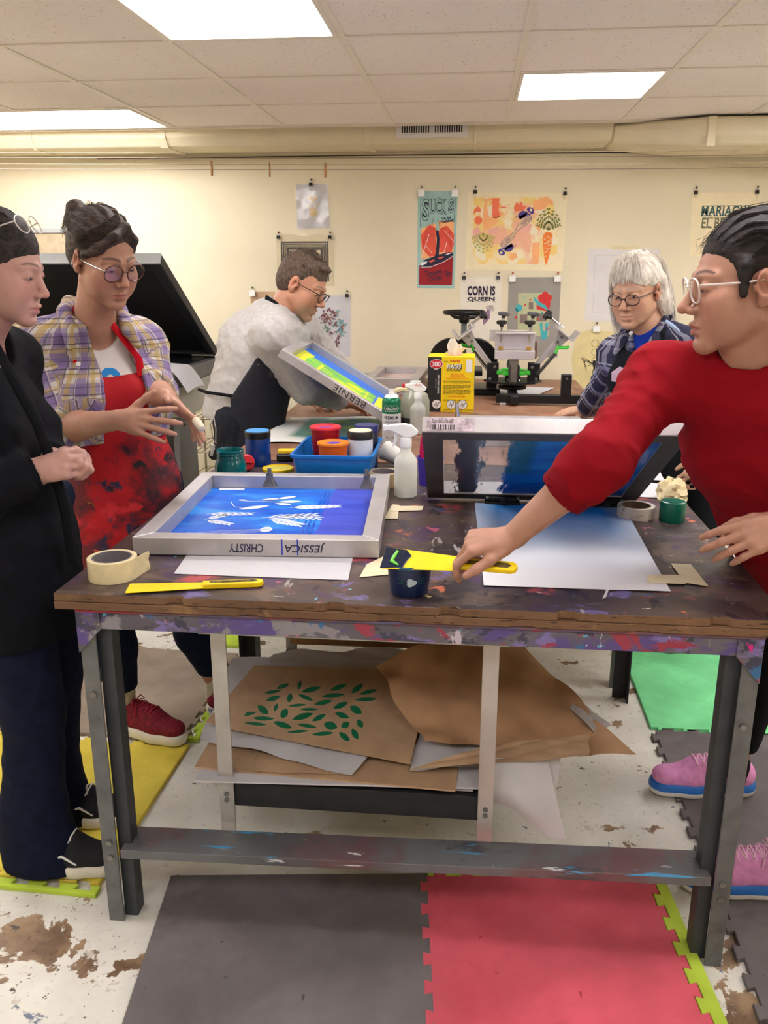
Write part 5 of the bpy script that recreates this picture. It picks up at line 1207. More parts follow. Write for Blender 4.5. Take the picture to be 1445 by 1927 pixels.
# ===== D: older woman with long grey hair
def person_flannel():
    t = person('person', 'person with long grey hair and glasses in a navy flannel shirt and black apron', (.86, 3.35, 0))
    H = Frame(at(1197, 548, 3.30), (-.56, -.78, -.22), (-.22, -.2, 1), 1.02)
    J = dict(pelvis=A_((.84, 3.42, .86)), chest=A_((.70, 3.36, 1.12)), neck=A_((.655, 3.335, 1.285)), shR=A_((.560, 3.46, 1.165)), shL=A_((.80, 3.22, 1.21)), fwd=(-.62, -.76, -.2))
    elR = A_(at(1148, 700, 3.66)); wrR = A_(at(1102, 772, 3.93)); elL = A_((.93, 3.10, 1.0)); wrL = A_((.83, 2.98, .86))
    hipR, hipL = A_((.80, 3.48, .84)), A_((.90, 3.36, .84)); knR, knL = A_((.82, 3.50, .47)), A_((.92, 3.35, .47)); anR, anL = A_((.84, 3.52, .09)), A_((.94, 3.36, .09))
    b = bounds([H(0, 0, 0)], .155); hb = bounds([wrR+A_((-.08, 0, 0))], .09)
    lo, hi = bounds([hipR, anR, anL, elR, wrR+A_((-.15, 0, 0)), wrL, H(0, 0, .12), J['shL'], J['shR'], elL], .15)
    F = Field(lo, hi, .014/QUAL, [(b[0], b[1], .0028/QUAL), (hb[0], hb[1], .0034/QUAL)])
    torso(F, J, -.004, bust=.05); neck(F, H, J)
    arm(F, J['shR'], elR, wrR); arm(F, J['shL'], elL, wrL)
    put_hand(F, wrR, nrm((-1, .02, -.12)), (-.05, -.25, 1), 1, [(10, 22, 14, 8), (12, 24, 14, 2), (14, 24, 14, -4), (16, 26, 14, -10)], (44, 14, 10, 8), .95)
    put_hand(F, wrL, nrm((-.7, -.1, -.7)), (0, -.8, .5), -1, [(30, 30, 20, 6), (30, 30, 20, 2), (30, 30, 20, -3), (30, 30, 20, -8)], (34, 14, 10, 8), .95)
    for h, kn, an in ((hipR, knR, anR), (hipL, knL, anL)): leg(F, h, kn, an, g=-.01)
    put_head(F, H, jaw=1.04, nose=.95, lids=.55, old=1, nosew=1.12)
    bake(F, 'body', SKIN, t, 1, face_color(H, (.57, .33, .225), (.56, .28, .22), (.40, .30, .24), .7, blush=(.7, .3, .2)))
    add_eyes(t, H, (70, 60, 50), (rad(-12), rad(6)))
    fw = nrm(J['fwd']); rt = nrm(np.cross(fw, (0, 0, 1)))
    pl = plaid('navy_flannel', (44, 48, 88), [((28, 30, 58), 0, .09, .45, 0, .8), ((28, 30, 58), 1, .10, .45, 0, .7), ((170, 170, 190), 0, .09, .16, .45, .55), ((160, 162, 188), 1, .10, .18, .5, .55), ((210, 206, 212), 1, .10, .04, .3, .6), ((210, 206, 212), 0, .09, .04, .25, .6)])
    # blue tee at the neck
    G = Field(*bounds([J['chest'], J['neck']], .20), .008/QUAL); torso(G, J, .006, bust=.05); G.cap(J['neck']+A_((0, 0, .01)), H(0, -.02, -.05), .058, .07, .008, None, 's'); G.clip(J['chest']-A_((0, 0, .1)), (0, 0, -1))
    bake(G, 'tee_shirt', cloth('royal_blue_tee', (30, 60, 170), .05, 8), t, 1)
    lo, hi = bounds([J['pelvis'], J['neck'], J['shR'], J['shL'], elR, elL, wrR, wrL], .2); G = Field(lo, hi, .0065/QUAL)
    torso(G, J, .022, bust=.054, depth=.76, sh=.052, low=(.85, 3.43, .78)); sleeve(G, J['shR'], elR, wrR, (.052, .050, .048, .046), .010, 1.0, .93); sleeve(G, J['shL'], elL, wrL, (.058, .054, .050, .044), .012, .97, .9)
    G.wrinkle(.016, .085, 51, [(.3, .6, .6), (.2, .1, 1), (.5, .8, .5)]); G.cap(J['neck']+A_((0, 0, .01)), H(0, -.02, -.05), .064, .08, .008, None, 's')
    gx, gy, gz = G.grid(); gu = (gx-J['chest'][0])*rt[0]+(gy-J['chest'][1])*rt[1]; gf = (gx-J['chest'][0])*fw[0]+(gy-J['chest'][1])*fw[1]
    G.D = np.maximum(G.D, np.minimum(np.clip((gz-1.10)*.35, 0, .05)-np.abs(gu-.0), gf-.02)).astype(np.float32)
    G.clip((.85, 3.43, .74), (0, 0, -1), .006)
    sh_ = bake(G, 'flannel_shirt', pl, t, 2); lm = [(J['shR'], elR), (elR, wrR), (J['shL'], elL), (elL, wrL)]; cloth_uv(sh_, lm, fw, J['chest'])
    C = Field(J['neck']-.13, J['neck']+.13, .005/QUAL); n0 = J['neck']
    for s in (-1, 1): C.chain([n0-fw*.06+A_((0, 0, .05)), n0+rt*s*.055-fw*.04+A_((0, 0, .045)), n0+rt*s*.072+fw*.02+A_((0, 0, .02)), n0+rt*s*.066+fw*.075+A_((0, 0, -.03)), n0+rt*s*.08+fw*.095+A_((0, 0, -.075))], [.016, .018, .019, .019, .010], .010)
    C.cap(J['neck'], H(0, -.02, -.03), .054, .054, .006, None, 's'); q = bake(C, 'collar', pl, None, 1); q.parent = sh_; cloth_uv(q, [], fw, J['neck'])
    m = M(); m.lathe([(0, -.002), (.007, -.002), (.0072, .0015), (0, .002)], 12, frame(at(1187, 627, 3.17), rt, (0, 0, 1), fw)); o = m.build('button', mat('pearl_button', (210, 214, 222), .2, .3, var=0), None); o.parent = sh_
    # zipped tab on the upper sleeve
    m = M(); p0, p1 = A_(at(1253, 604, 3.12)), A_(at(1279, 624, 3.10)); m.tube([p0, lerp(p0, p1, .5)+A_((0, -.01, 0)), p1], [.006, .007, .004], 6); o = m.build('sleeve_loop', mat('pale_webbing', (170, 190, 220), .6, var=.1), None); o.parent = sh_
    apn = cloth('black_apron', (24, 27, 32), .06, 10)
    A = Field(*bounds([J['chest'], J['pelvis'], (.84, 3.42, .45)], .27), .0075/QUAL)
    torso(A, J, .030, bust=.056, depth=.80, hip=.156, waist=.142, low=(.85, 3.42, .5)); A.cap((.84, 3.42, .84), (.85, 3.42, .46), .178, .19, .03, (fw, .85)); A.wrinkle(.006, .11, 55)
    au = lambda X, Y: (X-J['chest'][0])*rt[0]+(Y-J['chest'][1])*rt[1]; af = lambda X, Y: (X-J['chest'][0])*fw[0]+(Y-J['chest'][1])*fw[1]
    A.keep(lambda X, Y, Z: np.maximum(np.maximum(np.abs(au(X, Y))-np.where(Z > .98, .10+np.clip((1.2-Z)/.22, 0, 1)**1.4*.10, .24), -af(X, Y)+.0), np.maximum(Z-1.185-.25*np.abs(au(X, Y)), .47-Z)))
    ap = bake(A, 'apron', apn, t, 2)
    m = M()
    for s in (-1, 1):
        p0 = J['chest']+fw*.12+rt*s*.09+A_((0, 0, .075)); ps = [p0, lerp(p0, J['neck'], .5)+A_((0, 0, .05))+rt*s*.03+fw*.03, J['neck']+rt*s*.075+A_((0, 0, .045))]
        m.loft([[A_(p)+rt*.014, A_(p)+fw*.004, A_(p)-rt*.014, A_(p)-fw*.003] for p in ps])
    o = m.build('neck_strap', apn, None); o.parent = ap
    # pale lilac print on the apron: a curling tail over lettering (fitted to the cloth)
    pr = M(); li = mat('lilac_print', (188, 162, 186), .7, var=.04)
    def onap(px, py): return A_(at(px, py, 3.13))
    tail = [(1156, 718), (1158, 704), (1168, 697), (1180, 699), (1190, 712), (1192, 732), (1186, 748)]
    wd = [.020, .030, .030, .022, .012, .012, .010]
    def drape(px, py):
        r = np.array(ray(px, py)); o0 = A_((0, 0, CAMZ)); best = None
        return o0, r
    bm = None
    dg = bpy.context.evaluated_depsgraph_get()
    def hit(px, py, lift=.0025):
        o0 = Vector((0, 0, CAMZ)); r = ray(px, py).normalized(); ok, p, n, f = ap.ray_cast(o0, r)
        return (p+n*lift) if ok else None
    pts = [hit(*q) for q in tail]; 
    vs = []; fs = []
    hw = [9, 15, 14, 9, 6, 5, 4]
    for i, (x, y) in enumerate(tail):
        a = tail[max(i-1, 0)]; c = tail[min(i+1, len(tail)-1)]; dx, dy = c[0]-a[0], c[1]-a[1]; l = math.hypot(dx, dy); nx, ny = -dy/l, dx/l
        for s in (-1, 0, 1):
            h = hit(x+nx*hw[i]*.5*s, y+ny*hw[i]*.5*s); vs.append(h if h is not None else Vector(at(x, y, 3.13)))
    for i in range(len(tail)-1):
        for j in range(2): fs.append((i*3+j, i*3+j+1, i*3+j+4, i*3+j+3))
    pr.add(vs, fs)
    for (x0, y0, x1, y1) in ((1162, 742, 1168, 756), (1170, 737, 1174, 752), (1176, 733, 1179, 746), (1181, 731, 1184, 742), (1162, 760, 1192, 763), (1164, 768, 1170, 784), (1174, 768, 1190, 771), (1174, 776, 1190, 780)):
        q = [hit(x0, y0), hit(x1, y0), hit(x1, y1), hit(x0, y1)]
        if all(v is not None for v in q): pr.add(q, [(0, 1, 2, 3)])
    o = pr.build('apron_print', li, None, smooth=0); o.parent = ap
    L = Field(*bounds([hipR, hipL, anR, anL, J['pelvis']], .2), .01/QUAL); L.cap(J['pelvis']-A_((0, 0, .05)), J['pelvis'], .155, .15, .03, (fw, .80))
    for h, kn, an in ((hipR, knR, anR), (hipL, knL, anL)): leg(L, h, kn, an, g=.016)
    L.clip((.9, 3.4, .06), (0, 0, -1), .004); bake(L, 'trousers', cloth('black_trousers', (24, 25, 30), .1, 20), t, 1)
    dk = mat('dark_leather', (32, 30, 30), .5, var=.1)
    for an in (anR, anL): shoe(t, (an[0]-.15, an[1]-.12, .0135), (an[0]+.06, an[1]+.05, .0135), (0, 0, 1), [dk, dk, dk, dk], laces=False)
    # long straight hair with a fringe
    hm = hair_mat('silver_hair', (196, 186, 172), (250, 246, 238), .5, (22, 40, 10), None, .7)
    R = Field(H(0, -.06, -.02)-.27, H(0, -.06, -.02)+.27, .004/QUAL); k_ = H.sc
    e = lambda c, r, k=.02, op='u': R.ell(H(*c), A_(r)*k_, H.R, k, op)
    e((0, -.020, .050), (.090, .108, .092)); e((0, -.055, .0), (.088, .076, .09))
    R.chain([H(.080, -.01, .03), H(.084, -.030, -.06), H(.080, -.03, -.13), H(.076, -.01, -.20)], [.024, .025, .023, .014], .02); R.chain([H(-.078, -.040, .03), H(-.082, -.055, -.06), H(-.080, -.055, -.13)], [.024, .026, .02], .02)
    R.chain([H(0, -.09, 0), H(0, -.105, -.09), H(0, -.11, -.19)], [.075, .07, .05], .03); R.wrinkle(.010, .020, 14, [tuple(H.R @ A_((1, .4, .05))), tuple(H.R @ A_((.6, 1, .05)))], 7)
    e((0, .098, -.034), (.074, .078, .094), .008, 's'); e((0, .075, -.075), (.066, .085, .075), .010, 's')
    e((0, .05, .0), (.0665, .05, .05), .006, 's'); e((-.092, .0, -.012), (.030, .034, .036), .008, 's'); e((-.075, .045, -.02), (.03, .04, .05), .008, 's')
    bake(R, 'hair', hm, t, 1); hc, hr_ = (0, -.020, .050), (.090, .108, .092)
    gd = [on_shell(hc, hr_, [(x*.3, .35, 1), (x*.75, .85, .75), (x*1.0, 1.15, .22), (x*1.02, 1.2, -.12)], 1.02) for x in (-.75, -.6, -.45, -.3, -.15, 0, .15, .3, .45, .6, .75)]
    strands('fringe', hm, t, H, gd, 300, .0045, .0011, 3, .003, 12, (.60, .98))
    gd = []
    for s in (-1, 1):
        for b_ in ((.35, .1, -.2, -.5, -.8) if s > 0 else (-.35, -.5, -.7, -.9)): gd.append(on_shell(hc, hr_, [(s*.15, b_*.6+.1, 1), (s*.8, b_, .7), (s*1, b_, .1)], 1.02)+[(s*.094, b_*.07-.02, -.06), (s*.092, b_*.06-.03, -.13), (s*(.084), b_*.05-.02, -.205)])
    strands('hair_locks', hm, t, H, gd, 420, .006, .0013, 8, .006, 14)
    add_glasses(t, H, mat('dark_plum_frame', (52, 34, 40), .3, var=.1), mat('dark_plum_frame2', (52, 34, 40), .3, var=.1), w=.0255, h=.0190, r=.0018, z=-.008, y=.101, pw=2.2, tilt=.1)
    return t
person_flannel()
# ---------------------------------------------------------------- helpers for flat work and small goods
def leaf(m, T_, x, y, a, L, W, z=.0, n=7):
    p = []
    for k in range(n+1): t = k/n; p.append((t*L, W*math.sin(PI*t)**.8))
    for k in range(n-1, 0, -1): t = k/n; p.append((t*L, -W*math.sin(PI*t)**.8))
    c, s = math.cos(a), math.sin(a)
    q = [(x+u*c-v*s, y+u*s+v*c, z) for u, v in p]; m.add(q, [tuple(range(len(q)))], T_)
def stroke(m, T_, pts, w, z=.0, ends=.5):
    n = len(pts); vs = []
    for i, (x, y) in enumerate(pts):
        a = pts[max(i-1, 0)]; b = pts[min(i+1, n-1)]; dx, dy = b[0]-a[0], b[1]-a[1]; l = math.hypot(dx, dy) or 1
        ww = (w[i] if isinstance(w, (list, tuple)) else w)/2
        vs += [(x-dy/l*ww, y+dx/l*ww, z), (x+dy/l*ww, y-dx/l*ww, z)]
    m.add(vs, [(2*i, 2*i+1, 2*i+3, 2*i+2) for i in range(n-1)], T_)
def disc(m, T_, x, y, r, z=.0, n=20, ry=None):
    m.add([(x+r*math.cos(2*PI*k/n), y+(ry or r)*math.sin(2*PI*k/n), z) for k in range(n)], [tuple(range(n))], T_)
def ring(m, T_, x, y, r, w, z=.0, n=28, ry=None):
    k_ = (ry or r)/r; vs = []
    for k in range(n):
        a = 2*PI*k/n
        for rr in (r-w/2, r+w/2): vs.append((x+rr*math.cos(a), y+rr*k_*math.sin(a), z))
    m.add(vs, [(2*k, 2*k+1, (2*k+3) % (2*n), (2*k+2) % (2*n)) for k in range(n)], T_)
def poly(m, T_, pts, z=.0): m.add([(x, y, z) for x, y in pts], [tuple(range(len(pts)))], T_)
FLAT = Matrix.Identity(4)
BLUEM = None
def ink_mat(name, cols, sc=4, rough=.4, transl=0, alpha=1.0, stretch=(1, 3, 1)):
    t = NT(name); co = t.coord(scale=stretch); n = t.noise(co, sc, 4, .55, .3); col = srgb(*cols[0])
    for i, c in enumerate(cols[1:]): col = t.mix(t.ramp(n, .40+.10*i, .47+.10*i), col, srgb(*c))
    return t.finish(col, rough, 0, None, transl=transl, alpha=alpha)
EMUL = ink_mat('blue_emulsion', [(8, 92, 224), (14, 118, 240), (50, 156, 250)], 3.2, .35, .2)
EMUL2 = ink_mat('violet_blue_emulsion', [(64, 84, 214), (76, 96, 226)], 5, .35, .2)
OPENM = mat('open_mesh', (216, 226, 240), .7, var=.02)
def screen(name, label, w, d, h, loc, rot, mesh_fn, mats, bar=.042, group='aluminium screen frames', zmesh=.004):
    t = thing(name, label, 'screen', loc, rot=rot, group=group)
    m = M(); a, b = w/2, d/2; o = [(-a, -b), (a, -b), (a, b), (-a, b)]; i = [(-a+bar, -b+bar), (a-bar, -b+bar), (a-bar, b-bar), (-a+bar, b-bar)]
    for k in range(4):
        M().prism([o[k], o[(k+1) % 4], i[(k+1) % 4], i[k]], 0, h).build('frame_bar', ALU, t, smooth=0, bevel=.0018)
    m = M().span((-a+bar*.8, -b+bar*.8, zmesh-.0006), (a-bar*.8, b-bar*.8, zmesh))
    mesh_fn(m, zmesh+.0006); m.build('mesh', mats, t, smooth=0)
    return t
def tape_roll(label, loc, r0, r1, h, body, core, rot=(0, 0, 0), tail=None, group='tape rolls', side=None):
    t = thing('tape_roll', label, 'tape roll', loc, rot=rot, group=group)
    M().lathe([(r1+.003, 0), (r0, 0), (r0, h), (r1+.003, h), (r1+.003, 0)], 48, cap=False).build('tape', side or body, t, bevel=.0008)
    M().lathe([(r1, -.0002), (r1+.003, -.0002), (r1+.003, h+.0002), (r1, h+.0002), (r1, -.0002)], 48, cap=False).build('core', core, t)
    if tail:
        n = 10; pts = [(r0*math.cos(a), r0*math.sin(a)) for a in [tail[0]+.02*k for k in range(4)]]
        m = M(); a0 = tail[0]; tx, ty = -math.sin(a0), math.cos(a0)
        def fn(u, v):
            x = r0*1.002*math.cos(a0)+tx*u*tail[1]+math.cos(a0)*u*u*.006; y = r0*1.002*math.sin(a0)+ty*u*tail[1]+math.sin(a0)*u*u*.006
            return (x+(.003*math.sin(v*9) if u > .9 else 0), y, h*v*(1-.06*u)+.03*h*u)
        m.sheet(6, 12, fn, .0005); m.build('loose_end', body, t)
    return t
CORE = mat('cardboard_core', (120, 112, 116), .7, var=.1)
# ---------------------------------------------------------------- near table: screen with plant print
def art_plants(m, z):
    m.mat(1); W = z
    poly(m, FLAT, [(.10, -.292), (.245, -.292), (.245, .292), (.13, .292), (.11, .1), (.125, -.1)], W)      # violet scraped band
    m.mat(2); W = z+.0004
    for x, y, a, L, w_ in ((-.075, .155, .25, .055, .011), (-.03, .165, .55, .06, .012), (-.02, .135, .1, .065, .013), (-.03, .118, -.25, .05, .011), (-.115, .145, 2.9, .03, .007)): leaf(m, FLAT, x, y, a, L, w_, W)
    stroke(m, FLAT, [(-.12, .135), (-.07, .14), (-.01, .13)], .003, W)
    def sprig(x, y, a, L, n, lw, ll):
        c, s = math.cos(a), math.sin(a); stroke(m, FLAT, [(x, y), (x+L*c, y+L*s)], .003, W)
        for k in range(n):
            t = (k+.6)/n; px_, py_ = x+L*t*c, y+L*t*s
            for sg in (-1, 1): leaf(m, FLAT, px_, py_, a+sg*.5, ll*(1.1-.5*t), lw, W)
    sprig(.02, .075, .15, .13, 7, .005, .045); sprig(-.20, .0, .05, .12, 6, .004, .04); sprig(-.19, -.055, -.45, .08, 5, .004, .035); sprig(-.19, -.05, .75, .06, 4, .004, .03)
    sprig(-.04, -.03, .25, .14, 6, .0035, .05); sprig(-.02, -.04, -.5, .10, 6, .004, .05); sprig(.0, -.01, -.15, .11, 5, .0035, .05)
    leaf(m, FLAT, -.12, .05, .5, .09, .014, W); disc(m, FLAT, -.01, -.135, .016, W, ry=.022)
    stroke(m, FLAT, [(-.16, .13), (-.14, .08), (-.11, .06)], .002, W)
    for k in range(5): stroke(m, FLAT, [(-.23+.03*k, -.18), (-.12+.03*k, -.15), (.0, -.13)], .0012, W)
    poly(m, FLAT, [(-.225, .262), (-.15, .266), (-.15, .286), (-.228, .284)], W)
    m.mat(3); W = z+.0003
    for k in range(3): stroke(m, FLAT, [(.085+.012*k, -.27), (.083+.012*k, -.05), (.098+.012*k, .12), (.10+.012*k, .28)], [.010, .004, .006, .002], W)
t = screen('print_screen', 'aluminium screen with white plant sprigs on blue, lying flat at the front left', .585, .668, .043, (-.513, 2.205, T+.003), (0, 0, rad(3.2)), art_plants,
       [EMUL, EMUL2, OPENM, ink_mat('wet_blue_ink', [(10, 70, 190), (20, 92, 210)], 6, .15)])
Tt = frame((0, -.334-.0004, .0215), (-1, 0, 0), (0, 0, -1), (0, -1, 0))
m = M(); text_into(m, 'CHRISTY', .030, Tt @ Matrix.Translation((.022, 0, 0)), .012, .15, width=.082); m.build('handwriting', MARKER, t, smooth=0)
m = M(); text_into(m, 'JESSICA', .026, Tt @ Matrix.Translation((-.118, 0, 0)), .012, .2, width=.095); m.build('handwriting', MARKER, t, smooth=0)
for x in (.062, .099): M().span((x, -.3346, .004), (x+.003, -.334, .043)).build('pen_mark', mat('blue_marker', (36, 60, 190), .5, var=0), t, smooth=0)
# two stubby metal clamps on its far bar
def frame_clamp(label, loc):
    t = thing('bolt_clamp', label, 'clamp', loc, group='metal bolt clamps on the screen frame')
    M().loft([[(-.021, -.012, 0), (.021, -.012, 0), (.021, .012, 0), (-.021, .012, 0)], [(-.018, -.011, .006), (.018, -.011, .006), (.018, .011, .006), (-.018, .011, .006)], [(-.008, -.008, .026), (.008, -.008, .026), (.008, .008, .026), (-.008, .008, .026)], [(-.009, -.009, .034), (.009, -.009, .034), (.009, .009, .034), (-.009, .009, .034)]]).build('clamp_body', mat('clamp_metal', (120, 118, 122), .4, .7, var=.2), t, smooth=0, bevel=.001)
    M().cyl((0, 0, .034), (0, 0, .054), .006, 12).build('clamp_bolt', BOLT, t)
    M().cyl((0, 0, .036), (0, 0, .041), .0105, 6).build('clamp_nut', BOLT, t); return t
frame_clamp('stubby bolt clamp on the far frame bar, beside the metal jar ring', tuple(atz(508, 915, T+.046)))
frame_clamp('stubby bolt clamp on the far frame bar, in front of the blue bin', tuple(atz(690, 918, T+.046)))
def sheet_obj(name, label, cat, corners, mt, curl=.002, group=None, nu=14, nv=14, th=.0004, seed=1, uvp=None):
    a, b, c, d = [Vector(q) for q in corners]; rs = random.Random(seed); ph = [rs.uniform(0, 6) for _ in range(4)]
    def fn(u, v):
        p = a.lerp(b, u).lerp(d.lerp(c, u), v); w = curl*(.6*math.sin(5*u+ph[0])*math.sin(4*v+ph[1])+.4*math.sin(9*u+ph[2]+3*v)); e = max(abs(u-.5), abs(v-.5))*2
        return p+Vector((0, 0, abs(w)*.6+curl*1.2*max(0, e-.8)))
    o = M().sheet(nu, nv, fn, th).build(name, mt, smooth=80); return tag(o, label, cat, group)
Z1 = T+.0012
sheet_obj('paper_sheet', 'plain white paper sheet under the front edge of the plant screen', 'paper', [atz(327, 1080, Z1), atz(655, 1092, Z1), atz(672, 1010, Z1), atz(375, 1010, Z1)], WHITEP2, .0008, 'white paper sheets')
def grad_mat():
    n = NT('blue_blend_print'); co = n.coord('Object'); s = n.new('ShaderNodeSeparateXYZ'); n.link(co, s.inputs[0])
    yy = n.math('ADD', s.outputs[1], n.math('MULTIPLY', n.math('SUBTRACT', n.noise(co, 4, 3), .5), .22)); xx = n.math('ADD', s.outputs[0], n.math('MULTIPLY', n.noise(co, 5, 3), .06))
    f = n.math('MULTIPLY', n.ramp(yy, 1.97, 2.34), n.math('MULTIPLY', n.ramp(xx, .02, .12), n.ramp(xx, .50, .40)))
    f2 = n.math('MULTIPLY', n.ramp(yy, 1.80, 2.10), .22)
    return n.finish(n.mix(f, n.mix(f2, srgb(226, 226, 232), srgb(120, 170, 215)), srgb(22, 126, 200)), .75)
sheet_obj('print_sheet', 'white paper with a blend of blue ink fading towards the near edge, on the right', 'print', [atz(910, 1103, Z1), atz(1262, 1114, Z1), atz(1172, 952, Z1), atz(893, 948, Z1)], grad_mat(), .0035, seed=4)
tape_roll('wide cream masking tape roll with a loose torn end at the near left corner', (-.775, 1.712, T), .0535, .040, .047, MASK, CORE, (0, 0, rad(-40)), (rad(35), .055))
def strip(label, pts, mt=mat('masking_tape_strip', (234, 222, 186), .7, var=.04, vs=30), z=T+.0022):
    m = M().prism([tuple(atz(x, y, z)[:2]) for x, y in pts], z-.0004, z); return tag(m.build('tape_strip', mt, smooth=0), label, 'tape', 'masking tape strips')
strip('cream tape strip lying under the blue tub, left of it', [(690, 1062), (735, 1040), (742, 1080), (676, 1086)])
strip('short cream tape strip by the plant screen corner, pointing away', [(722, 976), (748, 976), (752, 950), (738, 949)])
strip('cream tape strip across the other one by the plant screen corner', [(736, 962), (794, 960), (797, 952), (742, 952)], z=T+.003)
strip('cream tape strip running across the near corner of the blue blend print', [(1218, 1096), (1290, 1099), (1284, 1082), (1216, 1081)], z=T+.0042)
strip('cream tape strip at the right, angled towards the near edge', [(1262, 1060), (1300, 1062), (1333, 1103), (1285, 1096), (1278, 1082)], z=T+.0036)
strip('tiny white scrap on the tabletop near the right front corner', [(1133, 1127), (1143, 1104), (1148, 1103), (1140, 1124)], WHITEP2)
def spatula(label, tip, end, up, inked=False, w=.052):
    tip, end = Vector(tip), Vector(end); L = (end-tip).length; X = (end-tip)/L; Zv = Vector(up); Zv = (Zv-X*Zv.dot(X)).normalized(); Y = Zv.cross(X)
    t = thing('ink_spatula', label, 'spatula', tip, group='yellow ink spatulas'); F_ = frame((0, 0, 0), X, Y, Zv); bl = L*.56
    M().prism([(0, -w*.5), (.004, -w*.52), (bl, -w*.34), (bl, w*.34), (.004, w*.52), (0, w*.5)], 0, .0016, F_).build('blade', YELP, t, smooth=0, bevel=.0005)
    o = [(bl-.004, -.012), (bl+.02, -.0125), (L-.012, -.013), (L-.003, -.009), (L, 0), (L-.003, .009), (L-.012, .013), (bl+.02, .0125), (bl-.004, .012)]
    M().prism(o, -.004, .008, F_).build('handle', YELP, t, smooth=0, bevel=.0025)
    M().prism([(bl+.012, -.0055), (L-.02, -.0065), (L-.012, 0), (L-.02, .0065), (bl+.012, .0055)], .0075, .0088, F_).build('handle_recess', mat('inky_recess', (96, 78, 20), .6, var=.5, vs=60), t, smooth=0)
    if inked:
        M().prism([(-.001, -w*.51), (.046, -w*.40), (.052, -.002), (.058, .010), (.044, w*.44), (-.001, w*.51)], .0012, .0030, F_).build('ink_film', mat('midnight_ink', (14, 26, 54), .25, var=.2), t, smooth=0, bevel=.0008)
        m = M(); m.tube([F_ @ Vector(p) for p in ((.026, .020, .0034), (.022, .004, .0036), (.020, -.010, .0038), (.036, -.020, .0036))], [.003, .004, .0045, .002], 8); m.build('green_ink_smear', mat('lime_ink', (110, 210, 70), .3, var=.1), t)
    return t
spatula('yellow plastic ink spatula lying at the front edge beside the masking tape', atz(240, 1108, T+.004), atz(496, 1098, T+.006), (0, 0, 1))
spatula('ink covered yellow spatula held over the blue tub by the reaching hand', at(722, 1050, 1.672), at(974, 1071, 1.630), (.0, -.45, .9), True, .060)
# tub of dark blue ink
t = thing('ink_tub', 'open dark blue ink tub with a small white emblem at the table front', 'tub', tuple(atz(770, 1113, T)))
NAVY = mat('navy_tub', (18, 34, 74), .28, var=.15, vs=30); TEALR = mat('teal_rim', (30, 92, 124), .25, var=.3, vs=40)
M().lathe([(0, 0), (.038, 0), (.040, .002), (.0475, .066), (.0455, .066), (.038, .006), (0, .006)], 40, cap=False).build('tub_wall', NAVY, t)
M().lathe([(.0475, .063), (.0505, .064), (.0515, .0685), (.0500, .071), (.0455, .070), (.0455, .064)], 40, cap=False).build('rim', TEALR, t)
M().lathe([(0, .047), (.0440, .047), (.0440, .049), (0, .050)], 32, cap=False).build('ink', mat('midnight_ink', (14, 26, 54), .25), t)
m = M(); 
def wrap(r, zc, dirang):              # text / marks on a cylinder wall: local (x, y) -> wall
    def f(x, y, k=.0006): a = dirang+x/r; rr = r+k; return (rr*math.cos(a), rr*math.sin(a), zc+y)
    return f
def wrap_text(m, body, size, r, zc, ang, bold=.0, width=None, height=None, k=.0006, taper=0):
    q = M(); text_into(q, body, size, Matrix.Identity(4), bold, width=width, height=height); f = wrap(r, zc, ang)
    m.add([(lambda p: ((r+k+taper*p.y)*math.cos(ang+p.x/r), (r+k+taper*p.y)*math.sin(ang+p.x/r), zc+p.y))(v) for v in q.v], q.f)
wm = mat('pale_print', (170, 186, 196), .5, var=0); f = wrap(.0437, .036, -PI/2+.16)
m = M(); m.add([f(.0098*math.cos(a)*(1+.18*math.cos(3*a)), .0085*math.sin(a)*(1+.18*math.cos(3*a)), .0022) for a in [k*PI/9 for k in range(18)]], [tuple(range(18))]); m.build('emblem', wm, t, smooth=0)
m = M()
for sg in (-1, 1):
    for k in range(3): m.add([f(sg*.013, -.004+.004*k, .0018), f(sg*.013, -.0028+.004*k, .0018), f(sg*.028, .0+.006*k-.003, .002), f(sg*.028, -.0012+.006*k-.003, .002)], [(0, 1, 2, 3)])
m.build('emblem_wings', mat('dim_green_print', (30, 92, 78), .5, var=0), t, smooth=0)
m = M(); wrap_text(m, 'PERMASET AQUA', .007, .0395, .010, -PI/2+.2, .02, width=.036, taper=.11); m.build('lettering', mat('dim_pale_print', (120, 140, 160), .5, var=0), t, smooth=0)
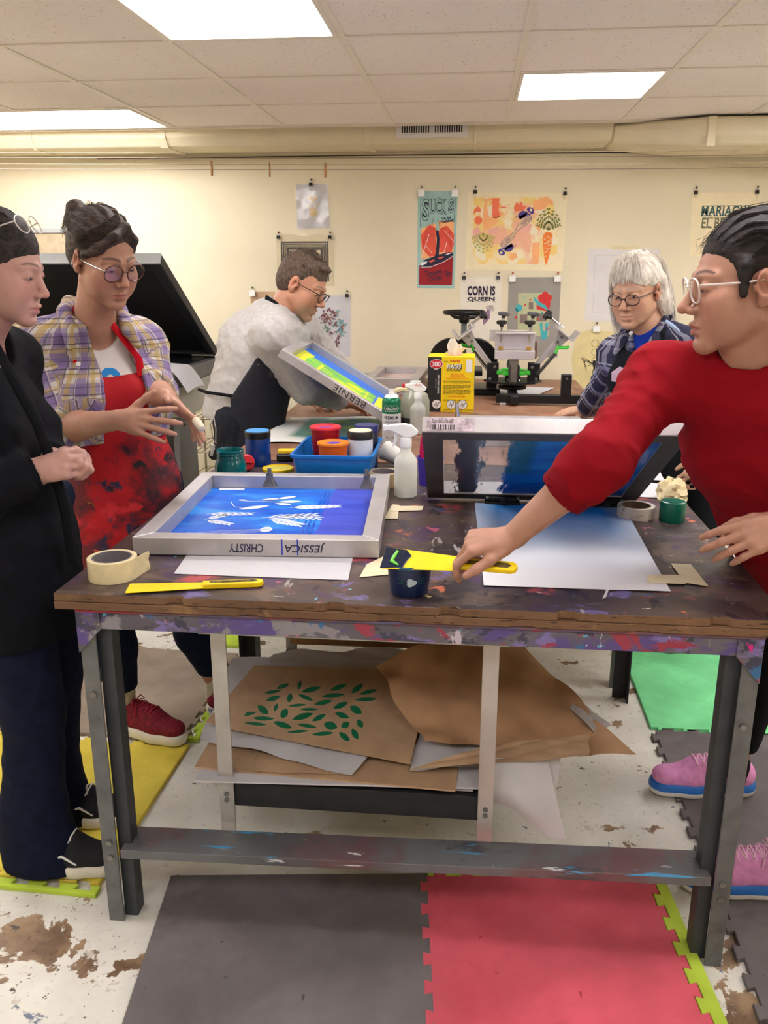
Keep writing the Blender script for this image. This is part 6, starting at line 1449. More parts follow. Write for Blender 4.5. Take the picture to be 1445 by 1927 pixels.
# ---------------------------------------------------------------- near table: right side
t = tape_roll('dirty white tape roll with teal paint on its rim, beside the dark green lid', (.461, 2.318, T), .050, .036, .032, mat('grubby_tape', (196, 188, 176), .6, var=.15), mat('brown_core', (96, 76, 58), .7), (0, 0, 0), None, side=layered('grubby_teal_tape', (198, 190, 178), [((40, 150, 160), 14, .58, .06, (1, 1, .3)), ((150, 140, 130), 20, .6, .06, None)], .6, .1))
t = thing('green_cap', 'dark green plastic cap standing on the right edge of the near table', 'cap', (.551, 2.285, T)); gm = mat('bottle_green', (8, 92, 74), .22, var=.05)
M().lathe([(.0335, 0), (.0345, .003), (.0345, .050), (.0325, .054), (.030, .0552), (0, .0552)], 40).build('cap_wall', gm, t); M().lathe([(0, .0552), (.026, .0552), (.0255, .0562), (0, .0562)], 40, cap=False).build('cap_top', gm, t)
def crumple(name, label, c, r, mt, seed, flat=.75, cat='paper'):
    rs = random.Random(seed); m = M(); n = 14; vs = []; fs = []
    for i in range(n+1):
        for j in range(n*2):
            a = PI*i/n; b = PI*j/n; k = 1+.34*math.sin(3*a+rs.uniform(-.5, .5)+2*b)*math.sin(2*b+1)+rs.uniform(-.12, .12); vs.append((c[0]+r*k*math.sin(a)*math.cos(b), c[1]+r*k*math.sin(a)*math.sin(b), c[2]+max(r*flat*k*math.cos(a), -r*flat*.7)+r*flat*.7))
    for i in range(n):
        for j in range(2*n): q = i*2*n+j; w_ = i*2*n+(j+1) % (2*n); fs.append((q, w_, w_+2*n, q+2*n))
    o = m.add(vs, fs).build(name, mt, smooth=25); return tag(o, label, cat)
crumple('crumpled_tape', 'crumpled ball of cream masking tape on the right edge behind the green cap', (.595, 2.50, T), .045, MASK, 3)
sheet_obj('paper_sheet', 'white paper sheet on the right edge behind the raised screen, nearer one', 'paper', [(.50, 2.52, T+.002), (.625, 2.50, T+.002), (.628, 2.68, T+.004), (.49, 2.70, T+.003)], WHITEP2, .004, 'white paper sheets', seed=8)
sheet_obj('paper_sheet', 'white paper sheet lifted at one corner, behind the raised screen, farther one', 'paper', [(.47, 2.74, T+.006), (.62, 2.70, T+.006), (.62, 2.92, T+.03), (.45, 2.92, T+.008)], WHITEP2, .006, 'white paper sheets', seed=9)
# raised screen hinged over the blend print
def art_open(m, z): pass
def clear_mesh():
    n = NT('inky_clear_mesh'); co = n.coord('Object'); s = n.new('ShaderNodeSeparateXYZ'); n.link(co, s.inputs[0]); x, y = s.outputs[0], s.outputs[1]
    j = n.math('MULTIPLY', n.math('SUBTRACT', n.noise(n.coord('Object', scale=(9, 1.5, 1)), 6, 5, .7), .5), .10); xx = n.math('ADD', x, j)
    blue = n.mix(n.ramp(n.noise(n.coord('Object', scale=(1, 4, 1)), 4, 4), .4, .6), srgb(8, 96, 196), srgb(24, 128, 226))
    stain = n.math('MULTIPLY', n.ramp(xx, -.225, -.215), n.ramp(xx, -.150, -.160)); col = n.mix(n.ramp(xx, -.10, -.085), srgb(214, 222, 228), blue); col = n.mix(n.math('MULTIPLY', stain, .9), col, srgb(6, 52, 92))
    grn = n.math('MULTIPLY', n.ramp(n.math('ADD', x, n.math('MULTIPLY', y, -.12)), -.10, -.09), n.math('MULTIPLY', n.ramp(x, -.02, -.04), n.ramp(y, .06, .03))); col = n.mix(n.math('MULTIPLY', grn, .75), col, srgb(12, 92, 100))
    a = n.math('MAXIMUM', n.math('ADD', n.math('MULTIPLY', n.ramp(xx, -.10, -.08), .80), .22), n.math('MULTIPLY', stain, .95))
    return n.finish(col, .18, 0, None, alpha=n.math('MINIMUM', a, .97), spec=.8)
DFR = mat('shaded_aluminium', (150, 146, 146), .45, .7, var=.08, vs=8)
tilt = math.atan2(.288, .50); Ls = .58
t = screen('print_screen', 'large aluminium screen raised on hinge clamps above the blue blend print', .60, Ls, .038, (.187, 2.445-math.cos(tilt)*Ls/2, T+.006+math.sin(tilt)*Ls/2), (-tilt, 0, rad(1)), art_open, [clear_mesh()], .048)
o = M()
a_, b_ = .30, Ls/2
for p in ([(-a_, -b_), (a_, -b_), (a_-.048, -b_+.048), (-a_+.048, -b_+.048)], [(a_, -b_), (a_, b_), (a_-.048, b_-.048), (a_-.048, -b_+.048)], [(a_, b_), (-a_, b_), (-a_+.048, b_-.048), (a_-.048, b_-.048)], [(-a_, b_), (-a_, -b_), (-a_+.048, -b_+.048), (-a_+.048, b_-.048)]): M().prism(p, -.0016, -.0001).build('shaded_underside', mat('underside_shade', (82, 80, 84), .55, .1, var=.12, vs=9), t, smooth=0)  # thin dark strips put the underside's shade into the colour
m = M(); Tt = frame((-.235, -Ls/2-.0005, .019), (1, 0, 0), (0, 0, 1), (0, -1, 0)); m.prism([(-.055, -.016), (.055, -.016), (.055, .016), (-.055, .016)], 0, .0004, Tt); m.build('sticker', mat('worn_sticker', (196, 180, 190), .6, var=.25, vs=60), t, smooth=0)
m = M(); text_into(m, 'Speedball', .013, Tt @ Matrix.Translation((-.018, .008, .0004)), 0, .2, width=.05); 
for k in range(14): m.prism([(-.045+.004*k, -.013), (-.045+.004*k+.0008+.0012*(k*7 % 3), -.013), (-.045+.004*k+.0008+.0012*(k*7 % 3), -.001), (-.045+.004*k, -.001)], .0004, .0007, Tt)
m.build('sticker_print', INKBLACK, t, smooth=0)
for x, lb in ((.10, 'black hinge clamp under the raised screen, left of the reaching arm'), (.392, 'black hinge clamp under the raised screen, beside the dirty tape roll')):
    c = thing('hinge_clamp', lb, 'clamp', (x, 2.425, T), group='black hinge clamps')
    M().span((-.05, -.035, 0), (.05, .03, .010)).build('clamp_base', BLACKM, c, bevel=.002); M().span((-.04, -.030, .010), (.04, -.006, .024)).build('clamp_jaw', BLACKM, c, bevel=.003); M().cyl((-.048, -.018, .018), (.048, -.018, .018), .006, 12).build('hinge_pin', STEEL, c)
    M().cyl((0, -.03, .014), (0, -.05, .014), .008, 10).build('clamp_knob', BLACKP, c)
# ---------------------------------------------------------------- bottles and tubs in the middle
def bottle_sprayer(label, loc, rz, body_m, head_m, trig_m, liquid=None, s=1.0, nozzle=None):
    t = thing('spray_bottle', label, 'spray bottle', loc, rz=rz, group='spray bottles')
    M().lathe([(0, 0), (.030*s, 0), (.0335*s, .004*s), (.034*s, .10*s), (.033*s, .112*s), (.026*s, .124*s), (.0165*s, .136*s), (.0155*s, .152*s), (.0145*s, .168*s), (0, .168*s)], 40, cap=False).build('bottle', body_m, t)
    if liquid: M().lathe([(0, .003), (.031*s, .003), (.0325*s, .085*s), (0, .085*s)], 32, cap=False).build('liquid', liquid, t)
    M().lathe([(.0165*s, .150*s), (.0172*s, .152*s), (.0172*s, .176*s), (.0150*s, .180*s)], 28).build('collar', head_m, t)
    hd = M(); hd.loft([[(-.058*s, -.0065*s, .200*s), (-.058*s, .0065*s, .200*s), (-.058*s, .0065*s, .213*s), (-.058*s, -.0065*s, .213*s)], [(-.036*s, -.009*s, .196*s), (-.036*s, .009*s, .196*s), (-.036*s, .008*s, .217*s), (-.036*s, -.008*s, .217*s)],
        [(-.005*s, -.0115*s, .180*s), (-.005*s, .0115*s, .180*s), (-.005*s, .009*s, .220*s), (-.005*s, -.009*s, .220*s)], [(.016*s, -.0115*s, .180*s), (.016*s, .0115*s, .180*s), (.016*s, .008*s, .216*s), (.016*s, -.008*s, .216*s)], [(.034*s, -.008*s, .189*s), (.034*s, .008*s, .189*s), (.036*s, .005*s, .199*s), (.036*s, -.005*s, .199*s)]])
    hd.build('spray_head', head_m, t, bevel=.003, seg=3)
    M().tube([(-.024*s, 0, .200*s), (-.030*s, 0, .185*s), (-.031*s, 0, .168*s), (-.038*s, 0, .150*s)], [.005*s, .0055*s, .005*s, .004*s], 8).build('trigger', trig_m, t)
    M().span((-.067*s, -.008*s, .198*s), (-.056*s, .008*s, .215*s)).build('nozzle', nozzle or head_m, t, bevel=.002); return t
FROST = mat('frosted_plastic', (232, 232, 224), .35, var=.03, transl=.35)
bottle_sprayer('white translucent spray bottle with a white trigger head beside the plant screen', (-.185, 2.468, T), 0, FROST, WHITEPL, WHITEPL, s=1.0)
CLEAR = mat('cloudy_clear_plastic', (206, 208, 200), .25, var=.06, transl=.3)
s2 = bottle_sprayer('cloudy spray bottle with a red nozzle and red scribble on its head', (-.212, 3.47, T), 0, CLEAR, WHITEPL, WHITEPL, s=.95, nozzle=REDP)
m = M(); m.tube([(-.012+.006*k, -.0118, .198+.009*(k % 2)) for k in range(6)], .0012, 6); m.build('red_scribble', REDP, s2)
t = thing('aerosol_can', 'tall aerosol can with a green top and white adhesive label', 'spray can', (-.291, 3.150, T))
gcan = mat('can_green', (16, 110, 76), .3, .3, var=.03); wcan = mat('can_label', (206, 210, 214), .4, .1, var=.04)
M().lathe([(0, 0), (.033, 0), (.035, .003), (.035, .138), (0, .138)], 40, cap=False).build('can_body', wcan, t); M().lathe([(.0352, .138), (.0352, .180), (.033, .190), (.026, .197), (.026, .138)], 40, cap=False).build('can_shoulder', gcan, t)
M().lathe([(.029, .193), (.022, .203), (.012, .207), (0, .207)], 32).build('can_dome', WHITEPL, t); M().lathe([(.0105, .205), (.0105, .214), (.007, .216), (.007, .226), (0, .226)], 20).build('nozzle', WHITEPL, t)
ang = -PI/2+.09; m = M(); wrap_text(m, 'PREMIUM', .018, .035, .124, ang, .02, width=.056, height=.013); m.build('lettering', mat('slate_ink', (50, 60, 66), .5, var=0), t, smooth=0)
m = M(); wrap_text(m, 'SCREEN ADHESIVE', .01, .035, .108, ang, .02, width=.055, height=.006); wrap_text(m, 'PERMANENT ADHESIVE', .008, .035, .098, ang, .0, width=.05, height=.004); wrap_text(m, 'No. 1786', .012, .035, .050, ang-.1, .02, width=.036, height=.008)
for k in range(7): f = wrap(.035, .090-.0048*k, ang); x1 = .026-.006*(k % 3 == 2); m.add([f(-.027, 0), f(x1, 0), f(x1, .0016), f(-.027, .0016)], [(0, 1, 2, 3)])
for k in range(6): f = wrap(.035, .040-.0048*k, ang); m.add([f(-.027, 0), f(.024, 0), f(.024, .0014), f(-.027, .0014)], [(0, 1, 2, 3)])
m.build('small_lettering', mat('grey_ink', (112, 120, 128), .5, var=0), t, smooth=0)
m = M(); f = wrap(.0352, .158, ang); m.add([f(x, y, .001) for x, y in ((-.029, 0), (-.021, .0105), (.021, .0105), (.029, 0), (.021, -.0105), (-.021, -.0105))], [tuple(range(6))]); m.build('name_badge', INKBLACK, t, smooth=0)
m = M(); wrap_text(m, 'AlbaChem', .012, .0362, .158, ang, .0, width=.044, height=.011, k=.0008)
for x0, y0, x1, y1 in ((-.029, 0, -.021, .0105), (-.021, .0105, .021, .0105), (.021, .0105, .029, 0), (.029, 0, .021, -.0105), (.021, -.0105, -.021, -.0105), (-.021, -.0105, -.029, 0)): m.tube([f(x0, y0, .0012), f((x0+x1)/2, (y0+y1)/2, .0012), f(x1, y1, .0012)], .0006, 5)
m.build('badge_lettering', WHITEPL, t, smooth=0)
# cloudy jug and upright tape behind
t = thing('plastic_jug', 'rounded cloudy plastic jug behind the aerosol can', 'jug', (-.236, 3.67, T))
M().lathe([(0, 0), (.058, 0), (.062, .006), (.062, .105), (.052, .135), (.030, .150), (.020, .156), (.020, .172), (0, .172)], 36, cap=False).build('jug_wall', mat('smoky_clear', (196, 200, 184), .2, var=.05, transl=.35, alpha=.8), t); M().lathe([(0, .172), (.023, .172), (.023, .19), (0, .19)], 24, cap=False).build('jug_cap', WHITEPL, t)
M().lathe([(0, .004), (.0625, .004), (.0628, .038), (0, .038)], 36, cap=False).build('dark_band', mat('dark_sediment', (60, 60, 58), .4), t)
tape_roll('wide beige tape roll standing on its edge between the screens at the back', (-.322, 3.95, T+.064), .062, .045, .05, MASK, INKBLACK, (PI/2, 0, rad(14)), None)
tape_roll('beige tape roll lying flat beside the white spray bottle', (-.262, 2.60, T), .050, .036, .044, mat('tan_tape', (186, 162, 118), .5, var=.05, vs=30), CORE, (0, 0, 0))
tape_roll('small tan tape roll in front of the aerosol can foot', (-.335, 3.06, T), .030, .020, .026, mat('tan_tape', (186, 162, 118), .5), CORE)
t = thing('paper_cup', 'small paint spotted white paper cup tipped behind the spray bottle', 'cup', (-.236, 2.86, T+.030), rot=(0, rad(72), rad(150)))
M().lathe([(.027, 0), (.028, .001), (.034, .062), (.0355, .064), (.034, .066), (.0325, .062), (.0265, .003), (0, .003)], 32).build('cup_wall', layered('spotted_cup', (222, 216, 206), [((60, 110, 180), 22, .66, .02, None), ((90, 80, 70), 18, .68, .02, None)], .6, .05), t)
t = thing('purple_cup', 'violet plastic cup behind the spray bottle', 'cup', (-.118, 2.62, T)); PUR = mat('violet_plastic', (62, 48, 158), .3, var=.08)
M().lathe([(0, 0), (.036, 0), (.042, .088), (.040, .088), (.034, .004), (0, .004)], 36, cap=False).build('cup_wall', PUR, t); M().lathe([(.0415, .084), (.044, .085), (.044, .090), (.040, .090)], 36, cap=False).build('rim', PUR, t)
t = thing('scraper', 'magenta handled scraper standing in the violet cup', 'scraper', (-.128, 2.62, T+.05), rot=(rad(8), rad(-10), .4))
M().loft([[(-.014, -.004, .0), (.014, -.004, 0), (.014, .004, 0), (-.014, .004, 0)], [(-.020, -.004, .06), (.020, -.004, .06), (.020, .004, .06), (-.020, .004, .06)], [(-.012, -.004, .10), (.010, -.004, .10), (.010, .004, .10), (-.012, .004, .10)], [(-.004, -.003, .118), (.003, -.003, .118), (.003, .003, .118), (-.004, .003, .118)]]).build('scraper_handle', mat('magenta_plastic', (196, 24, 84), .35, var=.1), t, bevel=.002); M().span((-.022, -.001, -.04), (.022, .001, .0)).build('scraper_blade', BLACKP, t)
# blue bin with its tubs
t = thing('blue_bin', 'bright blue plastic bin holding ink tubs and jars', 'bin', (-.425, 2.72, T)); BB = mat('bin_blue', (20, 112, 190), .35, var=.05, vs=8)
def rr(w, d, z, r=.02, n=5):
    out = []
    for cx, cy, a0 in ((w-r, d-r, 0), (-w+r, d-r, PI/2), (-w+r, -d+r, PI), (w-r, -d+r, 1.5*PI)):
        for k in range(n+1): a = a0+PI/2*k/n; out.append((cx+r*math.cos(a), cy+r*math.sin(a), z))
    return out
M().loft([rr(.108, .135, 0), rr(.110, .137, .004), rr(.126, .155, .092), rr(.1235, .1525, .092), rr(.1075, .1345, .006), rr(.10, .13, .005)]).build('bin_wall', BB, t); M().loft([rr(.123, .152, .088), rr(.131, .160, .088), rr(.132, .161, .097), rr(.124, .153, .098), rr(.123, .152, .088)], cap=False).build('rim', BB, t)
def deli(label, loc, m1, m2, r0, r1, h, ink=None, name='ink_tub'):
    t = thing(name, label, 'tub', loc, group='ink tubs in the blue bin'); M().lathe([(0, 0), (r0, 0), (r0+.001, .003), (r1, h), (r1-.002, h), (r0-.001, .005), (0, .005)], 40, cap=False).build('tub_wall', m1, t)
    M().lathe([(r1-.001, h-.004), (r1+.0035, h-.003), (r1+.0035, h+.004), (r1-.004, h+.005), (r1-.006, h+.001), (0, h)], 40, cap=False).build('lid', m2, t)
    if ink: m = M(); m.add([(.03*math.cos(a)*(1+.3*math.sin(2*a))*.7, .03*math.sin(a)*.6, h+.0012) for a in [k*PI/10 for k in range(20)]], [tuple(range(20))]); m.build('ink_smear', ink, t, smooth=0)
    return t
deli('tall red ink tub with a pinkish lid in the blue bin', (-.475, 2.765, T+.007), mat('red_tub', (170, 22, 34), .3, var=.1, transl=.2), mat('pink_red_lid', (222, 50, 68), .35), .038, .048, .142, mat('violet_smear', (150, 60, 140), .4, var=0))
deli('orange ink tub with a blue smear on its lid at the front of the bin', (-.432, 2.655, T+.007), mat('orange_tub', (250, 110, 18), .3, var=.08, vs=8, transl=.25), mat('orange_lid', (250, 132, 30), .35), .036, .0475, .112, mat('violet_blue_smear', (84, 80, 190), .4, var=0))
def jar(label, loc, body, lid, r, h, lid_h=.022, lidtop=None, grp=None, name='ink_jar'):
    t = thing(name, label, 'jar', loc, group=grp); M().lathe([(0, 0), (r*.96, 0), (r, .004), (r, h-.012), (r*.93, h-.006), (r*.93, h), (0, h)], 40, cap=False).build('jar_wall', body, t)
    M().lathe([(r*.95, h-lid_h*.3), (r*1.03, h-lid_h*.25), (r*1.04, h+lid_h*.65), (r*1.0, h+lid_h*.75), (0, h+lid_h*.75)], 40).build('lid', lid, t)
    if lidtop: M().lathe([(0, h+lid_h*.75), (r*.93, h+lid_h*.75), (r*.92, h+lid_h*.82), (0, h+lid_h*.82)], 40, cap=False).build('lid_top', lidtop, t)
    return t
jar('white jar splashed with blue, with a black screw lid, in the blue bin', (-.350, 2.70, T+.007), layered('splashed_jar', (206, 212, 222), [((70, 140, 190), 20, .64, .02, None), ((200, 120, 130), 11, .68, .04, None)], .4, .05), BLACKP, .040, .128, .024, mat('cream_lid_top', (214, 204, 180), .6, var=.1), 'ink tubs in the blue bin')
jar('dark jar with a navy lid behind the splashed white jar in the bin', (-.342, 2.80, T+.007), mat('dark_navy_jar', (26, 30, 62), .35), mat('navy_lid', (26, 34, 110), .3), .038, .130, .024, None, 'ink tubs in the blue bin')
# jars and lids at the left edge
t = thing('glass_jar', 'open round jar of teal ink at the left edge, without a lid', 'jar', (-.762, 2.625, T)); TE = mat('teal_ink_glass', (6, 96, 104), .12, var=.15, vs=20)
M().lathe([(0, 0), (.040, 0), (.046, .005), (.0505, .020), (.0505, .045), (.046, .062), (.0425, .070), (.044, .074), (.042, .080), (.0435, .084), (.0415, .089), (.0435, .096), (.0415, .098), (.0395, .094), (.039, .070), (0, .068)], 44, cap=False).build('jar_wall', TE, t); M().lathe([(0, .060), (.0388, .074), (.039, .0745), (0, .0745)], 32, cap=False).build('ink', mat('teal_ink', (8, 110, 84), .2), t)
jar('blue ink jar with a black rim and light blue lid at the left edge', (-.726, 2.845, T), mat('blue_ink_jar', (14, 58, 140), .25, var=.2, vs=18), BLACKP, .0435, .102, .022, mat('sky_lid', (74, 150, 220), .4, var=.06))
t = thing('red_cap', 'ribbed red plastic cap tipped on its side between the teal and blue jars', 'cap', (-.742, 2.745, T+.028), rot=(rad(78), rad(10), rad(35)))
m = M(); n = 36; prof = [(.026, -.012), (.027, .006), (.022, .012)]; rings = []
for r_, z in prof: rings.append([(r_*(1+.05*(k % 3 == 0))*math.cos(2*PI*k/n), r_*(1+.05*(k % 3 == 0))*math.sin(2*PI*k/n), z) for k in range(n)])
m.loft(rings).build('cap_wall', REDP, t, smooth=20); M().loft([[(-.020, -.003, .012), (.020, -.003, .012), (.020, .003, .012), (-.020, .003, .012)], [(-.016, -.002, .024), (.016, -.002, .024), (.016, .002, .024), (-.016, .002, .024)]]).build('grip', REDP, t, bevel=.0015)
def lid(label, loc, r, h, mt, top=None, name='jar_lid', rot=None):
    t = thing(name, label, 'lid', loc, rot=rot, group='loose lids'); M().lathe([(r, 0), (r+.001, .002), (r, h), (r-.003, h+.001), (r-.004, h*.5), (0, h*.5)], 44).build('lid_rim', mt, t)
    if top: M().lathe([(0, h*.5), (r-.0045, h*.5), (r-.0045, h*.5+.001), (0, h*.5+.001)], 40, cap=False).build('lid_inside', top, t)
    return t
lid('yellow tub lid lying in front of the squeegees', (-.640, 2.765, T), .052, .009, YELP, mat('clear_yellow', (206, 196, 90), .4, var=.2))
lid('metal jar ring with a cream inside, lying behind the plant screen', (-.668, 2.598, T), .0415, .014, mat('tin', (170, 160, 146), .35, .7, var=.15), mat('cream_liner', (226, 206, 170), .6))
lid('lid coated with blue grey paint, lying beside the blue bin', (-.590, 2.635, T), .034, .012, layered('painted_lid', (70, 104, 130), [((190, 206, 210), 16, .56, .05, None), ((20, 30, 60), 12, .62, .04, None)], .35, .1))
def squeegee(label, a, b, hm, bm, w=.022):
    a, b = Vector(a), Vector(b); X = (b-a).normalized(); L = (b-a).length; t = thing('squeegee', label, 'squeegee', a, group='squeegees by the blue jar'); F_ = frame((0, 0, 0), X, Vector((0, 0, 1)).cross(X), (0, 0, 1))
    M().prism([(0, -w), (L, -w), (L, w*.6), (0, w*.6)], .002, .024, F_).build('squeegee_handle', hm, t, bevel=.004); M().prism([(.004, w*.55), (L-.004, w*.55), (L-.004, w*1.5), (.004, w*1.5)], .009, .016, F_).build('squeegee_blade', bm, t, bevel=.001); return t
s1 = squeegee('black handled squeegee with red bands beside the blue jar, nearer of two', (-.676, 2.905, T), (-.46, 2.96, T), BLACKP, mat('cream_blade', (216, 196, 140), .5))
for x in (.07, .15): M().span((x, -.0225, .0015), (x+.008, .014, .0245), Matrix.Rotation(math.atan2(.055, .216), 4, 'Z')).build('red_band', REDP, s1, bevel=.003)
squeegee('yellow paint caked squeegee lying behind the black one', (-.69, 2.995, T), (-.45, 3.03, T), mat('caked_yellow', (228, 190, 30), .5, var=.2, vs=30, bump=.3), YELP)
# ---------------------------------------------------------------- far table: print, raised screen, more screens
def print_mat():
    n = NT('green_wash_print'); co = n.coord('Object'); s = n.new('ShaderNodeSeparateXYZ'); n.link(co, s.inputs[0]); x, y = s.outputs[0], s.outputs[1]
    e = n.math('MULTIPLY', n.math('MULTIPLY', n.ramp(x, -.735, -.70), n.ramp(x, -.36, -.39)), n.math('MULTIPLY', n.ramp(y, 3.30, 3.34), n.ramp(y, 3.76, 3.70)))
    w_ = n.noise(co, 7, 5, .6, .5); c = n.mix(n.ramp(w_, .4, .6), srgb(120, 158, 140), srgb(96, 140, 128)); c = n.mix(n.ramp(n.noise(co, 11, 4), .56, .6), c, srgb(150, 176, 90)); c = n.mix(n.ramp(n.noise(co, 19, 4), .63, .66), c, srgb(176, 200, 190))
    return n.finish(n.mix(e, srgb(222, 220, 212), c), .75)
sheet_obj('print_sheet', 'white paper printed with a green wash on the left of the far table', 'print', [(-.850, 3.20, T+.002), (-.372, 3.225, T+.002), (-.385, 3.78, T+.012), (-.80, 3.76, T+.004)], print_mat(), .008, seed=5)
def art_lime(m, z):
    m.mat(1); poly(m, FLAT, [(-.200, -.22), (.155, -.22), (.155, .10), (-.200, .10)], z)
    m.mat(2); W = z+.0004
    poly(m, FLAT, [(-.205, -.225), (-.150, -.225), (-.165, .0), (-.150, .13), (-.205, .14)], W); poly(m, FLAT, [(.165, -.225), (.205, -.225), (.205, .14), (.165, .12)], W)
    for k in range(4): stroke(m, FLAT, [(-.09, -.15+.05*k), (-.04, -.15+.05*k)], .008, W)
    stroke(m, FLAT, [(-.10, -.2), (-.098, .06)], .012, W)
    leaf(m, FLAT, -.05, -.10, .05, .17, .05, W, 9); leaf(m, FLAT, .02, .0, .3, .10, .03, W); leaf(m, FLAT, -.02, -.19, -.1, .12, .02, W)
    for k in range(5): stroke(m, FLAT, [(.095+.004*k, -.16+.05*k), (.145, -.16+.05*k)], .006, W)
    stroke(m, FLAT, [(.12, -.2), (.118, .08)], .006, W)
tl = math.atan2(.245, .40)
t = screen('print_screen', 'aluminium screen of lime green print, raised at a slant before the leaning man', .475, .56, .034, (-.528+.0, 3.475, 1.052), (0, tl, rad(1.0)), art_lime, [ink_mat('blue_tint_mesh', [(20, 100, 210), (28, 116, 226)], 4, .35), ink_mat('green_print_mesh', [(84, 170, 110), (120, 196, 80), (150, 214, 70)], 5, .4), ink_mat('lime_print', [(226, 236, 30), (238, 240, 50)], 5, .4)], .036)
m = M(); Tt = frame((.07, -.28-.0005, .017), (-1, 0, 0), (0, 0, -1), (0, -1, 0)); text_into(m, 'BERNIE', .036, Tt, .0, -.05, width=.14, space=1.1, height=.024); m.build('handwriting', mat('black_pen', (50, 46, 48), .5, var=0), t, smooth=0)
c = thing('hinge_clamp', 'dark hinge clamp holding the slanted lime screen, behind the aerosol can', 'clamp', (-.322, 3.60, T), group='black hinge clamps'); M().span((-.04, -.06, 0), (.02, .06, .012)).build('clamp_base', BLACKM, c, bevel=.002); M().span((-.012, -.05, .012), (.016, .05, .06)).build('clamp_jaw', BLACKM, c, bevel=.003)
def art_blobs(m, z):
    m.mat(1); W = z+.0003
    for cx, cy, s_ in ((-.115, .07, 1), (.10, .075, .9)):
        m.add([(cx+s_*.058*math.cos(a)*(1+.18*math.sin(2*a+cx*9)+.1*math.sin(5*a)), cy+s_*.052*math.sin(a)*(1+.16*math.cos(3*a)), W) for a in [k*PI/14 for k in range(28)]], [tuple(range(28))])
    for k in range(3): stroke(m, FLAT, [(-.04+.02*k, .03), (.0+.02*k, .06), (.05, .05)], .003, W)
    m.mat(2); disc(m, FLAT, .0, -.04, .05, W, ry=.016)
    for y0 in (-.165, .158): stroke(m, FLAT, [(-.21, y0), (.21, y0)], .006, W)
    for x0 in (-.208, .205): stroke(m, FLAT, [(x0, -.165), (x0, .16)], .006, W)
screen('print_screen', 'aluminium screen with two white shapes on blue, lying flat behind the raised screen', .51, .46, .042, (.222, 3.475, T), (0, 0, rad(2)), art_blobs, [ink_mat('blue_emulsion_flat', [(28, 96, 222), (40, 116, 232)], 4, .35), OPENM, mat('dark_wet_blue', (30, 40, 110), .3)], .04)
t = thing('toggle_clamp', 'chrome toggle clamp with an upright handle at the left of the flat blue screen', 'clamp', (-.055, 3.50, T))
M().span((-.03, -.02, 0), (.03, .02, .006)).build('clamp_base', CHROME, t, bevel=.001); M().span((-.006, -.012, .006), (.010, .012, .05)).build('clamp_body', CHROME, t, bevel=.002); M().tube([(.002, 0, .05), (.004, -.004, .08), (.0, -.01, .125)], [.007, .008, .0075], 10).build('clamp_handle', CHROME, t); M().tube([(.0, 0, .045), (.03, 0, .052), (.055, 0, .050)], [.006, .006, .005], 8).build('clamp_arm', CHROME, t); M().cyl((-.03, 0, .012), (-.06, .0, .012), .006, 8).build('clamp_bar', BOLT, t)
screen('print_screen', 'aluminium screen with a blue mesh lying at the back, left of the rag box', .46, .62, .045, (-.50, 4.88, T), (0, 0, rad(1)), lambda m, z: None, [EMUL2], .045)
screen('print_screen', 'bare aluminium screen stacked on the blue one at the back, beside the rag box', .30, .58, .04, (-.415, 4.86, T+.0455), (0, 0, rad(-2)), lambda m, z: None, [mat('pinkish_mesh', (214, 190, 186), .6)], .05)
t = thing('wood_block', 'short orange brown wooden block behind the book press', 'wood', (-.14, 5.16, T)); M().span((-.09, -.05, 0), (.09, .05, .085)).build('block', BASEB, t, bevel=.004)
t = thing('wood_block', 'orange brown board lying under the printing press arms', 'wood', (.10, 4.98, T)); M().span((-.14, -.06, 0), (.12, .06, .02)).build('board', BASEB, t, bevel=.002)
# box of rags
t = thing('rag_box', 'yellow and black box of rags with a white rag pulled out of the top', 'box', (-.092, 4.115, T), rz=rad(-1)); YB = mat('yellow_card', (250, 214, 12), .5, var=.03); BW, BD, BH = .108, .085, .258
m = M(); m.mat(0); m.span((-BW, -BD, 0), (BW, BD, BH)); m.build('carton', YB, t, smooth=0, bevel=.0015)
Tf = frame((0, -BD-.0006, 0), (1, 0, 0), (0, 0, 1), (0, -1, 0)); m = M(); m.prism([(-BW, 0), (-BW+.062, 0), (-BW+.064, BH-.002), (-BW, BH-.002)], 0, .0004, Tf); m.build('black_panel', mat('black_card', (34, 34, 36), .5, var=.03), t, smooth=0)
m = M(); disc(m, Tf, -.069, .224, .030, .0009, 28, .0215); m.build('red_badge', mat('badge_red', (206, 16, 44), .5, var=0), t, smooth=0)
m = M(); ring(m, Tf, -.069, .224, .030, .002, .0012, 28, .0215); text_into(m, '300', .032, Tf @ Matrix.Translation((-.069, .224, .0012)), .03, width=.040, height=.022); text_into(m, 'RAGS', .034, Tf @ Matrix.Translation((.014, .214, .0015)), .03, .12, width=.066, height=.021)
text_into(m, 'EASY CARRY HANDLE', .012, Tf @ Matrix.Translation((-.058, .130, .0010)) @ Matrix.Rotation(-PI/2, 4, 'Z'), .02, width=.085, height=.0075); text_into(m, 'for convenience', .007, Tf @ Matrix.Translation((-.069, .130, .0010)) @ Matrix.Rotation(-PI/2, 4, 'Z'), .0, width=.045, height=.004)
m.prism([(.070, .188), (.098, .188), (.098, .246), (.070, .246)], .0004, .0008, Tf); text_into(m, 'rags', .011, Tf @ Matrix.Translation((-.070, .199, .0012)), .02, width=.018, height=.007)
for k, x in enumerate((-.065, .004, .058)): disc(m, Tf, x, .036, .0215, .0010, 26)
m.build('white_print', mat('print_white', (236, 234, 230), .5, var=0), t, smooth=0)
m = M(); text_into(m, 'RAGS', .034, Tf @ Matrix.Translation((.0165, .2125, .0010)), .055, .12, width=.071, height=.024)
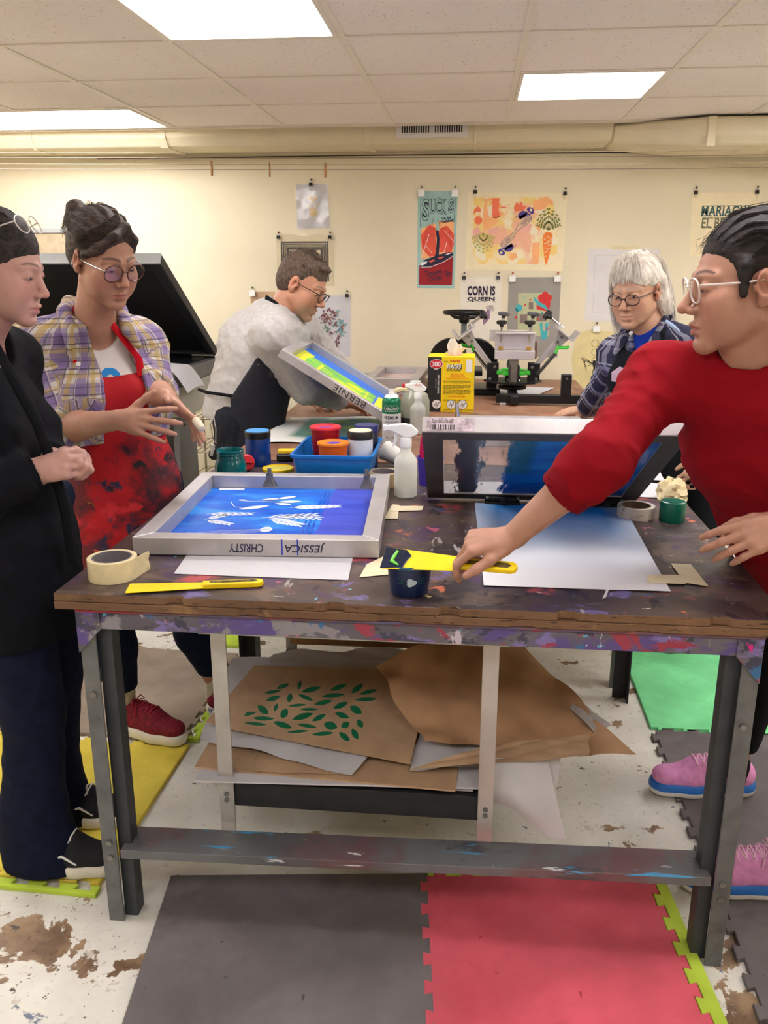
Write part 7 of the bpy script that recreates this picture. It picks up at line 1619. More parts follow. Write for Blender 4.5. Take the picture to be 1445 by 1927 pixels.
text_into(m, 'HEAVY-DUTY  LINT-FREE', .010, Tf @ Matrix.Translation((.012, .195, .0010)), .02, width=.066, height=.006); text_into(m, '100%', .010, Tf @ Matrix.Translation((-.024, .236, .0010)), .0, width=.018, height=.006)
rs = random.Random(4)
for blk, (y0, n_) in enumerate(((.146, 3), (.125, 4), (.103, 5), (.057, 2))):
    for k in range(n_):
        x = -.033
        while x < .09:
            w_ = rs.uniform(.006, .014); x2 = min(x+w_, .094 if k < n_-1 else .06)
            if x2 > x: m.prism([(x, y0-.0048*k), (x2, y0-.0048*k), (x2, y0-.0048*k+.0017), (x, y0-.0048*k+.0017)], .0006, .0010, Tf)
            x = x+w_+.003
for x in (-.065, .004, .058):
    ring(m, Tf, x, .036, .0215, .0016, .0014, 26); stroke(m, Tf, [(x-.012, .026), (x-.003, .040), (x+.004, .030), (x+.013, .046)], .003, .0014); stroke(m, Tf, [(x-.006, .048), (x+.002, .038), (x+.001, .022)], .0022, .0014)
for k in range(3): m.prism([(-.02+.05*k-.012, .0095), (-.02+.05*k+.03, .0095), (-.02+.05*k+.03, .0112), (-.02+.05*k-.012, .0112)], .0006, .001, Tf)
m.build('black_print', INKBLACK, t, smooth=0)
m = M(); text_into(m, 'CLEAN-LINE', .016, Tf @ Matrix.Translation((.018, .238, .0010)), .03, .15, width=.046, height=.011); m.build('red_print', mat('print_red', (206, 40, 20), .5, var=0), t, smooth=0)
m = M(); text_into(m, 'MULTIPLE USES', .012, Tf @ Matrix.Translation((.030, .176, .0010)), .02, width=.056, height=.0065); text_into(m, 'THROUGHOUT THE', .012, Tf @ Matrix.Translation((.030, .1665, .0010)), .02, width=.070, height=.0065); text_into(m, 'HOME, GARAGE OR WORKSITE', .012, Tf @ Matrix.Translation((.030, .157, .0010)), .02, width=.106, height=.0065); text_into(m, 'HUNDREDS OF USES!', .012, Tf @ Matrix.Translation((.030, .0735, .0010)), .03, width=.078, height=.0065); m.build('orange_print', mat('print_orange', (236, 110, 10), .5, var=0), t, smooth=0)
m = M(); Tsd = frame((BW+.0006, 0, 0), (0, 1, 0), (0, 0, 1), (1, 0, 0)); m.prism([(-.08, .09), (.075, .09), (.075, .2), (-.08, .2)], 0, .0003, Tsd); m.build('grey_panel', mat('grey_card', (150, 140, 120), .5, var=.1), t, smooth=0)
m = M(); Ttp = frame((0, 0, BH+.0006), (1, 0, 0), (0, 1, 0), (0, 0, 1)); disc(m, Ttp, .01, -.01, .045, .0002, 28, .03); m.build('dispensing_slot', mat('slot_red', (226, 130, 110), .5), t, smooth=0)
m = M()
def rag(u, v): a = (u-.5)*2; return (.012+a*(.032-.012*v)+.012*v*(1 if a > 0 else -1)*abs(a)+.004*math.sin(v*7+u*6), -.012+.010*math.sin(u*9)+.012*v*math.sin(u*5), BH-.004+v*(.088-.030*abs(a+.25)**1.2+.006*math.sin(u*14)))
m.sheet(22, 14, rag, .0008); m.sheet(16, 10, lambda u, v: (.020+(u-.5)*.04+.03*v*v, .012+.008*math.sin(u*8), BH-.004+v*.05*(1-.3*u)), .0008); m.build('pulled_rag', cloth('white_rag', (232, 226, 218), .03, 10), t, smooth=80)
# ---------------------------------------------------------------- printing press on the far table
GREENP = mat('press_green', (70, 214, 66), .35, .1, var=.04); ALUB = mat('bright_aluminium', (214, 208, 206), .35, .7, var=.05, vs=8); SPRING = mat('spring_steel', (70, 70, 74), .35, .8)
PX, PY = .216, 4.50
t = thing('printing_press', 'four armed screen printing press with green plates and black base on the far table', 'press', (PX, PY, T))
def knob(parent, loc, d, mt=BLACKP, r=.024):
    d = Vector(d).normalized(); a = d.orthogonal().normalized(); b = d.cross(a); F_ = frame(loc, a, b, d); m = M(); n = 40
    rg = lambda k_, z: [(r*k_*(1+.10*math.cos(8*2*PI*i/n))*math.cos(2*PI*i/n), r*k_*(1+.10*math.cos(8*2*PI*i/n))*math.sin(2*PI*i/n), z) for i in range(n)]
    m.loft([rg(.8, -.009), rg(1, -.005), rg(1, .006), rg(.7, .011)], F_); m.build('knob', mt, parent, smooth=30)
    M().tube([F_ @ Vector((0, 0, -.008)), F_ @ Vector((0, 0, -.022))], [.012, .009], 14).build('knob_collar', mt, parent); M().tube([F_ @ Vector((0, 0, -.02)), F_ @ Vector((0, 0, -.098))], .0045, 10).build('knob_screw', CHROME, parent)
# base beam, foot, post
M().span((-.09, -.255, .010), (.47, -.215, .052), Matrix.Translation((0, .02, .0))).build('base_beam', BLACKM, t, bevel=.003)
M().span((-.02, -.28, .010), (.02, .16, .05)).build('base_arm', BLACKM, t, bevel=.003)
for x in (-.07, .40): M().span((x-.002, -.25, 0), (x+.03, -.215, .012)).build('base_foot', ALU, t, bevel=.001)
M().span((.225, -.24, .05), (.275, -.20, .155)).build('stop_post', BLACKM, t, bevel=.004); M().cyl((.25, -.242, .135), (.25, -.198, .135), .006, 10).build('bolt', BOLT, t)
M().lathe([(.070, .052), (.072, .056), (.072, .066), (.045, .070), (.040, .105), (.036, .14), (0, .14)], 36).build('hub', BLACKM, t)
M().lathe([(.150, .088), (.150, .096), (0, .096)], 8).build('turntable', BLACKM, t, smooth=0)
for nm, ang, up in (('arm', -90, 0), ('arm', 0, 52), ('arm', 180, 52), ('arm', 90, 8)):
    a = rad(ang); X = Vector((math.cos(a), math.sin(a), 0)); Y = Vector((-X.y, X.x, 0)); Z = Vector((0, 0, 1))
    fr = frame((0, 0, 0), X, Y, Z)
    for s in (-1, 1):
        br = M().span((.075, s*.022-.004, .085), (.135, s*.022+.004, .185), fr).build('arm_bracket', BLACKM, t, bevel=.006)
        for z_, x_ in ((.105, .118), (.165, .095)): M().cyl(fr @ Vector((x_, s*.027-.002, z_)), fr @ Vector((x_, s*.027+.004, z_)), .008, 12).build('bolt', BOLT, br)
    M().prism([(.055, -.055), (.085, -.055), (.085, .055), (.055, .055)], .128, .147, fr).build('green_plate', GREENP, t, bevel=.003)
    if ang == -90:   # the arm that points at the viewer stands nearly upright
        M().span((.070, -.022, .09), (.092, .022, .235), fr).build('arm_bar', mat('press_steel', (150, 142, 130), .4, .6, var=.1), t, bevel=.002)
        cl = M(); cl.span((.055, -.098, .232), (.105, .098, .245), fr).span((.101, -.098, .212), (.106, .098, .262), fr).span((.055, -.098, .242), (.062, .098, .345), fr).span((.055, -.098, .338), (.106, .098, .346), fr)
        M().span((.060, -.100, .212), (.112, .100, .255), fr).build('clamp_channel', ALUB, t, bevel=.0015); M().span((.056, -.100, .255), (.062, .100, .345), fr).build('clamp_back', ALUB, t, bevel=.001); M().span((.056, -.100, .338), (.112, .100, .346), fr).build('clamp_top', ALUB, t, bevel=.001)
        for s in (-1, 1): knob(t, fr @ Vector((.085, s*.070, .392)), (0, 0, 1)); M().cyl(fr @ Vector((.085, s*.070, .258)), fr @ Vector((.085, s*.070, .272)), .012, 12).build('clamp_nut', mat('brass', (206, 160, 80), .35, .8), t)
    elif ang == 90:
        M().span((.070, -.022, .09), (.092, .022, .30), fr).build('arm_bar', STEEL, t, bevel=.002)
        M().span((.05, -.085, .29), (.10, .125, .345), fr).build('clamp_channel', ALUB, t, bevel=.0015); M().span((.04, -.12, .20), (.05, -.06, .29), fr).build('backing_plate', mat('rust_plate', (140, 104, 92), .5, .3), t, bevel=.001)
        for y_ in (.055, -.095): knob(t, fr @ Vector((.075, y_, .425)), (.1, .1, 1), mat('grey_knob', (82, 82, 88), .35), .028)
    else:
        e = rad(up); d = X*math.cos(e)+Z*math.sin(e); nrm_ = -X*math.sin(e)+Z*math.cos(e); o = fr @ Vector((.10, 0, .150)); f2 = frame(o, d, Y, nrm_)
        M().span((0, -.018, -.012), (.21, .018, .012), f2).build('arm_bar', ALU, t, bevel=.002)
        M().prism([(.17, -.030), (.235, -.04), (.235, .03), (.19, .018)], -.022, .022, f2 @ Matrix.Rotation(PI/2, 4, 'X')).build('arm_head', ALU, t, bevel=.002)
        for q in (.185, .215): M().cyl(f2 @ Vector((q, -.024, -.004)), f2 @ Vector((q, .024, -.004)), .008, 12).build('bolt', BOLT, t)
        M().span((.225, -.09, .02), (.233, .09, .115), f2).build('clamp_back', ALU, t, bevel=.001) if False else None
        M().span((.232, -.085, -.055), (.240, .085, .050), f2).build('clamp_back', ALU, t, bevel=.001); M().span((.240, -.085, -.055), (.288, .085, -.047), f2).build('clamp_lip', ALU, t, bevel=.001); M().span((.240, -.085, .042), (.262, .085, .050), f2).build('clamp_top', ALU, t, bevel=.001)
        for s in (-1, 1): knob(t, f2 @ Vector((.255, s*.05, .122)), nrm_, BLACKP, .023)
        m = M(); A0 = fr @ Vector((.115, -.045, .125)); A1 = f2 @ Vector((.135, -.045, -.030)); N = 160; ax = (A1-A0); u = ax.normalized().orthogonal().normalized(); v = ax.normalized().cross(u)
        m.tube([A0+ax*(k/N)+(u*math.cos(k*2*PI/8)+v*math.sin(k*2*PI/8))*.0095 for k in range(N+1)], .0022, 5); m.build('spring', SPRING, t)
        M().tube([A1, f2 @ Vector((.165, -.045, -.02)), f2 @ Vector((.19, -.045, -.055)), f2 @ Vector((.205, -.045, -.06))], [.007, .009, .009, .007], 8).build('green_lever', GREENP, t)
sheet_obj('paper_sheet', 'white paper lying under the printing press', 'paper', [(-.02, 4.62, T+.002), (.34, 4.58, T+.002), (.47, 4.90, T+.004), (.10, 4.98, T+.002)], WHITEP2, .002, 'white paper sheets', seed=11)
# cast iron book press with a hand wheel
t = thing('book_press', 'black iron book press with an arched frame and hand wheel behind the rag box', 'press', (-.045, 4.72, T)); IRON = mat('black_iron', (20, 21, 23), .38, .4, var=.12)
def arch(w, h, r): 
    out = [(-w, 0)]
    for k in range(13): a = PI-PI/2*k/12; out.append((-w+r+r*math.cos(a), h-r+r*math.sin(a)))
    for k in range(13): a = PI/2-PI/2*k/12; out.append((w-r+r*math.cos(a), h-r+r*math.sin(a)))
    return out+[(w, 0)]
o_ = arch(.185, .290, .12); i_ = arch(.130, .240, .10)
rings = [[(x, -.03, z) for x, z in o_], [(x, -.03, z) for x, z in i_], [(x, .03, z) for x, z in i_], [(x, .03, z) for x, z in o_]]
m = M(); n = len(o_); vs = [p for r_ in rings for p in r_]; fs = []
for j in range(4):
    for k in range(n-1): a_, b_ = j*n+k, ((j+1) % 4)*n+k; fs.append((a_, a_+1, b_+1, b_))
fs += [(0, n, 2*n, 3*n), (n-1, 4*n-1, 3*n-1, 2*n-1)]
m.add(vs, fs).build('arch_frame', IRON, t, bevel=.004); M().span((-.20, -.14, 0), (.20, .14, .035)).build('base', IRON, t, bevel=.006); M().span((-.105, -.12, .10), (.105, .12, .13)).build('platen', IRON, t, bevel=.005); M().cyl((0, 0, .13), (0, 0, .42), .016, 16).build('screw', STEEL, t)
M().tube([(.105*math.cos(2*PI*k/40), .105*math.sin(2*PI*k/40), .425) for k in range(40)], .011, 10, closed=True).build('wheel_rim', IRON, t)
for k in range(3): a = 2*PI*k/3+.5; M().tube([(0, 0, .395), (.06*math.cos(a), .06*math.sin(a), .398), (.100*math.cos(a), .100*math.sin(a), .422)], [.012, .009, .008], 8).build('wheel_spoke', IRON, t)
M().lathe([(.024, .37), (.028, .38), (.028, .41), (.018, .42), (0, .42)], 20).build('wheel_hub', IRON, t)
# ---------------------------------------------------------------- exposure unit, shelving, board
t = thing('exposure_unit', 'grey screen exposure unit with its black lid raised, left of the back wall', 'exposure unit', (-1.86, 4.12, 0)); L0 = Vector(t.location)
def put(o): o.matrix_parent_inverse = Matrix.Translation(-L0); return o
GB = mat('putty_enamel', (176, 174, 162), .5, var=.03, vs=5); GD = mat('dark_grey_enamel', (104, 104, 104), .5, var=.06, vs=6); LIDM = mat('black_blanket', (15, 16, 20), .75, var=.15, vs=8, bump=.2, bs=30); LF = mat('black_lid_frame', (34, 36, 40), .45, .2, var=.08)
x0, x1, y0, y1 = -2.37, -1.36, 3.70, 4.58
put(M().prism([(y0-.02, .955), (y1, .955), (y1, .80), (y0+.25, .80), (y0-.02, .90)], x0, x1, Matrix(((0, 0, 1, 0), (1, 0, 0, 0), (0, 1, 0, 0), (0, 0, 0, 1)))).build('cabinet', GB, t, smooth=0, bevel=.006))
put(M().span((x0, y0, .957), (x1, y1, 1.03)).build('upper_tray', GD, t, smooth=0, bevel=.006)); put(M().span((x0+.04, y0+.04, 1.03), (x1-.04, y1-.04, 1.036)).build('glass_bed', mat('dark_bed', (26, 28, 34), .25, var=.05), t, smooth=0))
put(M().prism([(3.86, 0), (4.20, 0), (4.16, .84), (3.93, .84)], x1-.05, x1-.02, Matrix(((0, 0, 1, 0), (1, 0, 0, 0), (0, 1, 0, 0), (0, 0, 0, 1)))).build('stand_panel', GD, t, smooth=0, bevel=.003))
put(M().span((x0+.05, 3.90, 0), (x0+.08, 4.18, .84)).build('stand_panel', GD, t, smooth=0, bevel=.003))
put(M().span((x0+.08, 3.98, .06), (x1-.05, 4.0, .80)).build('stand_back', mat('charcoal_enamel', (70, 70, 70), .5, var=.05), t, smooth=0))
put(M().span((-1.62, 3.905, .58), (-1.45, 3.975, .66)).build('control_box', BLACKP, t, bevel=.003)); put(M().span((-1.62, 3.905, .36), (-1.45, 3.975, .44)).build('control_box', BLACKP, t, bevel=.003))
for z in (.76, .80): put(M().cyl((x1-.021, 4.0, z), (x1-.016, 4.0, z), .007, 10).build('bolt', STEELD, t)); put(M().cyl((x1-.021, 4.11, z), (x1-.016, 4.11, z), .007, 10).build('bolt', STEELD, t))
lid_o = Vector((0, 4.555, 1.05)); d = Vector((0, -.775, .484)).normalized(); nn = Vector((0, -.484, -.775)).normalized(); fl = frame(lid_o, (1, 0, 0), d, nn); LL = .914
m = M()
for a_, b_ in (((x0, 0, -.02), (x0+.055, LL, .028)), ((x1-.055, 0, -.02), (x1, LL, .028)), ((x0+.055, 0, -.02), (x1-.055, .055, .028)), ((x0+.055, LL-.055, -.02), (x1-.055, LL, .028))): put(M().span(a_, b_, fl).build('lid_frame', LF, t, smooth=0, bevel=.004))
put(M().span((x0+.03, .03, -.016), (x1-.03, LL-.03, .010), fl).build('lid_blanket', LIDM, t, smooth=0)); put(M().span((x0, LL, -.022), (x1, LL+.012, .03), fl).build('lid_edge', mat('pale_edge', (170, 174, 176), .4, .4, var=.05), t, smooth=0, bevel=.003))
put(M().cyl((x0+.03, 4.53, 1.055), (x1-.10, 4.53, 1.055), .011, 12).build('hinge_rod', mat('pale_rod', (206, 200, 184), .4, .3, var=.05), t)); put(M().span((x1-.13, 4.50, 1.040), (x1-.01, 4.56, 1.068)).build('hinge_plate', BOLT, t, bevel=.003))
put(M().loft([rr(.020, .035, -.065, .018), rr(.024, .04, -.04, .02), rr(.024, .04, .04, .02), rr(.018, .03, .068, .015)], TR((-1.335, 4.66, 1.135), (rad(-6), rad(5), 0))).build('counterweight', BLACKP, t, smooth=60)); put(M().tube([(-1.335, 4.65, 1.07), (-1.345, 4.60, 1.045)], .010, 10).build('counterweight_arm', CHROME, t))
o = M().sheet(12, 10, lambda u, v: (-1.50+u*.20, 3.86+v*.26-.02*u, 1.045+.012*math.sin(3*v)-max(0, u-.62)**1.3*.34-.01*u), .0006).build('paper_sheet', WHITEP2, smooth=80); tag(o, 'white paper hanging over the corner of the exposure unit tray', 'paper', 'white paper sheets')
t = thing('cork_board', 'beige board with a pale metal edge leaning behind the raised black lid', 'board', (-2.95, 5.32, 0)); M().span((-.25, -.012, .9), (.44, .012, 1.70)).build('board', mat('beige_board', (176, 158, 132), .8, var=.08, vs=20), t, bevel=.002); M().span((-.25, -.018, 1.70), (.44, .014, 1.73)).build('board_edge', mat('pale_edge', (170, 174, 176), .4, .4), t, bevel=.002)
M().span((-.25, -.012, 0), (-.21, .012, .9)).build('board_leg', ALUP, t); M().span((.40, -.012, 0), (.44, .012, .9)).build('board_leg', ALUP, t)
t = thing('wire_shelf', 'cream wire shelving behind the exposure unit beside the grey sweatshirt', 'shelf', (-1.46, 5.05, 0)); WR = mat('cream_wire', (150, 142, 120), .5, .3, var=.06)
for x in (-.24, .19):
    for y in (-.2, .24): M().cyl((x, y, 0), (x, y, .84), .008, 8).build('shelf_post', WR, t)
for z in (.25, .44, .64, .80):
    m = M()
    for y in (-.2, .24): m.cyl((-.24, y, z), (.19, y, z), .005, 6)
    for k in range(12): m.cyl((-.24+.039*k, -.2, z), (-.24+.039*k, .24, z), .003, 5)
    m.build('wire_rack', WR, t)
t = thing('cardboard_box', 'brown cardboard box at the bottom of the wire shelf', 'box', (-1.49, 5.03, 0)); M().span((-.19, -.17, 0), (.19, .17, .24)).build('box_wall', KRAFT, t, bevel=.003); M().span((-.19, -.004, .24), (.19, .004, .2405)).build('box_seam', MASK, t)
# ---------------------------------------------------------------- under the near table: paper pile on the hung shelf
SZ = .3115
def flat_sheet(name, label, cat, pts, z, mt, th=.0012, group=None):
    o = M().prism(pts, z, z+th).build(name, mt, smooth=0); return tag(o, label, cat, group)
rs = random.Random(12); zz = SZ
for k in range(7):
    a = rad(rs.uniform(-4, 4)); cx, cy = -.30+rs.uniform(-.035, .035), 2.08+rs.uniform(-.05, .02); w_, h_ = .32+rs.uniform(-.02, .02), .30+rs.uniform(-.015, .015)
    pts = [(cx+x*math.cos(a)-y*math.sin(a), cy+x*math.sin(a)+y*math.cos(a)) for x, y in ((-w_, -h_), (w_, -h_), (w_, h_), (-w_, h_))]
    flat_sheet('kraft_sheet' if k % 3 < 2 else 'paper_sheet', 'flat sheet in the lower stack of papers on the hung shelf', 'paper', pts, zz, KRAFT if k % 3 < 2 else WHITEP2, .004, 'flat sheets stacked on the hung shelf'); zz += .0047
def bil(c, u, v): a, b, d, e = c; return a.lerp(b, u).lerp(e.lerp(d, u), v)
def warp_sheet(name, label, cat, c, mt, amp, seed, lift=None, nu=26, nv=22, group=None):
    c = [Vector(q) for q in c]; rs = random.Random(seed); ph = [rs.uniform(0, 6) for _ in range(8)]
    def fn(u, v):
        p = bil(c, u, v); n = abs(math.sin(4.1*u+2.3*v+ph[0]))+.6*abs(math.sin(6.5*u-5*v+ph[1]))+.4*abs(math.sin(11*u+9*v+ph[2])); p.z += amp*(n-.6)
        p.x += amp*.4*math.sin(9*v+ph[3])*(1 if u > .5 else -1)*abs(u-.5)*2; p.y += amp*.4*math.sin(8*u+ph[4])
        if lift: p = p+Vector(lift(u, v))
        p.z = max(p.z, zz+.001); return p
    return tag(M().sheet(nu, nv, fn, .0007).build(name, mt, smooth=50), label, cat, group)
zt = zz+.004
A4 = [atz(378, 1392, zt+.01), atz(660, 1462, zt), atz(840, 1250, zt+.04), atz(440, 1240, zt+.03)]
warp_sheet('paper_sheet', 'rumpled white paper under the leaf print, curling out at the left', 'paper', A4, WHITEP2, .008, 2, group='white paper sheets')
warp_sheet('paper_sheet', 'torn white paper edge at the back of the pile under the table', 'paper', [atz(500, 1262, zt+.03), atz(830, 1262, zt+.03), atz(735, 1222, zt+.05), atz(515, 1232, zt+.05)], WHITEP2, .010, 6, group='white paper sheets')
warp_sheet('paper_sheet', 'white paper between the leaf print and the big crumpled brown sheet', 'paper', [atz(770, 1452, zt), atz(960, 1440, zt), atz(940, 1330, zt+.02), atz(800, 1340, zt+.02)], WHITEP2, .006, 9, group='white paper sheets')
flat_sheet('cardboard_sheet', 'dark brown board standing at the back of the pile under the table', 'board', [(-.55, 2.46), (-.02, 2.47), (-.02, 2.475), (-.55, 2.465)], zz, KRAFTD, .15)
zl = zt+.032
pl_c = [atz(478, 1253, zl+.03), atz(813, 1260, zl+.03), atz(772, 1438, zl), atz(388, 1364, zl)]
a, b, c, d = pl_c; N_ = (b-a).cross(d-a).normalized(); N_ = N_ if N_.z > 0 else -N_
r_ = ray(772, 1438); o0 = Vector((0, 0, CAMZ)); c = o0+r_*((a-o0).dot(N_)/r_.dot(N_))
m = M(); m.sheet(12, 10, lambda u, v: Vector(a).lerp(b, u).lerp(Vector(d).lerp(c, u), v)+N_*(.010*max(0, .12-u)*8*v), .0014); m.mat(1)
LV = [(498,382,20,38,9),(588,376,75,26,8),(652,400,14,56,11),(443,412,8,46,7),(535,445,75,26,12),(622,443,-22,44,9),(446,448,18,42,10),(800,388,20,50,10),(902,394,38,40,12),(962,413,14,52,9),(770,432,6,62,10),(950,453,2,62,8),(718,470,12,52,10),(576,485,5,50,6),(640,507,0,54,6),(812,486,22,44,12),(895,510,-30,38,16),(390,510,-38,38,15),(460,497,68,24,8),(505,530,55,30,16),(306,532,10,46,8),(392,557,-2,60,9),(606,546,16,60,13),(694,553,26,42,11),(820,540,-20,42,12),(350,586,-5,62,7),(497,592,-18,54,13),(630,597,-10,54,8),(757,596,-15,38,19),(838,592,30,26,15),(917,585,-60,26,13),(580,628,4,62,6),(715,640,5,60,9),(832,656,-40,38,13),(890,642,-60,34,13)]
for x, y, an, L_, W_ in LV:
    pts = []
    for k in range(14):
        tt = k/14*2; s_ = 1 if tt < 1 else -1; q = tt if tt < 1 else 2-tt; u_, v_ = (q-.5)*2*L_, s_*W_*1.25*math.sin(PI*q)**.8; ca, sa = math.cos(rad(an)), math.sin(rad(an))
        px_, py_ = 360+(x+u_*ca-v_*sa*-1)/2.89, 1160+(y-u_*sa+v_*ca)/2.89
        r_ = ray(px_, py_); o0 = Vector((0, 0, CAMZ)); tt2 = (a-o0).dot(N_)/r_.dot(N_); P_ = o0+r_*tt2; pts.append(P_+N_*.0013)
    m.add(pts, [tuple(range(14))])
o = m.build('leaf_print', [KRAFT, GREENINK], smooth=60); tag(o, 'brown kraft sheet printed with dark green leaves on the paper pile under the table', 'print')
big = [atz(705, 1262, zl+.10), atz(985, 1215, zl+.05), atz(1195, 1432, zl-.05), atz(800, 1405, zl-.005)]
warp_sheet('kraft_sheet', 'large crumpled brown kraft paper draped over the right of the pile', 'paper', big, KRAFTD, .020, 3, lambda u, v: (0, 0, .05*math.sin(PI*u)*(1-v)))
warp_sheet('kraft_strip', 'folded brown kraft strip across the front right of the paper pile', 'paper', [atz(770, 1450, zl-.01), atz(1108, 1424, zl+.0), atz(1108, 1382, zl+.012), atz(900, 1408, zl+.012)], KRAFT, .004, 5)
warp_sheet('kraft_sheet', 'torn kraft piece under the pile, poking out at the front left', 'paper', [atz(474, 1452, zz+.002), atz(650, 1458, zz+.002), atz(660, 1425, zz+.002), atz(486, 1418, zz+.004)], KRAFT, .001, 7)
warp_sheet('plastic_sheet', 'crinkled translucent plastic along the back edge of the crumpled kraft paper', 'plastic', [atz(985, 1252, zl+.02), atz(1120, 1382, zl-.01), atz(1150, 1370, zl-.02), atz(992, 1238, zl+.02)], mat('milky_plastic', (214, 208, 206), .35, var=.05, transl=.4), .006, 8)
hp = [Vector(at(905, 1432, 1.78)), Vector(at(1030, 1425, 1.85)), Vector(at(1062, 1560, 1.80)), Vector(at(925, 1515, 1.76))]
def hang(u, v): p = bil(hp, u, v); p.y += -.02*math.sin(PI*v)+.012*math.sin(5*u+1)-.03*v*u; p.z += .010*math.sin(6*u)*v; return p
tag(M().sheet(18, 18, hang, .0007).build('paper_sheet', WHITEP2, smooth=60), 'white paper hanging down off the right front corner of the shelf', 'paper', 'white paper sheets')
hp2 = [Vector(at(985, 1432, 1.84)), Vector(at(1055, 1425, 1.86)), Vector(at(1048, 1478, 1.83)), Vector(at(1025, 1470, 1.83))]
tag(M().sheet(8, 8, lambda u, v: bil(hp2, u, v), .0007).build('paper_sheet', WHITEP2, smooth=60), 'small white paper corner sticking out beside the folded kraft strip', 'paper', 'white paper sheets')
# ---------------------------------------------------------------- prints pinned to the back wall
TW = frame((0, YW-.0003, 0), (1, 0, 0), (0, 0, 1), (0, -1, 0))          # local x = X, y = Z, z = out of the wall
def wp(px, py): p = at(px, py, YW-.003); return (p.x, p.z)
def cropper(x0, y0, s): return lambda *q: [wp(x0+q[i]/s, y0+q[i+1]/s) for i in range(0, len(q), 2)]
CLIPW = mat('clip_wire', (190, 186, 180), .3, .8)
def clip(px, py, label, pin=(70, 40, 60), white=False):
    x, z = wp(px, py); t = thing('binder_clip', label, 'clip', (x, YW-.008, z), group='binder clips on the wall prints')
    M().loft([[(-.011, -.008, -.010), (.011, -.008, -.010), (.011, .006, -.010), (-.011, .006, -.010)], [(-.010, -.002, .010), (.010, -.002, .010), (.010, .002, .010), (-.010, .002, .010)]]).build('clip_body', BLACKP, t, smooth=0, bevel=.001)
    M().tube([(-.004, -.003, -.008), (-.006, -.010, -.028), (0, -.011, -.034), (.006, -.010, -.028), (.004, -.003, -.008)], .0008, 5).build('clip_handle', CLIPW, t)
    M().lathe([(0, -.007), (.0055, -.006), (.006, 0), (.0035, .004), (.003, .010), (0, .010)], 12, TR((.002, -.003, .026), (PI/2, 0, 0)), cap=False).build('push_pin', mat('pin_%d' % pin[0], pin, .3, var=0), t)
    if white: M().span((-.019, -.0095, -.026), (.019, -.0085, .010)).build('card_pad', WHITEPL, t)
def sheet_wall(m, pts, z0=0, th=.001): m.prism(pts, z0, z0+th, TW)
INKS = {k: mat('ink_'+k, v, .7, var=.03) for k, v in dict(cream=(236, 222, 186), gold=(226, 190, 120), orange=(242, 132, 56), peach=(246, 178, 122), coral=(240, 120, 84), pink=(236, 176, 160), yellow=(240, 212, 130), olive=(112, 122, 66), lightolive=(178, 178, 96), violet=(84, 66, 140), lilac=(150, 120, 150), teal=(70, 170, 178), seafoam=(158, 194, 188), red=(192, 42, 42), darkred=(150, 24, 34), navy=(36, 34, 62), salmon=(228, 90, 68), white=(232, 232, 236), grey=(150, 146, 140), greygreen=(184, 188, 150), slate=(62, 96, 98), taupe=(128, 112, 104), flower=(206, 48, 48)).items()}
def art(name, label, paper, layers, mats, cat='print', th=.0012):
    o = layers.build(name, mats, smooth=0); return tag(o, label, cat)
I = INKS
# 1 pineapple print in a plastic sleeve
c = cropper(400, 320, 4.014); t = thing('sleeved_print', 'small gold pineapple print in a clear plastic sleeve under the pegs', 'print', tuple(at(588, 388, YW-.004)))
L0 = Vector(t.location); m = M(); sheet_wall(m, c(630, 108, 866, 106, 884, 436, 640, 444)); m.mat(1)
P = lambda m_, z, *q: poly(m_, TW, c(*q), z)
for k, (x, y, w_) in enumerate(((735, 208, 26), (775, 210, 24), (755, 226, 26))): (lambda p: disc(m, TW, p[0], p[1], w_/4.014*.0027, .0016, 14, w_/4.014*.0019))(c(x, y)[0])
for k in range(6): q = c(722+13*k, 285, 716+14*k+(k-2)*3, 252); stroke(m, TW, q, .004, .0016)
p = c(758, 318)[0]; disc(m, TW, p[0], p[1], .024, .0016, 22, .026); m.mat(2); ring(m, TW, p[0], p[1], .011, .0012, .0020, 16); stroke(m, TW, c(700, 395, 838, 385), .001, .0016); stroke(m, TW, c(672, 150, 690, 392), .001, .0016)
o = m.build('print_sheet', [WHITEP2, I['gold'], I['cream']], t, smooth=0); o.matrix_parent_inverse = Matrix.Translation(-L0)
SLV = NT('clear_sleeve'); g_ = SLV.new('ShaderNodeBsdfGlossy'); g_.inputs['Roughness'].default_value = .12; tr_ = SLV.new('ShaderNodeBsdfTransparent'); mx_ = SLV.new('ShaderNodeMixShader'); mx_.inputs[0].default_value = .10; SLV.link(tr_.outputs[0], mx_.inputs[1]); SLV.link(g_.outputs[0], mx_.inputs[2]); SLV.link(mx_.outputs[0], SLV.out.inputs[0]); SLV = SLV.m
def sleeve(t, q, seed):
    rs = random.Random(seed); a, b, c_, d = [Vector((x, YW-.0062, z)) for x, z in q]; o = M().sheet(10, 12, lambda u, v: a.lerp(b, u).lerp(d.lerp(c_, u), v)+Vector((0, -.002*abs(math.sin(5*u+3*v+seed))-.0015*rs.random(), 0)), .0002).build('plastic_sleeve', SLV, t, smooth=80); o.matrix_parent_inverse = Matrix.Translation(-Vector(t.location))
sleeve(t, c(626, 104, 868, 102, 888, 438, 638, 447), 1); clip(585, 347, 'binder clip at the top of the pineapple print')
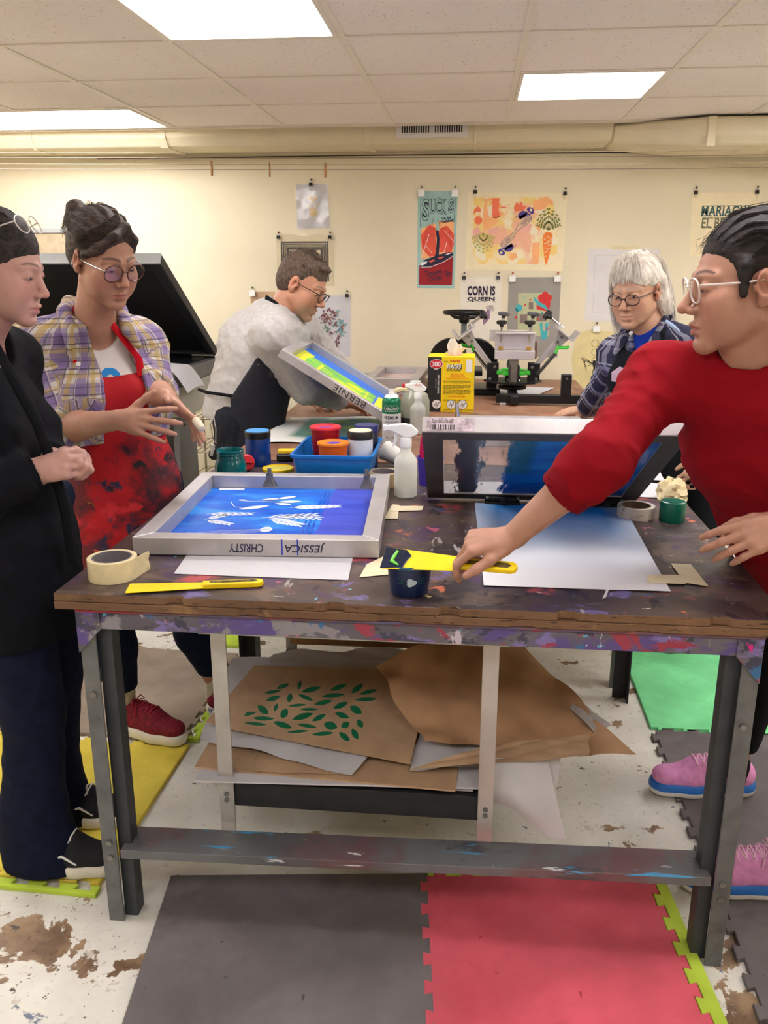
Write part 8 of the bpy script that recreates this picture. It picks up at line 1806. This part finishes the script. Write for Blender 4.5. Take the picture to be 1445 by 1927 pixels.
# 2 concentric black line print
t = thing('sleeved_print', 'black print of nested squares in a clear sleeve behind the man’s head'.replace('’', "'"), 'print', tuple(at(574, 490, YW-.004))); L0 = Vector(t.location)
m = M(); sheet_wall(m, c(485, 492, 910, 490, 912, 868, 497, 866)); m.mat(1); P(m, .0014, 514, 540, 874, 538, 880, 840, 520, 842); m.mat(0)
for k, z in ((14, 0), (27, 0), (40, 0)): 
    for a_, b_ in (((514+k, 540+k), (874-k, 538+k)), ((514+k, 540+k), (520+k, 842)), ((874-k, 538+k), (880-k, 840))): stroke(m, TW, c(*a_, *b_), .0022, .0018)
stroke(m, TW, c(578, 606, 672, 604), .003, .0018); stroke(m, TW, c(578, 606, 584, 760), .003, .0018); P(m, .0018, 670, 610, 814, 604, 818, 700, 672, 700)
o = m.build('print_sheet', [I['cream'], mat('black_block', (40, 42, 48), .6, var=.1, vs=60)], t, smooth=0); o.matrix_parent_inverse = Matrix.Translation(-L0); sleeve(t, c(480, 486, 914, 484, 918, 872, 494, 870), 2)
clip(524, 446, 'left binder clip on the black nested squares print'); clip(621, 446, 'right binder clip on the black nested squares print')
# 3 brown sheet
m = M(); sheet_wall(m, c(285, 920, 470, 918, 470, 1200, 292, 1200)); tag(m.build('kraft_sheet', KRAFT, smooth=0), "plain brown sheet pinned to the wall behind the man's back", 'paper'); clip(475, 549, "binder clip with a white pad on the brown sheet behind the man's back", (60, 90, 60), True)
# 4 watercolour print of splashes (generic)
m = M(); sheet_wall(m, c(640, 950, 1042, 945, 1040, 1412, 650, 1405)); rs = random.Random(5)
for i in range(230):
    a = rs.uniform(0, 2*PI); r_ = rs.random()**.6; x, y = 890+r_*100*math.cos(a), 1190+r_*150*math.sin(a)
    if (abs(x-905) < 38 and abs(y-1190) < 66 and rs.random() < .75): continue
    k = 1 if (y < 1150 and x < 930) or y > 1255 else (2 if x > 930 else 3); m.mat(k if rs.random() < .75 else 4)
    p = c(x, y)[0]; leaf(m, TW, p[0], p[1], rs.uniform(0, 6.3), rs.uniform(.012, .032), rs.uniform(.003, .006), .0014+.00002*i, 5)
m.mat(1)
for q in ((868, 1140, 900, 1160, 885, 1180), (925, 1140, 940, 1165, 915, 1180), (890, 1215, 915, 1235, 880, 1240)): P(m, .0062, *q)
art('print_sheet', 'white print with a burst of plum, teal and green brush marks, beside the slanted screen', 0, m, [WHITEP2, mat('plum_wash', (128, 84, 100), .7, var=.3, vs=40), mat('teal_wash', (120, 164, 172), .7, var=.2, vs=40), mat('green_wash', (112, 146, 128), .7, var=.2, vs=40), mat('rust_wash', (150, 104, 86), .7, var=.2, vs=40)]); clip(653, 556, 'binder clip on the plum and teal brush mark print')
# 5 tall oyster bar poster
c = cropper(770, 340, 8.764); P = lambda m_, z, *q: poly(m_, TW, c(*q), z); m = M(); sheet_wall(m, c(140, 170, 800, 172, 745, 1775, 135, 1770)); z = .0014
S_ = lambda w_, z_, *q: stroke(m, TW, c(*q), w_, z_)
m.mat(2); P(m, z, 190, 800, 480, 660, 740, 680, 725, 1180, 200, 1300); m.mat(1)
P(m, z+.0002, 165, 1400, 725, 1240, 705, 1722, 160, 1718); m.mat(3); P(m, z+.0003, 190, 900, 330, 730, 430, 780, 450, 1240, 330, 1250, 215, 1130); P(m, z+.0003, 480, 800, 620, 740, 740, 880, 735, 1050, 690, 1190, 500, 1180)
m.mat(4)
for k in range(8): S_(.0018, z+.0005, 210+8*k, 1100-46*k, 255+9*k, 985-36*k, 330+6*k, 930-30*k, 410, 905-18*k)
for k in range(8): S_(.0018, z+.0005, 500, 880+22*k-60, 560+8*k, 830+30*k-60, 640+5*k, 850+40*k-60, 700, 930+44*k-60)
m.mat(5); P(m, z+.0006, 430, 800, 480, 800, 500, 960, 490, 1230, 400, 1310, 440, 1180, 455, 960); P(m, z+.0007, 175, 1395, 250, 1310, 450, 1230, 640, 1180, 728, 1180, 725, 1230, 560, 1330, 330, 1420, 190, 1425)
m.mat(6); P(m, z+.0008, 180, 1390, 200, 1345, 300, 1330, 280, 1370, 215, 1400); P(m, z+.0008, 590, 1225, 640, 1195, 715, 1185, 650, 1215); S_(.003, z+.0008, 185, 1428, 350, 1425, 560, 1345, 725, 1245); S_(.003, z+.0008, 205, 1260, 330, 880); S_(.003, z+.0008, 570, 1190, 625, 1000); S_(.002, z+.0008, 280, 1080, 380, 1200); S_(.002, z+.0008, 580, 820, 740, 1010)
m.mat(3); P(m, z+.0008, 320, 1330, 400, 1300, 430, 1320, 350, 1350); P(m, z+.0008, 470, 1275, 560, 1245, 570, 1265, 500, 1290)
m.mat(0)
for q in ((380, 620, 470, 620, 500, 820, 450, 820, 440, 700, 400, 720), (200, 420, 420, 540, 640, 330, 680, 330, 440, 590, 260, 720, 220, 740, 390, 590)): P(m, z+.0009, *q)
m.mat(5)
for q in ((190, 300, 465, 300), (525, 300, 765, 300), (190, 300, 180, 760), (765, 300, 735, 690), (465, 300, 480, 285, 510, 285, 525, 300), (400, 620, 385, 680, 380, 735), (470, 640, 500, 720, 505, 800), (205, 560, 235, 650, 320, 640)): S_(.0022, z+.0010, *q)
p = c(470, 440)[0]
for i_, (ch, x, y, h) in enumerate((('S', 270, 480, .128), ('U', 385, 425, .085), ('C', 490, 430, .082), ('K', 575, 430, .088), ('S', 690, 420, .076))):
    p = c(x, y)[0]; m.mat(5); text_into(m, ch, h, TW @ Matrix.Translation((p[0], p[1], z+.0011)), .055, width=.034 if i_ else .042, height=h); m.mat(0); text_into(m, ch, h, TW @ Matrix.Translation((p[0], p[1], z+.0013)), .0, width=.028 if i_ else .036, height=h*.93)
p = c(470, 1480)[0]; m.mat(5); p = c(492, 370)[0]; text_into(m, 'the', .012, TW @ Matrix.Translation((p[0], p[1], z+.0019)), .0, width=.014)
for s_, x, y, w_ in (('On the', 610, 615, .056), ('Halfshell', 622, 668, .074)): p = c(x, y)[0]; text_into(m, s_, .022, TW @ Matrix.Translation((p[0], p[1], z+.0012)) @ Matrix.Rotation(.16, 4, 'Z'), .03, width=w_)
for s_, x, y, w_, h_ in (('Tempest', 400, 1530, .104, .044), ('Oyster', 440, 1620, .080, .044), ('Bar', 650, 1530, .034, .034)): p = c(x, y)[0]; text_into(m, s_, .05, TW @ Matrix.Translation((p[0], p[1], z+.0012)) @ Matrix.Rotation(.16, 4, 'Z'), .01, width=w_, height=h_)
art('poster', 'tall narrow seafoam and red oyster bar poster', 0, m, [I['seafoam'], I['darkred'], I['peach'], I['salmon'], I['red'], I['navy'], I['white']]); clip(793, 361, 'left binder clip on the tall oyster bar poster', (90, 60, 80), True); clip(856, 361, 'right binder clip on the tall oyster bar poster', (60, 40, 50), True)
# 6 birds and carrots
c = cropper(860, 340, 6.568); m = M(); sheet_wall(m, c(138, 140, 1368, 150, 1300, 1118, 104, 1098))
def wash():
    n = NT('watercolour_ground'); co = n.coord(); a = n.noise(co, 7, 5, .6, .6); col = n.mix(n.ramp(a, .42, .5), srgb(238, 222, 180), srgb(240, 208, 130)); col = n.mix(n.ramp(n.noise(co, 5, 4, .6, .4), .55, .62), col, srgb(238, 180, 152)); col = n.mix(n.ramp(n.noise(co, 9, 4, .6), .60, .66), col, srgb(244, 168, 106)); col = n.mix(n.ramp(n.noise(co, 12, 4), .58, .62), col, srgb(238, 226, 196)); return n.finish(col, .8)
m.mat(1); P(m, .0014, 200, 210, 1175, 200, 1240, 560, 1235, 900, 1010, 1030, 240, 1030, 195, 880); z = .0018
m.mat(2); P(m, z, 440, 215, 525, 215, 515, 345, 530, 450, 430, 470); P(m, z, 210, 360, 255, 310, 300, 360, 290, 390, 230, 390, 205, 430); p = c(262, 490)[0]; disc(m, TW, p[0], p[1], .0235, z, 20)
m.mat(3); P(m, z+.0002, 315, 430, 350, 205, 390, 440, 520, 480, 400, 570, 330, 630); P(m, z+.0002, 925, 380, 940, 250, 1080, 205, 1180, 240, 1080, 350); P(m, z, 930, 770, 1025, 760, 1005, 1030, 925, 1025); P(m, z, 950, 545, 1050, 540, 1015, 635); P(m, z, 300, 490, 520, 440, 500, 520, 380, 600)
m.mat(4); P(m, z+.0002, 195, 600, 250, 570, 310, 640, 240, 720, 195, 720); P(m, z+.0002, 370, 620, 510, 560, 520, 640, 400, 660); P(m, z+.0002, 760, 560, 930, 530, 900, 630, 760, 640)
m.mat(2); P(m, z+.0003, 520, 335, 690, 285, 580, 325, 700, 345); P(m, z+.0003, 700, 330, 740, 260, 765, 300, 800, 255, 810, 310, 860, 320, 820, 370, 710, 380)
m.mat(3); P(m, z+.0003, 660, 900, 730, 890, 745, 950, 680, 990, 640, 960)
def carrot_top(x, y, s_, mt1):
    m.mat(mt1)
    for i in range(9):
        a = rad(-70+17.5*i); L_ = s_*(1.0-.25*abs(i-4)/4); q = c(x, y, x+math.sin(a)*L_*.55, y-math.cos(a)*L_*.6, x+math.sin(a)*L_*.8, y-math.cos(a)*L_); stroke(m, TW, q, .0028, z+.0005)
        for k in (.35, .6, .8, 1.0):
            p = c(x+math.sin(a)*L_*.75*k, y-math.cos(a)*L_*k)[0]
            for sg in (-1, 1): leaf(m, TW, p[0], p[1], PI/2-a+sg*.8, .014*s_/abs(s_)*1.0, .004, z+.0006, 5)
carrot_top(1130, 610, 250, 5); carrot_top(325, 650, -230, 6)
m.mat(3); m.mat(7); P(m, z+.0005, 1060, 680, 1090, 640, 1130, 632, 1175, 650, 1182, 690, 1165, 800, 1140, 920, 1110, 1030, 1095, 1045, 1080, 960, 1062, 800)
m.mat(0)
for q in ((1070, 730, 1100, 710), (1110, 745, 1175, 750), (1068, 780, 1130, 765), (1120, 690, 1175, 730), (1072, 830, 1120, 835), (1110, 860, 1155, 830), (1078, 890, 1120, 870), (1085, 945, 1110, 930), (1125, 800, 1165, 785)): stroke(m, TW, c(*q), .003, z+.0008)
def bird(pt):     # pt maps bird coords (0..1 along, across) to the print
    B = lambda zz_, *q: poly(m, TW, [pt(q[i], q[i+1]) for i in range(0, len(q), 2)], zz_)
    m.mat(8); B(z+.0008, .0, -.02, .04, -.09, .12, -.13, .2, -.10, .19, .09, .1, .10, .03, .06); B(z+.0008, .22, -.10, .24, .06, .32, .05, .45, .10, .56, .14, .58, .06, .52, -.02, .36, -.06) ; B(z+.0008, .22, .05, .30, .16, .42, .19, .54, .17, .60, .06, .46, .02, .3, .0)
    m.mat(0); disc(m, TW, *pt(.09, -.01), .0075, z+.0012, 14); m.mat(9); B(z+.0009, .24, -.12, .36, -.20, .56, -.20, .76, -.12, .98, -.10, 1.0, -.05, .74, .0, .58, .05, .44, .0, .30, -.03)
    m.mat(8)
    for k in range(5): stroke(m, TW, [pt(.30+.08*k, -.19+.02*k), pt(.36+.08*k, .0)], .0018, z+.0012)
    for k in range(3): stroke(m, TW, [pt(.28, -.14+.05*k), pt(.52, -.17+.06*k), pt(.72, -.10+.03*k)], .0018, z+.0012)
    stroke(m, TW, [pt(.24, -.12), pt(.36, -.20), pt(.56, -.20), pt(.76, -.13), pt(1.0, -.10), pt(.98, -.04), pt(.72, .01)], .0022, z+.0013); stroke(m, TW, [pt(.56, .15), pt(.62, .2), pt(.66, .16)], .002, z+.0012)
def mk(x0, y0, x1, y1, fl):
    dx, dy = x1-x0, y1-y0
    return lambda u, v: wp(860+(x0+dx*u-dy*v*fl*1.25)/6.568, 340+(y0+dy*u+dx*v*fl*1.25)/6.568)
bird(mk(530, 915, 745, 655, 1)); bird(mk(930, 335, 705, 605, 1))
art('poster', 'wide cream print of two violet birds and orange carrots', 0, m, [I['cream'], wash(), I['coral'], I['peach'], I['pink'], I['olive'], I['lightolive'], I['orange'], I['violet'], mat('bird_wing', (224, 190, 150), .7, var=.1)]); clip(894, 361, 'left binder clip on the birds and carrots print'); clip(1063, 364, 'right binder clip on the birds and carrots print')
# 7 corn is queen
c = cropper(760, 330, 4.129); m = M(); sheet_wall(m, c(440, 792, 760, 790, 752, 1280, 432, 1280)); m.mat(1); z = .0014
for s_, x, y, w_, h_ in (('CORN IS', 601, 897, .168, .057), ('QUEEN', 599, 963, .166, .028)): p = c(x, y)[0]; text_into(m, s_, .06, TW @ Matrix.Translation((p[0], p[1], z)), .05, width=w_, height=h_, space=1.05)
for x in (497, 540, 583, 627, 700):                                   # slab feet of the second line
    q = c(x-12, 983, x+12, 983); stroke(m, TW, q, .0035, z)
m.mat(2); P(m, z, 650, 1040, 668, 1050, 666, 1110, 640, 1140, 620, 1160, 612, 1130, 632, 1075); m.mat(3); P(m, z+.0002, 640, 1010, 690, 1008, 705, 1040, 690, 1060, 655, 1045, 635, 1030); m.mat(1)
for q in ((652, 1045, 622, 1110, 615, 1155), (668, 1050, 664, 1105, 640, 1140, 618, 1160), (640, 1080, 650, 1120), (632, 1100, 640, 1090, 655, 1085), (628, 1115, 645, 1110, 655, 1100)): stroke(m, TW, c(*q), .002, z+.0004)
art('poster', 'white print with bold CORN IS QUEEN lettering above a violet ear of corn', 0, m, [mat('print_paper', (226, 220, 206), .8, var=.02), INKNAVY, I['lilac'], mat('silk', (186, 176, 176), .7, var=.2, vs=60)]); clip(873, 522, 'left binder clip on the corn print', (90, 40, 80)); clip(937, 522, 'right binder clip on the corn print', (70, 40, 50))
# 8 grey print with a red flower
m = M(); sheet_wall(m, c(815, 792, 1222, 790, 1192, 1415, 795, 1412)); m.mat(1); P(m, z, 888, 915, 1135, 915, 1125, 1250, 884, 1250); m.mat(2)
for q in ((970, 985, 1005, 985, 1005, 1040, 970, 1040), (1030, 1075, 1115, 1075, 1108, 1135, 1028, 1135), (900, 1080, 960, 1080, 955, 1150, 898, 1150)): P(m, z+.0002, *q)
m.mat(3); p = c(1095, 960)[0]
for k in range(5): a = 2*PI*k/5+.3; disc(m, TW, p[0]+.022*math.cos(a), p[1]+.022*math.sin(a), .021, z+.0006+.00003*k, 18)
disc(m, TW, p[0], p[1], .02, z+.0008); P(m, z+.0006, 1030, 985, 1140, 985, 1130, 1040, 1100, 1055, 1030, 1040)
for x, y, r_ in ((982, 968, 9), (942, 1007, 9), (1038, 1115, 9), (870, 1103, 12)): p = c(x, y)[0]; disc(m, TW, p[0], p[1], r_/4.129*.0026, z+.0005, 14)
m.mat(4); P(m, z+.0007, 1005, 918, 1012, 945, 1050, 980, 1100, 1010, 1135, 1060, 1090, 1035, 1040, 1010, 1010, 970); p = c(893, 1030)[0]; disc(m, TW, p[0], p[1], .021, z+.0007, 20); P(m, z+.0007, 862, 1035, 880, 1040, 890, 1064, 866, 1055); P(m, z+.0007, 1062, 1060, 1082, 1060, 1080, 1075, 1064, 1075)
P(m, z+.0007, 1055, 1150, 1075, 1140, 1078, 1200, 1095, 1215, 1098, 1150, 1122, 1140, 1112, 1272, 1066, 1275); p = c(935, 953)[0]; disc(m, TW, p[0], p[1], .006, z+.0007, 5); m.mat(5); p = c(1112, 1192)[0]; disc(m, TW, p[0], p[1], .010, z+.0009, 16)
art('poster', 'grey print with a red flower and teal shapes behind the printing press', 0, m, [I['grey'], I['greygreen'], I['taupe'], I['flower'], I['teal'], I['lilac']]); clip(964, 522, 'left binder clip on the grey flower print, with a red pin', (190, 60, 50), True); clip(1049, 522, 'right binder clip on the grey flower print, with a red pin', (191, 62, 52), True)
# 9 mariachi poster
c = cropper(1080, 340, 3.959); m = M(); sheet_wall(m, c(882, 90, 1395, 86, 1380, 560, 860, 560)); m.mat(1)
def slab(s_, x, y, w_, h_):
    p = c(x, y)[0]; text_into(m, s_, .06, TW @ Matrix.Translation((p[0], p[1], z)), .028, .04, width=w_, height=h_, space=1.08)
    n_ = len(s_)
    for k in range(n_):
        xx = p[0]-w_/2+w_*(k+.5)/n_; stroke(m, TW, [(xx-w_/n_*.40, p[1]-h_*.46), (xx+w_/n_*.36, p[1]-h_*.46)], .0055, z+.0001); stroke(m, TW, [(xx-w_/n_*.40, p[1]+h_*.46), (xx+w_/n_*.42, p[1]+h_*.46)], .0045, z+.0001)
slab('MARIACHI', 1126, 224, .265, .058); m.mat(2); slab('EL BRONX', 1126, 314, .265, .058)
art('poster', 'cream poster headed MARIACHI in dark green slab letters at the right', 0, m, [I['cream'], mat('slate_green_ink', (52, 88, 88), .6, var=.15, vs=60), mat('olive_grey_ink', (110, 112, 84), .6, var=.15, vs=60)]); clip(1309, 362, 'left binder clip on the MARIACHI poster'); clip(1424, 361, 'right binder clip on the MARIACHI poster')
# 10 taped paper with a pencil rectangle
m = M(); sheet_wall(m, c(110, 508, 645, 510, 600, 1052, 78, 1045)); m.mat(1)
for q in ((160, 556, 600, 556), (160, 556, 140, 985), (140, 985, 560, 990), (600, 556, 560, 990)): stroke(m, TW, c(*q), .0012, z)
art('paper_sheet', 'white sheet with a pencilled rectangle taped up behind the grey haired woman', 0, m, [mat('sketch_paper', (216, 212, 212), .8, var=.02), mat('pencil', (166, 160, 160), .8, var=0)], 'paper'); m = M(); m.prism(c(283, 485, 478, 490, 476, 516, 286, 514), .001, .0018, TW); tag(m.build('tape_strip', MASK, smooth=0), 'cream tape strip holding the pencilled sheet to the wall', 'tape', 'masking tape strips')
# 11 translucent sheet with a winged figure
m = M(); q = c(45, 1130, 120, 1112, 300, 1128, 310, 1480, 180, 1545, 60, 1542, 0, 1500, -20, 1320, 20, 1160); sheet_wall(m, q, .0, .0006); m.mat(1)
for y in (1213, 1278, 1343): p = c(158, y)[0]; ring(m, TW, p[0], p[1], .0215, .0018, z)
for sg in (-1, 1):
    for k in range(7):
        stroke(m, TW, c(150+sg*12, 1362, 150+sg*(45+6*k), 1352-8*k+6, 150+sg*(92-6*k), 1322+18*k-(10 if sg > 0 else 0)), .0016, z)
    stroke(m, TW, c(150+sg*8, 1365, 150+sg*60, 1385, 150+sg*96, 1318), .003, z)
P(m, z+.0002, 140, 1340, 160, 1338, 166, 1365, 156, 1400, 146, 1400, 136, 1365); stroke(m, TW, c(150, 1390, 158, 1430, 146, 1480), [.007, .005, .001], z+.0001); stroke(m, TW, c(150, 1390, 138, 1430, 142, 1455), [.006, .004, .001], z+.0001)
art('tracing_sheet', 'yellowed tracing sheet with three circles and a winged figure drawn in ink', 0, m, [mat('yellow_tracing', (236, 220, 164), .6, var=.05, vs=10, transl=.2), INKBLACK], 'drawing'); clip(1122, 616, 'binder clip with a clear pad on the yellowed winged figure sheet', (30, 30, 30), True)
# ---------------------------------------------------------------- world and view
w = bpy.data.worlds.new('world'); S.world = w; w.use_nodes = True
w.node_tree.nodes['Background'].inputs[0].default_value = (.9, .85, .75, 1); w.node_tree.nodes['Background'].inputs[1].default_value = .1
S.view_settings.view_transform = 'Standard'; S.view_settings.look = 'None'; S.view_settings.gamma = 1; S.view_settings.use_curve_mapping = False
S.view_settings.exposure = 0.0
try:
    S.cycles.use_denoising = True; S.cycles.max_bounces = 8; S.cycles.diffuse_bounces = 4; S.cycles.use_adaptive_sampling = True; S.cycles.adaptive_threshold = .02; S.cycles.caustics_reflective = False; S.cycles.caustics_refractive = False
except Exception: pass
